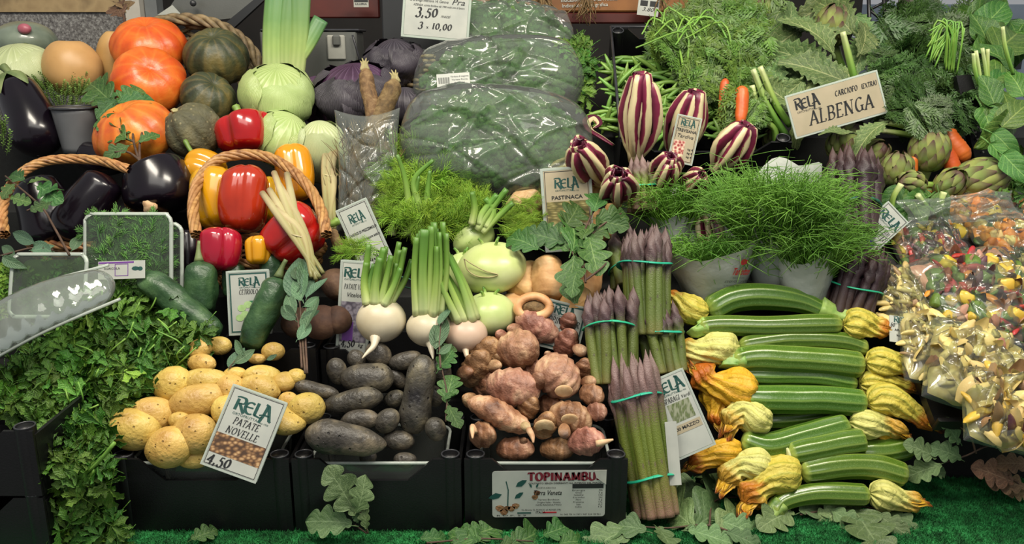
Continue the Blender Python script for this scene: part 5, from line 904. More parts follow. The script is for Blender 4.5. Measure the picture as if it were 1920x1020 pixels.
arti(1742, 282, 37, 'large artichoke with violet edged bracts in front of the carrots', (.0, -.2, 1), -.05, 1, 40, 1.15)
arti(1683, 318, 30, 'small spiky yellow-green artichoke left in the front row', (-.1, -.2, 1), -.06, 2, 26, 1.2)
arti(1838, 336, 40, 'artichoke lying with its tip to the right in the front row', (.9, -.3, .3), -.04, 3, 38, 1.25)
arti(1708, 345, 26, 'green artichoke lying low with its tip to the left', (-.8, -.4, .1), -.06, 4, 24)
arti(1782, 345, 28, 'artichoke with open pointed bracts between the larger ones', (.3, -.6, .8), -.05, 5, 26)
arti(1602, 262, 34, 'round violet tinged artichoke behind the dark asparagus', (.1, -.3, 1), .0, 6, 34, 1.05)
arti(1640, 290, 26, 'brownish artichoke right behind the dark asparagus', (.3, -.5, .7), .0, 7, 26)
arti(1564, 48, 36, 'artichoke on its stalk at the top, above the ALBENGA sign', (-.1, -.3, 1), -.1, 8, 36, 1.15, stalk=(.45, 0, -.9))
arti(1424, 30, 30, 'pale green artichoke with open bracts at the top between carrot leaves', (0, -.2, 1), -.05, 9, 24, 1.3)
arti(1448, 262, 18, 'tiny yellow artichoke tip above the paper cone', (0, -.1, 1), .05, 10, 18, 1.3); arti(1568, 272, 20, 'small yellow tipped artichoke at the left behind the dark asparagus', (0, -.1, 1), .03, 11, 20, 1.3)
# carrots
def carrot(pts, rm, label, dy, seed): root(pts, rm, MT['carrot'], label, dy, 'carrot', 'carrot', 'carrots', seed)
carrot([(1360, 148), (1357, 185), (1353, 225)], [8, 9, 6], 'orange carrot hanging left under the feathery leaves', -.15, 1); carrot([(1392, 162), (1390, 205), (1388, 240)], [12, 12, 9], 'orange carrot hanging right beside the artichoke stalk', -.15, 2)
carrot([(1772, 245), (1790, 272), (1816, 302)], [15, 17, 15], 'thick orange carrot upper right of the large artichoke', -.06, 3); carrot([(1762, 275), (1780, 300), (1796, 330)], [15, 15, 12], 'orange carrot just behind the large artichoke', -.03, 4); carrot([(1715, 295), (1710, 310), (1714, 330)], [8, 10, 8], 'carrot glimpsed between two artichokes', -.02, 5)
# green beans
bc = crate(-.2, .2, -.25, .25, 0, .15, 'black plastic crate full of green beans at the back', notch=.03); _o = P(1300, 170, Yb(170)) + np.array([0, .53, -.85]) * .12
bc.location = tuple(_o); bc.rotation_euler = (math.radians(32), 0, math.radians(-2))
add_rim = sweep([(-.2, -.24, .155), (-.2, .25, .155)], .004, 6, 2); sweep([(-.2, .25, .155), (.2, .25, .155)], .004, 6, 2, mb=add_rim); ROOT[bc.name] = np.zeros(3); add('top_rim', add_rim, MT['blackrim'], bc, 'grey worn rim')
r_ = random.Random(5)
for i in range(230):
    px = r_.uniform(1135, 1440); py = r_.uniform(112, 262); py = max(py, 108) ; a = r_.gauss(.1, .55) if r_.random() < .75 else r_.gauss(1.3, .3); a *= r_.choice((-1, 1)); L = r_.uniform(26, 44); dy = r_.uniform(-.02, .03) + .02
    y = Yb(py) + dy; o = P(px, py, y); k = mpp(py, y); d = np.array([math.cos(a), r_.uniform(-.3, .3), math.sin(a) * .7]); b = np.array([0, 0, r_.uniform(-7, 7) * k]); tcap = 1
    solo('green_bean', sweep([o - d * L * k, o - d * L * .3 * k + b, o + d * L * .4 * k + b, o + d * L * k], [1.5 * k, 4 * k, 4.2 * k, 3.8 * k, 1. * k], 6, 8), MT['bean'], 'thin green bean ' + ('by the left crate wall' if px < 1180 else 'behind the tallest radicchio heads' if px < 1300 else 'below the carrot tops') + (', far end' if py < 160 else ', mid heap' if py < 215 else ', near end'), 'green bean', 'green beans')
# ---------------------------------------------------------------- leaves and fronds (shared meshes, local +Y along the leaf)
def leafmesh(name, wf, mat, n=16, nu=4, fold=.25, bend=.2, ruff=.0, seed=0, stem=0, sw=.012):
    r = random.Random(seed); U = np.linspace(-1, 1, nu + 1); V = []; ph = r.uniform(0, 6)
    for i in range(n + 1):
        t = i / n; w_ = max(wf(t), .004)
        for u in U: V.append((u * w_ + .04 * math.sin(3 * t + ph), t, abs(u) * w_ * fold - bend * t * t + ruff * math.sin(9 * t + 4 * u + ph) * abs(u)))
    m = nu + 1; q = []; uv = []
    for i in range(n):
        for j in range(nu): q.append((i * m + j, i * m + j + 1, (i + 1) * m + j + 1, (i + 1) * m + j)); uv += [(U[j], i / n), (U[j + 1], i / n), (U[j + 1], (i + 1) / n), (U[j], (i + 1) / n)]
    mb = MB(); mb.add(V, q, None, uv)
    if stem: sweep([(0, -stem, -.02), (0, -stem * .4, .01), (0, 0, 0)], sw, 5, 4, mb=mb)
    return mb.mesh(name, mat)
def oakw(ph=0):
    return lambda t: (.035 + .25 * math.sin(PI * min(1, t * 1.0) ** 1.15) ** .7) * (.5 + .72 * abs(math.cos(PI * 3.4 * t + ph)) ** .55)
def oakset(mat): return [leafmesh('leaf', oakw(.4 * i), MT[mat], 34, 4, .25, .12 + .14 * i, .03, i, .15) for i in range(3)]
OAK = {m: oakset(m) for m in ('oak', 'oakgrey', 'oakbrown')}
BAY = [leafmesh('leaf', lambda t: .2 * math.sin(PI * t ** .8) ** .8, MT['bay'], 10, 4, .3, .1 + .2 * i, 0, i, .1) for i in range(2)]
SPIN = [leafmesh('leaf', lambda t: .34 * math.sin(PI * min(1, t ** .7)) ** .6, MT['spinach'], 16, 6, .25, .15 + .25 * i, .05, i, .35, .03) for i in range(3)]
ARTL = [leafmesh('leaf', lambda t: (.05 + .22 * math.sin(PI * t ** .85)) * (1 + .16 * math.sin(60 * t)), MT['artleaf'], 40, 6, .35, .15 + .3 * i, .04, i, .1, .03) for i in range(3)]
def pleaf(mat, seed):
    r = random.Random(seed); mb = MB()
    for a, s, o in ((0, .62, (0, .38)), (1.0, .5, (0, .34)), (-1.0, .5, (0, .34)), (.45, .32, (.12, .62)), (-.45, .32, (-.12, .62))):
        n = 7; V = []; a += r.uniform(-.15, .15)
        for i in range(n + 1):
            t = i / n; w_ = (.03 + .34 * t ** .8 * (1 if t < .75 else (1.02 - t) / .27) * (1 + .3 * math.sin(20 * t))) * .8
            for u in (-1, 0, 1): x, y = u * w_ * s, t * s; V.append((o[0] + x * math.cos(a) + y * math.sin(a), o[1] - x * math.sin(a) + y * math.cos(a), abs(u) * .06 - .2 * t * t * s + .04 * math.sin(seed + 5 * t + a)))
        q = []; uv = []
        for i in range(n):
            for j in (0, 1): q.append((i * 3 + j, i * 3 + j + 1, (i + 1) * 3 + j + 1, (i + 1) * 3 + j)); uv += [(j - 1, i / n), (j, i / n), (j, (i + 1) / n), (j - 1, (i + 1) / n)]
        mb.add(V, q, None, uv)
    sweep([(0, -.25, -.08), (0, .05, 0), (0, .4, 0)], .014, 4, 3, mb=mb); return mb
PAR = [pleaf('parsley', i).mesh('leaf', MT['parsley']) for i in range(4)] + [pleaf('parslight', 9).mesh('leaf', MT['parslight'])]
def featherfrond(seed, mat, n=11, sub=4):
    """finely divided carrot-type frond: midrib, side ribs, and small pointed leaflets"""
    r = random.Random(seed); mb = MB(); V = []; Tt = []
    def tri(p, d, l, w_):
        d = np.array(d) / np.linalg.norm(d); s = np.cross(d, [0, 0, 1]); k = len(V); p = np.array(p); z = np.array([0, 0, r.uniform(-.3, .3) * l])
        V.extend([p, p + d * l * .5 + s * w_, p + d * l + z, p + d * l * .5 - s * w_]); Tt.extend([(k, k + 1, k + 2), (k, k + 2, k + 3)])
    sweep([(0, -.3, -.05), (0, .2, .02), (0, .9, -.15)], .008, 4, 6, mb=mb)
    for i in range(n):
        t = .08 + .9 * i / n; L = .42 * math.sin(PI * (.25 + .72 * t)) + .05; base = np.array([0, t, .02 - .2 * t * t])
        for s in (-1, 1):
            a = .95 - .35 * t; d = np.array([s * math.sin(a), math.cos(a), r.uniform(-.25, .15)]); sweep([base, base + d * L], .004, 3, 1, mb=mb)
            for j in range(sub + 1):
                b = base + d * L * (.25 + .75 * j / sub); l = L * .34 * (1.1 - .5 * j / sub) + .02
                for s2 in (-1, 0, 1): dd = d + np.array([-d[1], d[0], 0]) * s2 * .9; tri(b, dd, l * r.uniform(.8, 1.3), l * .17)
    mb.add(np.array(V), None, Tt); return mb.mesh('frond', mat, smooth=True)
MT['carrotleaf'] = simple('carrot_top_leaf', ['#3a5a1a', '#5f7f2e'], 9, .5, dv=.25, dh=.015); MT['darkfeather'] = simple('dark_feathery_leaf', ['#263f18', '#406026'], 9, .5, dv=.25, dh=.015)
MT['dill'] = simple('dill_leaf', ['#4a7c34', '#6fa050'], 9, .5, dv=.2); MT['fennel'] = simple('fennel_frond', ['#6b9622', '#93b83a'], 9, .5, dv=.2, dh=.015); MT['agretti'] = simple('agretti_grass', ['#4f7f22', '#7aa63c'], 9, .5, dv=.2)
CAR = [featherfrond(i, MT['carrotleaf']) for i in range(4)]; CARD = [featherfrond(i + 9, MT['darkfeather']) for i in range(4)]
def threadfrond(seed, mat, n=16, r0=.007, spread=.5, depth=3):
    r = random.Random(seed); mb = MB(); sweep([(0, -.2, 0), (.02, .3, .03), (0, .75, -.08)], r0 * 2, 5, 6, mb=mb)
    for i in range(n):
        t = .05 + .7 * i / n; s = -1 if i % 2 else 1; a = r.uniform(.4, .95); L = spread * r.uniform(.6, 1.1) * (1 - .4 * t); d = np.array([s * math.sin(a), math.cos(a), r.uniform(-.6, .6)]); b = np.array([.02, t, .02]); e = b + d * L + np.array([0, 0, -.08])
        sweep([b, b + d * L * .5 + np.array([0, 0, .04]), e], [r0 * 1.2, r0, r0 * .6], 3, 4, mb=mb)
        for j in range(depth * 3):
            f = .2 + .8 * j / (depth * 3); c = b + (e - b) * f + np.array([0, 0, .03 * math.sin(PI * f)]); q = d + np.array([-d[1] * (1 if j % 2 else -1), d[0] * (1 if j % 2 else -1), r.uniform(-.8, .8)]) * r.uniform(.4, .9); l = L * .42 * (1.15 - f * .6); sweep([c, c + q * l * .5, c + q * l + np.array([0, .02, -.03])], [r0 * .8, r0 * .7, r0 * .35], 3, 2, mb=mb)
    return mb.mesh('frond', mat)
FEN = [threadfrond(i, MT['fennel']) for i in range(4)]; DIL = [threadfrond(i + 5, MT['dill'], 14, .016) for i in range(3)]
def inpoly(x, y, P_):
    c = False; j = len(P_) - 1
    for i in range(len(P_)):
        if (P_[i][1] > y) != (P_[j][1] > y) and x < (P_[j][0] - P_[i][0]) * (y - P_[i][1]) / (P_[j][1] - P_[i][1]) + P_[i][0]: c = not c
        j = i
    return c
def scatter(poly, n, r):
    xs = [p[0] for p in poly]; ys = [p[1] for p in poly]; out = []
    while len(out) < n:
        # best of several tries keeps the spacing even
        best = None
        for _ in range(5):
            x, y = r.uniform(min(xs), max(xs)), r.uniform(min(ys), max(ys))
            if not inpoly(x, y, poly): continue
            d = min([(x - a) ** 2 + (y - b) ** 2 for a, b in out[-60:]] or [1]); best = max(best, (d, x, y)) if best else (d, x, y)
        if best: out.append(best[1:])
    return out
def yclamp(py, dy, lo=1.33): return max(Yb(py), lo) + dy
def fill(t, poly, n, meshes, size, r, dy=(-.03, .02), dirf=None, name='leaf', up=(0, -.8, .6), upj=.6, lo=1.33):
    for (x, y) in scatter(poly, n, r):
        Y = yclamp(y, r.uniform(*dy), lo); o = P(x, y, Y); k = mpp(y, Y); d = dirf(x, y, r) if dirf else (r.uniform(-1, 1), r.uniform(-.3, .1), r.uniform(-1, 1))
        u = np.array(up) + np.array([r.uniform(-upj, upj) for _ in range(3)]); s = size * r.uniform(.75, 1.25) * k; d = np.array(d, float); d /= np.linalg.norm(d)
        inst(name, r.choice(meshes), frame(o - d * s * .5, d, u, s), t)
def core(t, poly, n, rad, mat, r, dy=.05, lo=1.38, name='inner_leaves', meshes=None, size=30):
    """the unseen inner growth: leaf clusters joined into one mass"""
    mb = MB()
    for (x, y) in scatter(poly, n, r):
        Y = yclamp(y, dy + r.uniform(-.02, .02), lo); o = P(x, y, Y); k = mpp(y, Y); d = np.array([r.uniform(-1, 1), r.uniform(-.4, .2), r.uniform(-1, 1)]); d /= np.linalg.norm(d); M = frame(o - d * size * k * .5, d, (r.uniform(-.6, .6), -.8, .6), size * k)
        mb.join(pleaf_cache[r.randrange(3)], [list(q) for q in M])
    add(name, mb, MT[mat], t, kind='stuff')
pleaf_cache = [pleaf('', 20 + i) for i in range(3)]
R_ = random.Random(11)
# parsley bunches, left
t = T('parsley_bunch', 'huge bushy bunch of flat parsley spreading over the left of the stall', 'parsley', P(200, 760, 1.42)); t1 = t
PA = [(175, 540), (240, 522), (300, 545), (350, 590), (388, 625), (375, 660), (330, 695), (290, 725), (250, 752), (215, 775), (150, 800), (90, 790), (20, 775), (0, 740), (0, 700), (60, 660), (110, 630)]
core(t, PA, 420, 0, 'parsley', R_, .045, size=34); fill(t, PA, 290, PAR[:4] + PAR[:4] + [PAR[4]], 62, R_, (-.05, .015))
for i in range(26):
    x, y = R_.choice(scatter(PA, 1, R_)), 0; x, y = x; q = [P(x, y, Yb(y) - .01), P(x + R_.uniform(-20, 20), y - 15, Yb(y) - .03), P(x + R_.uniform(-45, 45), y - R_.uniform(20, 50), Yb(y) - .02)]; add('stem', sweep(q, .0016, 6, 8), MT['stem'], t)
t = T('parsley_bunch', 'dark leafy parsley bunch hanging down between the crates at the lower left', 'parsley', P(150, 1000, 1.34))
PB = [(90, 770), (150, 790), (215, 770), (205, 850), (205, 900), (215, 960), (235, 1030), (80, 1030), (60, 930), (90, 850)]
core(t, PB, 220, 0, 'parsley', R_, .04, 1.30, size=36); fill(t, PB, 170, PAR[:4], 58, R_, (-.06, .0), lo=1.31)
for q in (((215, 830), (180, 870), (122, 915)), ((150, 905), (140, 930), (160, 905)), ((75, 960), (80, 1000), (92, 1030)), ((178, 880), (150, 920), (142, 940))): add('stem', sweep([P(a, b, 1.26) for a, b in q], [.003, .0035, .0035], 8, 10), MT['stem'], t, 'bright green bare stem')
# oak twigs: leaves given as (x, y of the stalk end, x, y of the tip)
def Pturf(px, py):
    a = PITCH + math.atan((py - 510) / FPX); return P(px, py, min(1.5, (CAMZ - .016) / math.tan(a)))
def twig(label, leaves, stems, mset, dy=-.08, name='oak_twig', cat_='twig', group='oak twigs', meshes=None, y=None, tw=2.2, stemmat='twig', lo=1.29, upv=(0, -.85, .5)):
    f = (lambda p: Pturf(p[0], p[1])) if y == 'turf' else (lambda p: P(p[0], p[1], y)) if y else (lambda p: P(p[0], p[1], yclamp(p[1], dy + (p[2] if len(p) > 2 else 0), lo)))
    t = T(name, label, cat_, f(stems[0][0] if stems else leaves[0]), group); k = mpp(500, f(leaves[0][:2])[1])
    for s in stems: add('stem', sweep([f(p) for p in s], [tw * k, tw * .7 * k], 7, 16), MT[stemmat], t)
    for i, l in enumerate(leaves):
        a = f(l[:2]); b = f(l[2:4]); L = np.linalg.norm(b - a); mm = meshes or OAK[mset]; inst('leaf', mm[i % len(mm)], frame(a + np.array([0, -.004 * (i % 3), .002 * (i % 4)]), b - a, (math.sin(i * 2.3) * .5, upv[1], upv[2]), L * (1.4 if y == 'turf' else 1.05)), t)
    return t
twig('oak twig with dark leaves lying over the lowest orange pumpkin', [(215, 190, 160, 155), (222, 190, 185, 215), (225, 195, 290, 180), (225, 200, 262, 165), (245, 210, 305, 215), (240, 260, 195, 235), (240, 255, 232, 205), (262, 270, 298, 250), (245, 272, 195, 292), (215, 240, 175, 232), (210, 185, 240, 170)], [[(262, 305), (250, 262), (248, 220), (222, 190)], [(262, 305), (262, 270), (266, 240), (248, 215)], [(250, 265), (225, 255), (205, 240)], [(262, 300), (240, 285), (215, 285)]], 'oak', -.15)
twig('big leaved oak twig in front of the PASTINACA sign', [(1070, 468, 1012, 425), (1070, 470, 1082, 392), (1092, 450, 1104, 405), (1098, 445, 1128, 510), (1100, 440, 1150, 415), (1075, 480, 1068, 540), (1060, 455, 985, 440), (1110, 400, 1125, 355), (1118, 408, 1182, 395), (1090, 500, 1110, 450), (1085, 510, 1068, 548), (1010, 470, 945, 440), (1062, 430, 1085, 378), (1120, 410, 1175, 425)], [[(1098, 530), (1096, 500), (1092, 450), (1108, 405), (1128, 372)], [(1096, 505), (1076, 478), (1060, 455)], [(1098, 525), (1125, 505), (1140, 490)], [(1100, 450), (1125, 425), (1165, 400)]], 'oak', -.12)
twig('pale green oak leaves standing in front of the middle crate', [(672, 960, 612, 885), (660, 985, 575, 975), (690, 990, 676, 955), (672, 985, 664, 965), (668, 958, 684, 900)], [[(690, 1000), (682, 975), (674, 955)], [(688, 1000), (665, 984)]], 'oakgrey', 0, y=1.285)
twig('pale oak leaves on the turf in front of the asparagus bunch', [(1330, 925, 1230, 918), (1300, 980, 1375, 920), (1300, 985, 1225, 935), (1390, 935, 1330, 900), (1335, 990, 1400, 960), (1345, 975, 1410, 985), (1290, 1000, 1350, 1010), (1210, 1000, 1140, 985), (1180, 985, 1120, 1010), (1230, 990, 1260, 1020), (1300, 900, 1280, 930), (1360, 1000, 1410, 1010)], [[(1400, 1010), (1330, 985), (1250, 990), (1180, 985)], [(1330, 985), (1340, 940), (1400, 930)]], 'oakgrey', 0, y='turf', upv=(0, -.45, .9))
twig('oak leaves lying low on the turf below the lowest zucchini', [(1590, 950, 1645, 1005), (1600, 945, 1560, 965), (1640, 965, 1682, 985), (1480, 960, 1445, 985), (1660, 950, 1700, 975), (1555, 955, 1600, 975), (1500, 965, 1540, 950)], [[(1500, 965), (1590, 950), (1660, 955)]], 'oakgrey', 0, y='turf', upv=(0, -.45, .9))
twig('oak twig with green leaves at the right edge of the zucchini stack', [(1800, 830, 1770, 790), (1830, 810, 1895, 800), (1760, 870, 1700, 895), (1755, 860, 1700, 840), (1800, 860, 1750, 835), (1840, 815, 1900, 825), (1850, 800, 1920, 815), (1810, 820, 1830, 790), (1740, 880, 1775, 880)], [[(1920, 850), (1860, 835), (1810, 855), (1745, 875)], [(1830, 850), (1820, 820), (1800, 800)], [(1860, 836), (1890, 815), (1915, 810)]], 'oakgrey', -.02, y=1.42)
twig('dry brown oak leaves at the right edge on the turf', [(1900, 900, 1830, 880), (1920, 915, 1860, 900), (1925, 870, 1870, 870), (1935, 930, 1890, 930)], [[(1940, 930), (1900, 900)]], 'oakbrown', 0, y=1.42)
twig('oak twig with leaves in front of the black aubergines at the left', [(70, 350, 112, 372), (45, 340, 15, 322), (60, 345, 90, 330), (95, 385, 60, 400), (30, 345, 5, 365), (85, 365, 115, 345), (20, 375, 55, 380)], [[(130, 478), (98, 420), (75, 385), (10, 330)], [(75, 385), (50, 395)]], 'oak', -.16)
twig('small oak sprig sticking up left of the wicker basket rim', [(232, 30, 210, 5), (236, 20, 228, -8)], [[(234, 60), (232, 30), (224, 0)]], 'oakbrown', -.12)
twig('oak leaves along the bottom edge before the left and middle crates', [(880, 1010, 925, 985), (900, 1015, 850, 1000), (790, 1010, 830, 1000), (360, 1018, 395, 1000), (960, 1015, 1010, 990), (940, 1020, 985, 1005), (1020, 1010, 1055, 990), (900, 990, 870, 1015), (1050, 1015, 1090, 1000)], [[(800, 1018), (900, 1010), (1000, 1015)]], 'oak', 0, y='turf', upv=(0, -.6, .8))
twig('oak leaf tucked between the purple potatoes and the pink tubers', [(838, 755, 845, 700), (842, 760, 862, 795), (836, 750, 850, 730), (822, 700, 848, 660), (826, 680, 850, 640)], [[(836, 790), (838, 740), (828, 690)]], 'oak', -.05)
twig('grey-green smooth-leaved sprig beside the PATATE VIOLA sign', [(820, 655, 828, 590), (816, 640, 838, 600), (826, 610, 842, 575), (822, 668, 850, 650)], [[(826, 690), (824, 640), (828, 590)]], 'oak', -.08, name='leafy_twig', group='smooth leaved twigs', meshes=BAY)
twig('grey-green smooth-leaved twig standing between the cucumbers and beets', [(560, 560, 552, 480), (562, 540, 590, 470), (578, 560, 610, 520), (570, 580, 600, 560), (555, 590, 535, 550), (556, 600, 520, 570), (568, 600, 598, 585), (560, 530, 545, 500), (570, 560, 560, 500), (550, 600, 545, 575), (575, 620, 590, 560), (560, 640, 585, 600), (572, 545, 585, 500)], [[(572, 700), (566, 620), (560, 540)], [(576, 700), (572, 600), (580, 540)], [(566, 690), (560, 610), (548, 570)]], 'oak', -.13, name='leafy_twig', group='smooth leaved twigs', meshes=BAY)
twig('smooth leaves lying on the small potatoes of the rear crate', [(430, 690, 455, 650), (440, 680, 480, 655), (460, 665, 440, 640), (500, 680, 520, 670)], [[(430, 690), (450, 665)]], 'oak', -.03, name='leafy_twig', group='smooth leaved twigs', meshes=BAY)
twig('wilted green leaves on the herb tray at the far left', [(30, 478, 0, 462), (60, 470, 100, 460), (70, 455, 25, 440), (135, 475, 150, 440), (100, 470, 60, 455), (10, 480, 40, 500)], [[(0, 480), (60, 465), (100, 468)]], 'oak', -.1, name='leafy_twig', group='smooth leaved twigs', meshes=BAY)
# thyme pot
o = P(146, 240, Yb(240) - .02); k = mpp(240, o[1]); t = T('plant_pot', 'grey plastic pot of thyme between the tall aubergine and the pumpkin', 'plant pot', o - np.array([0, 0, 45 * k]))
add('pot', sweep([o - np.array([0, 0, 45 * k]), o + np.array([0, 0, 38 * k])], [30 * k, 42 * k], 36, 8), simple('grey_plastic_pot', ['#5c5e60', '#6a6c6e'], 10, .4, dv=0), t); add('pot_rim', sweep([o + np.array([math.cos(a) * 43 * k, math.sin(a) * 43 * k, 38 * k]) for a in np.linspace(0, 2 * PI, 40)], 2.5 * k, 8, 60, capped=False), MT['blackrim'], t)
MT['thyme'] = simple('thyme_leaf', ['#4f7430', '#7f9c4a'], 30, .5, dv=.2)
def tinysprig(seed):
    r = random.Random(seed); mb = MB(); sweep([(0, 0, 0), (.05, .5, .03), (0, 1, 0)], .012, 4, 5, mb=mb)
    for i in range(34):
        t_ = .1 + .9 * i / 34; a = i * 2.4; d = np.array([math.cos(a), .5, math.sin(a)]); d /= np.linalg.norm(d); b = np.array([.05 * math.sin(PI * t_), t_, 0]); s = np.cross(d, [0, 1, 0]); L = .12
        mb.add([b, b + d * L * .5 + s * .055, b + d * L, b + d * L * .5 - s * .055], [(0, 1, 2, 3)])
    return mb.mesh('sprig', MT['thyme'])
THY = [tinysprig(i) for i in range(3)]
fill(t, [(45, 150), (75, 130), (120, 128), (165, 145), (178, 175), (165, 205), (130, 205), (80, 190), (50, 180)], 120, THY, 30, R_, (-.03, .03), lambda x, y, r: ((x - 115) / 60 + r.uniform(-.4, .4), r.uniform(-.4, .2), 1), 'sprig')
# rosemary-like stems at the far left edge
t = T('rosemary_sprig', 'narrow leaved rosemary sprig at the far left edge beside the aubergine', 'rosemary', P(5, 300, Yb(290) - .12))
for x, y, a in ((5, 250, .3), (8, 225, -.3), (0, 235, .8), (12, 262, .6)): o = P(x, y + 30, Yb(290) - .12); inst('sprig', THY[0], frame(o, (a * .5, 0, 1), (0, -1, 0), .06), t)
# carrot tops
def hang(x, y, r): return (r.uniform(-.8, .8), -.2, -1 + r.uniform(-.2, .9))
t = T('carrot_greens', 'feathery green carrot tops tumbling over the bean crate', 'carrot tops', P(1330, 220, 2.1))
POLC = [(1232, 60), (1270, 40), (1330, 15), (1440, 0), (1425, 60), (1420, 130), (1432, 190), (1412, 220), (1376, 200), (1372, 130), (1345, 130), (1325, 175), (1300, 160), (1285, 110), (1235, 85)]
fill(t, POLC, 190, CAR, 74, R_, (-.17, .0), hang, 'frond', upj=.5)
for i in range(12): x = R_.uniform(1270, 1400); y = R_.uniform(10, 60); add('stem', sweep([P(x, y + 150, Yb(y + 150) - .04), P(x + R_.uniform(-20, 20), y + 60, Yb(y + 60) - .12), P(x + R_.uniform(-50, 20), y, Yb(y + 30) - .14), P(x - R_.uniform(20, 90), y + 30, Yb(y + 60) - .14)], [.004, .003, .002], 7, 18), MT['stem'], t)
t = T('feathery_greens', 'dark feathery greens in a thick bunch right of the ALBENGA sign', 'herb bunch', P(1740, 230, 2.1))
POLD = [(1655, 60), (1690, 30), (1760, 20), (1810, 40), (1830, 90), (1830, 150), (1810, 215), (1780, 235), (1720, 235), (1670, 200), (1650, 130)]
fill(t, POLD, 200, CARD, 72, R_, (-.18, .0), lambda x, y, r: (r.uniform(-1, 1), -.3, r.uniform(-1, .6)), 'frond', upj=.5)
for i in range(14): x = R_.uniform(1770, 1810); y = R_.uniform(30, 50); add('stem', sweep([P(x - 5, y + 90, Yb(150) - .16), P(x + R_.uniform(-6, 6), y + 30, Yb(150) - .18), P(x + R_.uniform(-30, 10), y, Yb(150) - .17), P(x - 40, y + R_.uniform(20, 80), Yb(150) - .17)], .0022, 6, 16), MT['stem'], t)
t = T('leafy_greens', 'small dark leafy greens between the bagged greens and the bean crate', 'herb bunch', P(1085, 200, 2.3)); fill(t, [(1050, 70), (1085, 75), (1105, 110), (1098, 200), (1075, 130)], 60, PAR[:4], 46, R_, (-.02, .06))
t = T('leafy_greens', 'grey green curly leaves at the right edge below the big leaves', 'herb bunch', P(1895, 350, 2.0)); fill(t, [(1865, 300), (1920, 280), (1925, 370), (1880, 375)], 50, PAR[:4], 40, R_, (-.06, .0))
t = T('leafy_greens', 'pale moss green curly herb at the far left edge below the herb tray', 'herb bunch', P(5, 560, 1.6)); fill(t, [(-10, 495), (18, 500), (20, 560), (10, 590), (-10, 590)], 40, [PAR[4]], 26, R_, (-.03, .0))
# big leaves
def bigl(t, L, meshes, dy=-.12, lo=1.3, up=(0, -.8, .5)):
    for i, l in enumerate(L):
        a = P(l[0], l[1], yclamp(l[1], dy + .015 * math.sin(i * 1.9), lo)); b = P(l[2], l[3], yclamp(l[1] * .6 + l[3] * .4, dy - .02 + .015 * math.sin(i * 2.9), lo)); d = b - a; u = np.array(up) + np.array([math.sin(i * 2.1) * .45, 0, math.cos(i * 1.7) * .35]); inst('leaf', meshes[i % len(meshes)], frame(a, d, u, np.linalg.norm(d) * (l[4] if len(l) > 4 else 1.05)), t)
t = T('artichoke_leaves', 'big crinkled grey-green artichoke leaves around the top artichoke', 'leaves', P(1560, 200, 2.1))
bigl(t, [(1520, 110, 1440, 170), (1500, 60, 1430, 110), (1560, 140, 1450, 90), (1590, 150, 1470, 110), (1560, 100, 1500, 10), (1600, 60, 1520, -20), (1600, 30, 1640, 90), (1610, 100, 1640, 30), (1540, 150, 1500, 210), (1500, 150, 1440, 215), (1470, 60, 1500, 0), (1480, 10, 1440, 70), (1600, 130, 1560, 170), (1530, 60, 1480, 30), (1550, 10, 1610, 20), (1630, 60, 1610, 130), (1590, 0, 1500, 30), (1460, 120, 1430, 180), (1560, 125, 1610, 165), (1505, 100, 1570, 150), (1460, 20, 1430, 90), (1480, 190, 1420, 150)], ARTL, -.14)
for q in (((1412, 130), (1440, 200), (1475, 255)), ((1425, 125), (1455, 195), (1482, 235)), ((1410, 160), (1420, 210), (1425, 240)), ((1580, 60), (1590, 100), (1605, 160)), ((1395, 245), (1420, 225), (1450, 240), (1455, 270))): add('stalk', sweep([P(a, b, Yb(200) - .12) for a, b in q], [.009, .011, .012], 12, 14, flat=.7), MT['stalk'], t)
t = T('artichoke_leaves', 'pointed artichoke leaf sticking out right of the ALBENGA sign', 'leaves', P(1700, 210, 2.1)); bigl(t, [(1655, 190, 1755, 200, 1.1), (1650, 215, 1700, 185), (1660, 230, 1600, 255), (1600, 250, 1540, 245)], ARTL, -.12, up=(0, -.3, 1))
for q in (((1650, 228), (1690, 235), (1725, 250)), ((1655, 245), (1700, 252), (1730, 262)), ((1720, 215), (1740, 235), (1745, 250)), ((1735, 212), (1755, 225), (1770, 235))): add('stalk', sweep([P(a, b, Yb(240) - .07) for a, b in q], [.010, .012, .010], 12, 14, flat=.6), MT['stalk'], t)
t = T('artichoke_leaves', 'green leaves and cut stalks hanging below the front row of artichokes', 'leaves', P(1720, 400, 1.85)); bigl(t, [(1700, 360, 1740, 410), (1740, 370, 1700, 400), (1760, 360, 1770, 400), (1690, 350, 1660, 395), (1730, 350, 1720, 410)], SPIN, -.06)
for q in (((1690, 345), (1675, 370), (1670, 400)), ((1720, 365), (1735, 385), (1750, 400)), ((1770, 360), (1765, 380), (1775, 400))): add('stalk', sweep([P(a, b, Yb(380) - .05) for a, b in q], [.010, .009, .010], 12, 10, flat=.6), MT['stalk'], t)
t = T('leaf_chard_bunch', 'large smooth green leaves on ribbed stalks at the right edge', 'leafy greens', P(1870, 300, 2.0)); MT['stalkr'] = MT['stalk']
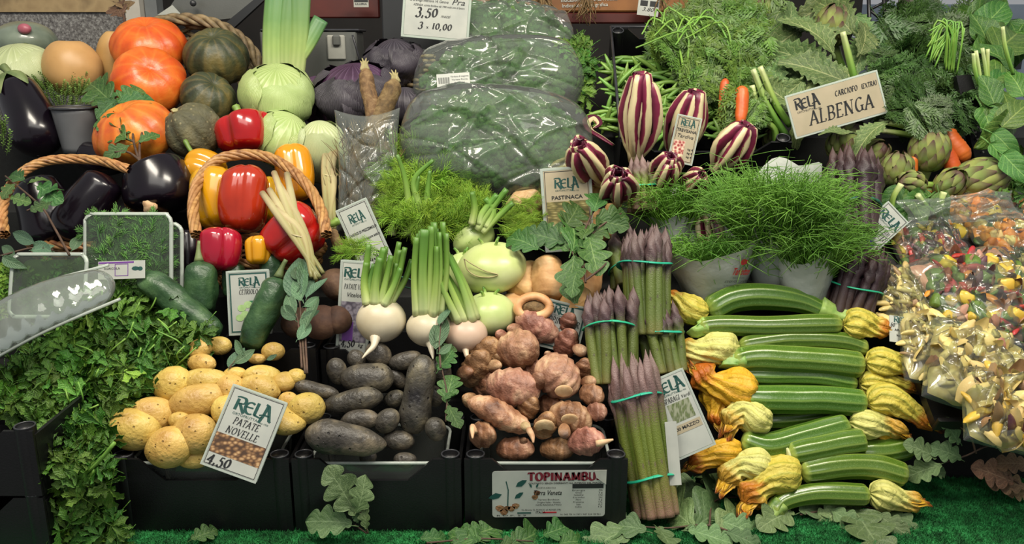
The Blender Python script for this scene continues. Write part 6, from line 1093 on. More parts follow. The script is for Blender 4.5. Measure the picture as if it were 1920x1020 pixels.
bigl(t, [(1840, 60, 1880, 5, 1.2), (1815, 50, 1890, 0, 1.3), (1870, 100, 1930, 20, 1.1), (1860, 90, 1830, 30, 1.2), (1900, 130, 1850, 70), (1860, 150, 1930, 100), (1870, 200, 1840, 140), (1850, 160, 1900, 130), (1880, 240, 1930, 170), (1850, 200, 1890, 250), (1880, 170, 1920, 230), (1860, 250, 1920, 280), (1840, 200, 1870, 260), (1900, 220, 1860, 270), (1910, 60, 1870, 120), (1890, 40, 1930, 90), (1830, 110, 1860, 60), (1880, 290, 1920, 320), (1855, 270, 1900, 310), (1830, 20, 1800, 60), (1920, 180, 1890, 130)], SPIN, -.16)
for q in (((1830, 95), (1838, 150), (1842, 200), (1870, 260)), ((1842, 90), (1850, 150), (1850, 220)), ((1852, 92), (1852, 140), (1860, 180)), ((1825, 100), (1828, 130), (1835, 160)), ((1880, 50), (1885, 90), (1900, 140))): add('stalk', sweep([P(a, b, Yb(180) - .17) for a, b in q], [.006, .007, .006], 10, 14, flat=.6), MT['stalk'], t)
# fennel
t = T('fennel', 'bushy bright green fennel fronds on thick stalks left of the centre', 'fennel', P(790, 450, 1.8))
PF = [(715, 310), (740, 275), (790, 262), (840, 285), (865, 340), (880, 380), (850, 420), (800, 435), (745, 430), (712, 390)]
fill(t, PF, 120, FEN, 70, R_, (-.08, .02), lambda x, y, r: ((x - 790) / 70 + r.uniform(-.6, .6), -.3, r.uniform(-.5, 1)), 'frond')
fill(t, [(640, 460), (700, 455), (700, 475), (640, 478)], 10, FEN, 50, R_, (-.08, -.04), lambda x, y, r: (-1, -.2, r.uniform(-.3, .3)), 'frond')
for q in (((764, 440), (766, 380), (758, 330), (745, 290)), ((770, 440), (776, 380), (785, 330)), ((800, 430), (800, 380), (806, 320)), ((735, 440), (740, 410), (745, 400)), ((780, 430), (790, 400), (776, 340), (812, 300))): add('stalk', sweep([P(a, b, Yb(400) - .04) for a, b in q], [.009, .007, .004], 12, 18), MT['stalk'], t)
t = T('fennel', 'fennel bulb with cut stalks pointing right, beside the kohlrabi', 'fennel', P(890, 480, 1.75))
add('bulb', blob(888, 448, 42, 30, 30, .0, n=24, seg=16, mod=lambda th, tt: 1 + .06 * np.cos(7 * th), namp=.03), MT['kohl'], t)
for q in (((895, 430), (915, 400), (950, 355)), ((905, 435), (930, 410), (962, 380)), ((885, 420), (890, 390), (885, 360)), ((912, 425), (925, 395), (910, 372)), ((900, 420), (905, 400), (932, 365))): add('stalk', sweep([P(a, b, Yb(440) - .04) for a, b in q], [.012, .010, .009], 12, 12, flat=.7), MT['stalk'], t)
fill(t, [(850, 350), (895, 340), (915, 380), (900, 430), (860, 430)], 44, FEN, 50, R_, (-.06, .0), lambda x, y, r: (r.uniform(-.6, .8), -.3, 1), 'frond'); fill(t, [(945, 380), (1000, 370), (1010, 430), (950, 445)], 26, FEN, 46, R_, (-.06, .0), lambda x, y, r: (1, -.2, r.uniform(-.6, .6)), 'frond')
# herb trays at the left
def tray(cx, cy, w_, h, roll, dy, label, lean=15, depth=.03, rim='rimclear'):
    y = Yb(cy) + dy; F = view_frame(cx, cy, y, roll, lean); t = T('herb_tray', label, 'tray', F[0] - F[2] * h / 2, 'clear herb trays'); k = np.linalg.norm(F[1]); pts = rrect(w_, h, 16, 6); n = len(pts); mb = MB()
    V = [F[0] + F[1] * p[0] * s + F[2] * p[1] * s - F[3] * z for s, z in ((1, 0), (.93, depth), (.9, depth)) for p in pts]; mb.add(np.array(V), [(a * n + i, a * n + (i + 1) % n, (a + 1) * n + (i + 1) % n, (a + 1) * n + i) for a in range(2) for i in range(n)]); add('tray_body', mb, MT['clear'], t)
    mb = MB(); quad(mb, Foff(F, .001), 0, 0, w_ - 4, h - 4, 14, .0006); add('lid_film', mb, MT['lid'], t, smooth=False)
    add('rim', sweep([F[0] + F[1] * p[0] + F[2] * p[1] for p in pts + pts[:1]], 4 * k, 8, 90, capped=False, flat=.6), MT[rim], t); return t, F
MT['lid'] = clear('thin_tray_lid', haze=.03, rough=.03, bump=.5, bs=18, fres=1.15, dist=1.)
t, F_ = tray(240, 484, 162, 166, 0, -.08, 'upright clear tray packed with fresh dill'); k = np.linalg.norm(F_[1]); r = random.Random(4)
for i in range(110): x, y = r.uniform(-62, 62), r.uniform(-66, 60); a = r.gauss(0, .5); inst('frond', r.choice(DIL), frame(F_[0] + F_[1] * x + F_[2] * (y - 12) - F_[3] * r.uniform(.004, .02), F_[1] * math.sin(a) + F_[2] * math.cos(a), F_[3] + np.array([r.uniform(-.4, .4), 0, 0]), 54 * k), t)
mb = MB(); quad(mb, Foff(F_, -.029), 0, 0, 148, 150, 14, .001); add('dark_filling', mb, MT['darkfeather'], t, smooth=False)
t, F_ = tray(292, 500, 98, 160, 0, -.045, 'second clear tray edge just behind the dill tray')
t, F_ = tray(90, 535, 140, 118, 0, -.06, 'clear tray of chopped curly herbs at the far left', 22)
for i in range(90): x, y = r.uniform(-56, 56), r.uniform(-48, 40); a = r.uniform(0, 6.28); inst('leaf', PAR[i % 4], frame(F_[0] + F_[1] * x + F_[2] * y - F_[3] * r.uniform(.006, .02), F_[1] * math.sin(a) + F_[2] * math.cos(a), F_[3], 24 * k), t)
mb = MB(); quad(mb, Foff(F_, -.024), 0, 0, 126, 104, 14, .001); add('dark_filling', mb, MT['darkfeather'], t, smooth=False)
F_ = view_frame(228, 506, Yb(506) - .115, 2, 20); t = T('paper_label', 'white herb label with a purple edge and a small leaf emblem on the dill tray', 'label', F_[0] - F_[2] * 16); mb = MB(); quad(mb, F_, 0, 0, 88, 34, 0, .0005); add('card', mb, MT['card'], t, smooth=False)
G_ = Foff(F_, .0004); mb = MB(); quad(mb, G_, -10, 14, 66, 3, 0, .0001); ringframe(mb, G_, 24, 22, 1.2, .0001); add('purple_print', mb, MT['inkpurple'], t, smooth=False); mb = MB(); sanstext(mb, 'AGRICOLA', G_, -18, 1, 6, width=30); add('lettering', mb, MT['ink'], t, smooth=False)
m2 = MB(); [prism([(x0 + 7 * math.cos(a) * s, 0 + 4 * math.sin(a) + 2 * s) for a in np.linspace(0, 6.28, 9)[:-1]], (G_[0] + G_[1] * 30 + G_[3] * .0001, G_[1], G_[2]), .0001, m2) for x0, s in ((-4, 1), (5, .7))]; add('leaf_print', m2, MT['inkgreen'], t, smooth=False)
# agretti cones
def papercone(base, top, rt, label, dy, blades, mat, seed, dirs, rb=.35, logo=None, bl=70, openf=1., tilt=.5, amp=.5):
    Y = Yb(base[1]) + dy; B = P(base[0], base[1], Y); Tp = P(top[0], top[1], Y + .03); k = mpp(top[1], Y); ax = Tp - B; L = np.linalg.norm(ax); d, u, v = rot_to(ax, (0, -1, .2)); R = rt * k; t = T('herb_cone', label, 'herb cone', B, 'paper cones of agretti')
    mb = MB(); n = 40; m = 10; V = []; rr = random.Random(seed); ph = rr.uniform(0, 6)
    for i in range(m + 1):
        f = i / m
        for j in range(n + 1):
            a = j / n * 2 * PI * 1.06; h = L * f * (1 + amp * max(-.5, math.cos(a - PI + tilt)) * f + .05 * f * math.sin(5 * a + ph)); rad = R * (rb + (1 - rb) * f ** .8) * (1 + .05 * math.sin(5 * a + ph) * f) + .0015 * j / n; V.append(B + d * h + (u * math.cos(a) + v * math.sin(a)) * rad)
    mb.add(np.array(V), [(i * (n + 1) + j, i * (n + 1) + j + 1, (i + 1) * (n + 1) + j + 1, (i + 1) * (n + 1) + j) for i in range(m) for j in range(n)]); add('paper_wrap', disp(mb, .003, 10, seed, 3), MT['paper'], t)
    mb = MB()
    for i in range(blades):
        a = rr.uniform(0, 2 * PI); s = math.sqrt(rr.random()); b = B + d * L * .5 + (u * math.cos(a) + v * math.sin(a)) * R * .68 * s; dr = d * rr.uniform(.5, 1.1) + (u * math.cos(a) + v * math.sin(a)) * s * .6 * openf + np.array(dirs) * .35 + np.array([rr.gauss(0, .25), rr.gauss(0, .15), rr.gauss(0, .15)]); l = bl * k * rr.uniform(.8, 1.3) + L * .3
        sweep([b, b + dr * l * .5 + np.array([rr.gauss(0, .004), 0, .012]), b + dr * l * .85 + np.array([rr.gauss(0, .012), -.012 * rr.random(), .004]), b + dr * l * .95 + np.array([rr.gauss(0, .026), -.03 * rr.random(), -.035 * rr.random()])], [.0012, .0011, .0009, .0005], 3, 7, mb=mb)
    add('grass_blades', mb, MT[mat], t, kind='stuff')
    if logo:
        q = lambda an, h_: B + d * L * h_ + (u * math.cos(an) + v * math.sin(an)) * (R * (rb + (1 - rb) * h_ ** .8) * 1.05 + .006); o = q(logo, .5); X = q(logo + .05, .5) - q(logo - .05, .5); X = X * (1 if X[0] > 0 else -1); X /= np.linalg.norm(X); sl = q(logo, .6) - q(logo, .4); sl /= np.linalg.norm(sl); Z = np.cross(X, sl); Z = Z if Z[1] < 0 else -Z; F = (o + Z * .002, X * k, sl * k, Z)
        mb = MB(); sanstext(mb, 'Tarlotto', F, 0, 4, 20, .35, 36, .03); add('red_print', mb, MT['inkbrightred'], t, smooth=False)
        mb = MB(); prism([(8 * math.cos(a), 30 + 6 * math.sin(a) * (1 + .2 * math.cos(3 * a))) for a in np.linspace(0, 6.28, 13)[:-1]], F[:3], .0001, mb); add('fruit_print', mb, MT['inkbrightred'], t, smooth=False)
        mb = MB(); sanstext(mb, 'PRODOTTO ITALIANO', F, -2, -4, 4, 0, 26); sanstext(mb, 'AZIENDA AGRICOLA di Filli Bruno', F, 0, -12, 7, .2, 62); sanstext(mb, 'Via Provinciale, coltivazione di ortaggi', F, 0, -20, 5, .2, 60); add('small_print', mb, MT['ink'], t, smooth=False)
    return t
MT['paper'] = simple('white_waxed_paper', ['#989f98', '#b0b5ad'], 14, .5, .8, 22, dv=.04, bd=.005)
papercone((1335, 580), (1338, 446), 98, 'small white paper cone of green agretti with red printed lettering', .075, 600, 'agretti', 1, (-.1, -.1, .2), .35, logo=.4, bl=30, tilt=.9)
papercone((1440, 560), (1455, 360), 82, 'tall white paper cone overflowing with fine green agretti, centre right', .06, 2300, 'agretti', 2, (-.05, -.1, .4), .2, bl=56, openf=1.1, tilt=.7, amp=.3)
papercone((1508, 580), (1515, 462), 66, 'paper cone of long dark green agretti leaning right of the tall one', .045, 1300, 'agretti', 3, (.0, -.3, .35), .4, bl=62, tilt=1.1)
papercone((1265, 480), (1262, 390), 50, 'paper cone of bright agretti behind the small printed cone', .08, 700, 'agretti', 4, (-.25, -.1, .3), .3, bl=54)
# ---------------------------------------------------------------- plastic bags
def pillow(F, rx, ry, D, seed, ncr=26, nu=90, nv=64, amp=.006, back=True, sag=.12, rnd=0):
    """a filled bag: two sheets meeting at a flat seam, puffed by D metres, with sharp random folds; F has pixel units"""
    r = np.random.RandomState(seed); u, v = np.meshgrid(np.linspace(-1, 1, nu), np.linspace(-1, 1, nv)); k = np.linalg.norm(F[1])
    x = u * rx * (1 - sag * np.cos(v * 1.57)) * (1 - rnd * v * v * (1 + .25 * np.sin(3 * v + seed))); y = v * ry * (1 - sag * np.cos(u * 1.57)) * (1 - rnd * u * u * (1 + .2 * np.sin(4 * u + seed))); puff = ((1 - np.abs(u) ** 3) * (1 - np.abs(v) ** 3)) ** .5 * D; h = np.zeros_like(u)
    for _ in range(ncr):
        a = r.uniform(0, PI); c = r.uniform(-.9, .9); d = u * math.cos(a) + v * math.sin(a) - c + .12 * np.sin(3 * (u * math.sin(a) - v * math.cos(a)) + r.uniform(0, 6)); w_ = r.uniform(.02, .09)
        s = u * math.sin(a) - v * math.cos(a); s0 = r.uniform(-.6, .6); L = r.uniform(.3, .9); h += r.choice((-1, 1)) * amp * r.uniform(.3, 1) * np.exp(-np.abs(d) / w_) * np.exp(-((s - s0) / L) ** 4)
    mb = MB()
    for sg in ((1, -1) if back else (1,)):
        z = (puff if sg > 0 else -puff * .15) + h * (np.minimum(1, puff / D * 3 + .25)) * (1 if sg > 0 else .3); V = F[0] + x.ravel()[:, None] * F[1] + y.ravel()[:, None] * F[2] + z.ravel()[:, None] * F[3]
        i, j = np.meshgrid(np.arange(nv - 1), np.arange(nu - 1), indexing='ij'); i = i.ravel(); j = j.ravel(); q = np.stack([i * nu + j, i * nu + j + 1, (i + 1) * nu + j + 1, (i + 1) * nu + j], 1); mb.add(V, q if sg > 0 else q[:, ::-1])
    return mb
def floret(seed):
    r = random.Random(seed); mb = MB()
    for i in range(9):
        a = i * 2.4; q = math.sqrt(i / 9.) * .36; c = np.array([q * math.cos(a), q * math.sin(a), .25 - q * .5]); sweep([c - np.array([0, 0, .2]), c, c + np.array([0, 0, .2])], .2, 12, 8, .5, .5, mb=mb)
    disp(mb, .035, 1.2, seed, 3); v = mb.verts(); mb.setv(v + np.stack([sn(v, 4.5, seed + 3, 2)] * 3, 1) * .03 * np.sign(v)); return mb.mesh('floret', MT['floret'])
MT['floret'] = simple('curly_green_floret', ['#34552a', '#648a46', '#a0bc74'], 60, .6, 1., 200, dv=.35, dh=.015, lo=.35, hi=.7)
FLO = [floret(i) for i in range(3)]
for (cx, cy, rx, ry, roll, dy, D, n, lab, sd) in ((948, 62, 122, 66, -8, .02, .05, 80, 'bag of curly greens at the top of the stack of three clear bags', 1), (935, 152, 152, 82, 4, -.03, .07, 110, 'bag of curly greens with a barcode sticker, middle of the stack', 2), (930, 268, 172, 104, -4, -.07, .085, 180, 'largest bag of green florets, lowest of the three clear bags', 3)):
    Y = Yb(cy) + dy; F = view_frame(cx, cy, Y, roll, 30); t = T('bagged_greens', lab, 'bag', F[0] - F[2] * ry, 'clear bags of greens'); k = np.linalg.norm(F[1]); r = random.Random(sd)
    for i in range(n):
        q = math.sqrt((i + .5) / n) * .96; a = i * 2.39996; x = q * math.cos(a) * rx * .92; y = q * math.sin(a) * ry * .9; z = D * (1 - q ** 2.5) ** .5 * .72 - .012 + r.uniform(-.006, .004); nrm = F[3] + F[1] / k * x / rx * .5 + F[2] / k * y / ry * .5
        inst('floret', FLO[i % 3], frame(F[0] + F[1] * x + F[2] * y + F[3] * z, F[2] / k + np.array([r.uniform(-.5, .5), 0, 0]), nrm, r.uniform(28, 40) * k), t)
    mb = MB(); m_ = blob(cx, cy + 6, rx * .8, ry * .66, roll, dy + .02, namp=.05, flat=.25); add('inner_greens', m_, MT['floret'], t); add('film', pillow(F, rx * 1.03, ry * 1.05, D + .012, sd, 40, 120, 84, .013, sag=-.03, rnd=.17, back=False), MT['bagfilm'], t)
    if sd == 2:
        S = view_frame(850, 152, Y - .135, 4, 20); mb = MB(); quad(mb, S, 0, 0, 62, 30, 1, .0004); add('sticker', mb, MT['card'], t, 'white barcode sticker', smooth=False); mb = MB(); S2 = Foff(S, .0004)
        for i in range(14): quad(mb, S2, -27 + i * 1.5, 2, .5 + .5 * (i % 3 == 0), 12)
        for i in range(4): sanstext(mb, ['Verdura di stagione', 'Varieta Riccia', 'Lotto 14', 'kg 1.80'][i], S2, 12, 7 - 6 * i, 5, 0, [34, 30, 18, 16][i])
        add('barcode_print', mb, MT['ink'], t, smooth=False)
# clear bag with the two brown roots
F = view_frame(690, 318, Yb(318) - .06, 2, 22); t = T('root_bag', 'tall clear bag around hairy brown roots left of the fennel', 'bag', F[0] - F[2] * 110); k = np.linalg.norm(F[1])
add('film', pillow(F, 62, 118, .03, 7, 40, 70, 110, .009, back=False), MT['film'], t)
mb = MB(); r = random.Random(8)
for i in range(420):
    x = r.gauss(-5, 26); y = r.uniform(-115, 60); a = r.gauss(0, .35); o = F[0] + F[1] * x + F[2] * y + F[3] * r.uniform(-.03, .0); d = F[1] * math.sin(a) + F[2] * math.cos(a); sweep([o, o + d * 24 + F[3] * r.uniform(-.004, .004), o + d * 46 + F[1] * r.uniform(-8, 8)], [.9 * k, .7 * k, .3 * k], 3, 4, mb=mb)
add('root_hairs', mb, MT['rootbrown'], t, kind='stuff')
for i, (x, y, rr_, l_) in enumerate(((-24, 10, 15, 60), (6, -50, 18, 70), (30, 0, 13, 60), (-30, -70, 14, 50))): c = F[0] + F[1] * x + F[2] * y - F[3] * .03; add('root', disp(sweep([c - F[2] * l_, c, c + F[2] * l_], rr_ * k, 16, 16, .2, .2), rr_ * k * .12, 12, i), MT['rootbrown'], t)
# ---------------------------------------------------------------- bags of cut vegetables at the right
MT['film2'] = clear('crinkled_vacuum_film', haze=.05, bump=.55, bs=11, rough=.10, dist=1.5, fres=1.42)
PM = {}
for nm, cols in dict(orange=['#d9781a', '#e89a32'], red=['#a01c1a', '#b8382c'], green=['#4f6a20', '#75903a'], yellow=['#c9a52a', '#d9bb4a'], purple=['#4a2430', '#75444f'], pale=['#d0b468', '#e0cf8c'], tan=['#8c6a44', '#b5946a'], dkgreen=['#27401c', '#3f5c2c'], rose=['#b5806a', '#c99c84']).items(): PM[nm] = simple(nm + '_vegetable_piece', cols, 60, .3, .4, 120, dv=.15, coat=.3)
def pm_(kind, col):
    if kind == 'cube': mb = box((0, 0, 0), (1, 1, .8), bev=.15)
    elif kind == 'slice': mb = sweep([(0, 0, -.14), (0, 0, .14)], .62, 14, 2)
    elif kind == 'strip': mb = sweep([(-.9, 0, 0), (0, .15, .15), (.9, 0, -.1)], [.2, .28, .2], 8, 6, .2, .2, flat=.6)
    elif kind == 'petal': mb = cup(np.zeros(3), (0, 0, 1), 0, [(0, -.7), (.25, -.2), (.3, .3), (.1, .9)], [.15, .4, .4, .1], .6, 4)
    else: mb = blob_local()
    return mb.mesh('vegetable_piece', PM[col])
def blob_local(): return disp(sweep([(-.6, 0, 0), (0, .1, 0), (.6, 0, 0)], .45, 10, 8, .5, .5, flat=.6), .08, .8, 3)
_pc = {}
def piece(kind, col):
    if (kind, col) not in _pc: _pc[(kind, col)] = pm_(kind, col)
    return _pc[(kind, col)]
VB = [('clear bag of orange pumpkin cubes at the upper right', 1838, 408, 112, 62, -4, .0, .03, 90, [('cube', 'orange', 6), ('strip', 'orange', 2), ('cube', 'yellow', 1), ('slice', 'dkgreen', 1)], 17),
 ('clear bag of orange and dark green cut vegetables at the right edge', 1896, 470, 64, 70, 8, -.02, .03, 70, [('cube', 'orange', 3), ('slice', 'dkgreen', 3), ('strip', 'purple', 2), ('cube', 'pale', 1)], 15),
 ('small clear bag of zucchini slices and red onion left of the pumpkin cubes', 1742, 478, 66, 62, 8, -.02, .025, 60, [('slice', 'green', 3), ('strip', 'purple', 3), ('strip', 'yellow', 2), ('strip', 'red', 2), ('petal', 'rose', 1)], 15),
 ('clear bag of pale yellow sticks beside the violet asparagus', 1702, 575, 60, 80, 14, -.01, .025, 60, [('strip', 'pale', 6), ('strip', 'tan', 1)], 20),
 ('big clear bag of mixed peppers, onion and zucchini at the right', 1842, 560, 110, 96, 14, -.045, .035, 120, [('cube', 'yellow', 2), ('slice', 'green', 2), ('strip', 'red', 2), ('petal', 'purple', 2), ('petal', 'rose', 3), ('cube', 'green', 1), ('slice', 'pale', 1), ('strip', 'orange', 1)], 19),
 ('clear bag of pale artichoke slices right of the zucchini flowers', 1752, 655, 66, 70, -10, -.03, .02, 50, [('strip', 'pale', 5), ('petal', 'pale', 2), ('strip', 'tan', 1)], 20),
 ('shiny clear bag with whitish pieces on top of the pile at the right', 1832, 695, 96, 84, -22, -.06, .035, 60, [('petal', 'pale', 4), ('slice', 'pale', 3), ('petal', 'rose', 1)], 22),
 ('clear bag of golden slices with brown caps at the lower right corner', 1896, 775, 92, 72, -16, -.08, .035, 66, [('petal', 'pale', 5), ('petal', 'tan', 2), ('strip', 'yellow', 2), ('petal', 'purple', 1)], 30)]
for n_, (lab, cx, cy, rx, ry, roll, dy, D, n, pal, sz) in enumerate(VB):
    F = view_frame(cx, cy, Yb(cy) + dy + .035, roll, 52); k = np.linalg.norm(F[1]); ry *= 1.2; t = T('cut_vegetable_bag', lab, 'bag', F[0] - F[2] * ry, 'clear bags of cut vegetables'); r = random.Random(n_ + 3); pool = [(a, b) for a, b, c in pal for _ in range(c)]
    for i in range(n):
        q = math.sqrt((i + .5) / n) * .88; a = i * 2.39996; x = q * math.cos(a) * rx + r.uniform(-4, 4); y = q * math.sin(a) * ry; kd = r.choice(pool)
        inst('vegetable_piece', piece(*kd), frame(F[0] + F[1] * x + F[2] * y + F[3] * (D * (1 - q ** 4) * .72 + r.uniform(-.002, .004)), (r.uniform(-1, 1), r.uniform(-1, 1), r.uniform(-.5, .5)), F[3] + np.array([r.uniform(-.5, .5), 0, r.uniform(-.3, .3)]), sz * 1.45 * k * r.uniform(.75, 1.15)), t)
    mb = disp(pillow(F, rx * .93, ry * .93, D * .62, 5 + n_, 20, 50, 40, .006, back=False, sag=.04, rnd=.1), .004, 14, n_); add('cut_pieces_bed', mb, PM[{0: 'orange', 1: 'orange', 2: 'rose', 4: 'rose'}.get(n_, 'pale')], t)
    add('film', pillow(F, rx, ry, D + .010, 20 + n_, 50, 110, 90, .011, back=False, sag=.04, rnd=.06), MT['film2'] if 'film2' in MT else MT['film'], t)
F = view_frame(1800, 392, Yb(392) - .05, 6, 50); solo('clear_film', pillow(F, 118, 34, .012, 51, 30, 90, 40, .010, back=False), MT['film'], 'loose crumpled clear film in front of the front row of artichokes', 'plastic film')
# thin support under the bags
t = T('black_tray', 'black plastic tray under the bags of cut vegetables', 'tray', P(1800, 800, 1.5)); F = view_frame(1810, 640, Yb(640) + .03, 0, 57); mb = MB(); quad(mb, F, 50, 60, 330, 480, 10, .02); add('tray_floor', mb, MT['black'], t, smooth=False)
mb = MB(); quad(mb, Foff(F, .012), 50, -178, 330, 8, 3, .03); add('tray_lip', mb, MT['black'], t, smooth=False)
MT['lidshell'] = clear('ribbed_clear_lid', haze=.14, bump=.3, bs=30, rough=.08, fres=1.5)
# ---------------------------------------------------------------- clear clamshell lid at the left
t = T('clamshell_lid', 'long clear ribbed plastic lid lying across the parsley at the left edge', 'plastic lid', P(60, 640, 1.45)); a = P(-60, 650, 1.42); b = P(215, 528, 1.50); k = mpp(590, 1.45)
add('lid_shell', sweep([a, (a + b) / 2 + np.array([0, -.01, .012]), b], [52 * k, 54 * k, 50 * k, 36 * k], 60, 80, 0, .12, flat=.55, up=(0, -.7, .7), mod=lambda th, tt: 1 + .03 * np.cos(30 * tt * 2) * (abs(np.sin(th)) < .8)), MT['lidshell'] if 'lidshell' in MT else MT['clear'], t)
for s in (-1, 1):
    d, u, v = rot_to(b - a, (0, -.7, .7)); e = v * s * 53 * k; add('lid_rim', sweep([a + e, (a + b) / 2 + e + np.array([0, -.01, .012]), b + e * .8], 3.2 * k, 8, 40), MT['rimclear'], t)
# ---------------------------------------------------------------- black crates at the lower left, rear crates
for i, (z0, z1) in enumerate(((.006, .118), (.122, .236))): crate(P(-330, 820, 1.24)[0], P(62, 820, 1.24)[0], 1.24, 1.50, z0, z1, ['lower black plastic crate of the stack at the bottom left corner', 'upper black plastic crate of the stack at the bottom left corner'][i], .03)
crate(P(392, 665, 1.545)[0], P(592, 665, 1.545)[0], 1.545, 1.72, .168, .262, 'black crate with small potatoes and beets behind the yellow potato crate', .024)
crate(P(600, 650, 1.56)[0], P(860, 650, 1.56)[0], 1.56, 1.73, .168, .255, 'black crate standing behind the purple potatoes, under the white turnips', .02)
crate(P(1560, 640, 1.66)[0], P(1720, 640, 1.66)[0], 1.66, 1.74, .168, .30, 'black crate corner peeping out right of the topmost zucchini flower', .03)
# ---------------------------------------------------------------- behind the display
MT['steel'] = simple('brushed_steel', ['#6e706c', '#82847f'], 5, .35, .1, 200, dv=0); MT['steel'].node_tree.nodes['Principled BSDF'].inputs['Metallic'].default_value = .55
MT['darkpanel'] = simple('dark_grey_panel', ['#232527', '#2e3032'], 5, .4, dv=0); MT['redpaint'] = simple('dark_red_board', ['#3f1410', '#531c14'], 10, .5, dv=0); MT['shelfwood'] = simple('orange_brown_shelf_wood', ['#6b4420', '#8a5a2c'], 14, .5, dv=0)
def slab(px0, py0, px1, py1, y, d): a = P(px0, py0, y); b = P(px1, py1, y); return box(((a[0] + b[0]) / 2, y + d / 2, (a[2] + b[2]) / 2), (abs(b[0] - a[0]), d, abs(a[2] - b[2])), bev=min(.004, d * .3))
t = T('steel_scale', 'grey steel scale housing with a latch behind the leek', 'scale', P(600, 140, 2.5)); add('housing', slab(486, 58, 672, 150, 2.5, .12), MT['steel'], t, smooth=False); add('latch_plate', slab(612, 66, 648, 112, 2.492, .01), MT['cardgrey'], t, smooth=False)
add('latch_hook', slab(622, 66, 638, 86, 2.482, .012), MT['steel'], t, smooth=False); add('cable', sweep([P(661, 66, 2.49), P(668, 90, 2.485), P(676, 118, 2.49)], .003, 8, 10), MT['blackrim'], t); add('top_edge', slab(486, 54, 674, 59, 2.495, .13), MT['blackrim'], t, smooth=False)
t = T('scale_bracket', 'tilted grey plastic bracket with a bolt at the top left of the leek', 'bracket', P(400, 40, 2.6))
add('arm', prism([(-98, -4), (-62, 32), (80, 40), (110, 30), (60, -12), (-50, -12)], view_frame(395, 26, 2.6, 6, 0)[:3], .03), MT['steel'], t, smooth=False); add('dark_arm', prism([(-16, -40), (90, 38), (98, 30), (10, -42)], view_frame(412, 20, 2.58, 0, 0)[:3], .02), MT['darkpanel'], t, smooth=False); add('white_tab', prism([(-24, -6), (6, 12), (20, -4)], view_frame(318, 22, 2.57, 0, 0)[:3], .004), MT['card'], t, smooth=False); add('bolt', sweep([P(362, 6, 2.57), P(362, 6, 2.55)], .009, 16, 2), MT['darkpanel'], t)
struct('trim_9', slab(712, -60, 852, 100, 2.62, .03), MT['darkpanel']); struct('trim_10', slab(500, -60, 712, 34, 2.66, .02), MT['redpaint'])
t = T('upper_shelf', 'orange-brown wooden shelf with a dark red edge along the top behind the bags', 'shelf', P(1100, 20, 2.68)); add('shelf_board', slab(850, -50, 1420, 22, 2.66, .2), MT['shelfwood'], t, smooth=False); add('shelf_edge', slab(850, 23, 1420, 44, 2.665, .05), MT['redpaint'], t, smooth=False)
F = view_frame(1105, 4, 2.657, 2, 0); mb = MB(); sanstext(mb, 'Indicazione Geografica Protetta', F, 0, 2, 11, 0, 106, .01); sanstext(mb, 'Indicazione Geografica', F, -8, -8, 9, 0, 86, .01); add('lettering', mb, MT['card'], t, smooth=False)
for i, x in enumerate((1010, 1022, 1095, 1104, 1240, 1296)):
    o = P(x, -12, 2.6); mb = MB(); r = random.Random(i)
    for j in range(14): e = o + np.array([r.gauss(0, .02), r.gauss(0, .01), -r.uniform(.04, .09)]); sweep([o, (o + e) / 2 + np.array([r.gauss(0, .01), 0, 0]), e], [.003, .002, .001], 4, 5, mb=mb)
    solo('dried_roots', mb, MT['rootbrown'], ['dried brown root tuft hanging from the shelf edge, leftmost', 'dried brown tuft just right of the leftmost one', 'dark dried tuft hanging in the middle below the shelf lettering', 'long dried tuft beside the middle one', 'dried tuft right of the small 3.80 label', 'dried root tuft nearest the carrot tops'][i], 'dried roots', 'dried tufts on the top shelf', kind='stuff')
t = T('shelf_unit', 'low dark cabinet panel behind the red cabbages', 'cabinet', P(830, 100, 2.5)); add('panel', slab(690, 92, 812, 116, 2.52, .05), MT['steel'], t, smooth=False)
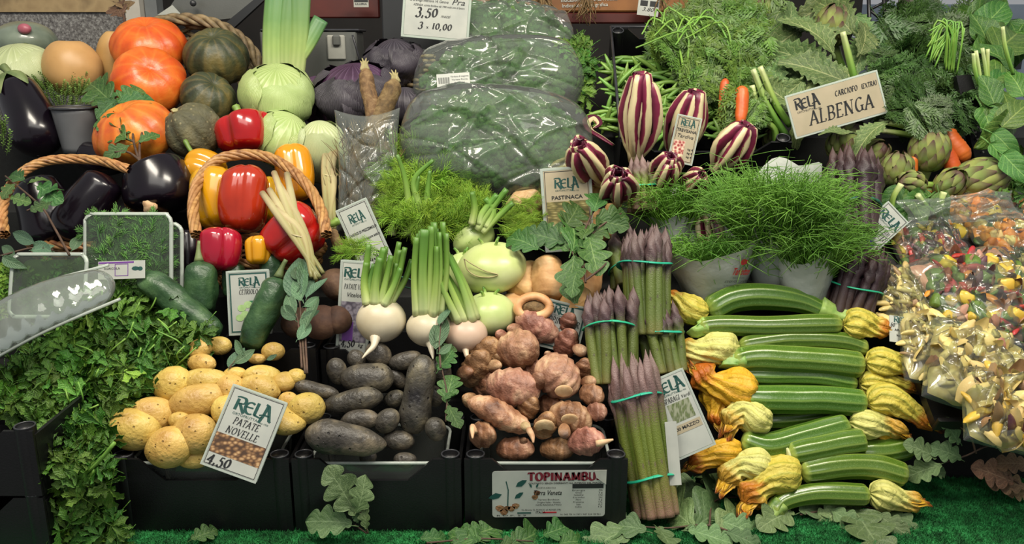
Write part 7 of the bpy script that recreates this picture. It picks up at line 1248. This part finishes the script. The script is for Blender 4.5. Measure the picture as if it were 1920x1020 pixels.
# rack and bright opening at the right
t = T('wire_rack', 'black metal lattice rack in front of the bright opening, top right', 'rack', P(1640, 120, 2.6))
for a, b in (((1628, -20), (1634, 140)), ((1656, -20), (1668, 150)), ((1628, 20), (1666, 0)), ((1630, 60), (1668, 30)), ((1632, 100), (1670, 66)), ((1634, 60), (1668, 90)), ((1632, 20), (1668, 50)), ((1640, 128), (1672, 100))): add('bar', sweep([P(*a, 2.6), P(*b, 2.6)], .006 if abs(a[0] - b[0]) < 15 else .004, 6, 2), MT['black'], t)
struct('trim_11', bx(P(1706, 0, 3.3)[0], P(1762, 0, 3.3)[0], 3.3, 3.4, -.85, 2.4), simple('taupe_pillar', ['#6d655c', '#7c746a'], 6, .6, dv=0))
struct('window_1', slab(1600, 60, 1960, 72, 3.3, .03), simple('window_rail', ['#9aa4ac', '#aab4bc'], 6, .4, dv=0))
t = T('street_building', 'pale blurred house front across the street beyond the opening', 'building', P(1750, 150, 6)); add('wall', slab(1560, 8, 2050, 400, 6, .3), simple('pale_blue_grey_render', ['#8c9aa8', '#aab8c4'], 1.5, .8, dv=0), t, smooth=False)
for i in range(6): add('window', slab(1625 + i * 52, 40, 1655 + i * 52, 130, 5.97, .04), MT['darkpanel'] if i % 2 else MT['steel'], t, smooth=False)
F = view_frame(1828, 232, Yb(240) - .06, 0, 14); t = T('plastic_crate', 'black crate side with faint white lettering behind the carrots at the right', 'crate', F[0] - F[2] * 70); add('side_panel', prism([(-36, 90), (-8, 92), (46, -84), (6, -88)], F[:3], .02), MT['black'], t, smooth=False)
F = view_frame(1826, 240, Yb(240) - .064, -64, 14); mb = MB(); sanstext(mb, 'RA S.r.l.', Foff(F, .004), 0, -6, 22, .1, 100, .01); add('lettering', mb, MT['cardgrey'], t, smooth=False)
# pale film-wrapped head at the far left back
o = P(48, 78, 2.5); k = mpp(78, 2.5); t = T('wrapped_lettuce', 'film-wrapped pale head with a pink tip, faint at the far left back', 'lettuce', o - np.array([0, 0, 40 * k])); add('head', disp(sweep([o - np.array([0, 0, 38 * k]), o, o + np.array([0, 0, 36 * k])], 56 * k, 30, 16, .5, .5), .004, 6, 3), simple('grey_green_wrapped_leaf', ['#5f6a5c', '#7c8878'], 20, .35, .3, dv=0, coat=.5), t); add('pink_tip', blob(46, 54, 12, 10, 0, P(46, 54, 2.43)[1] - Yb(54)), simple('pink_tip', ['#9c4a5a', '#b5707c'], 30, .4, dv=0), t, 'pink tip')
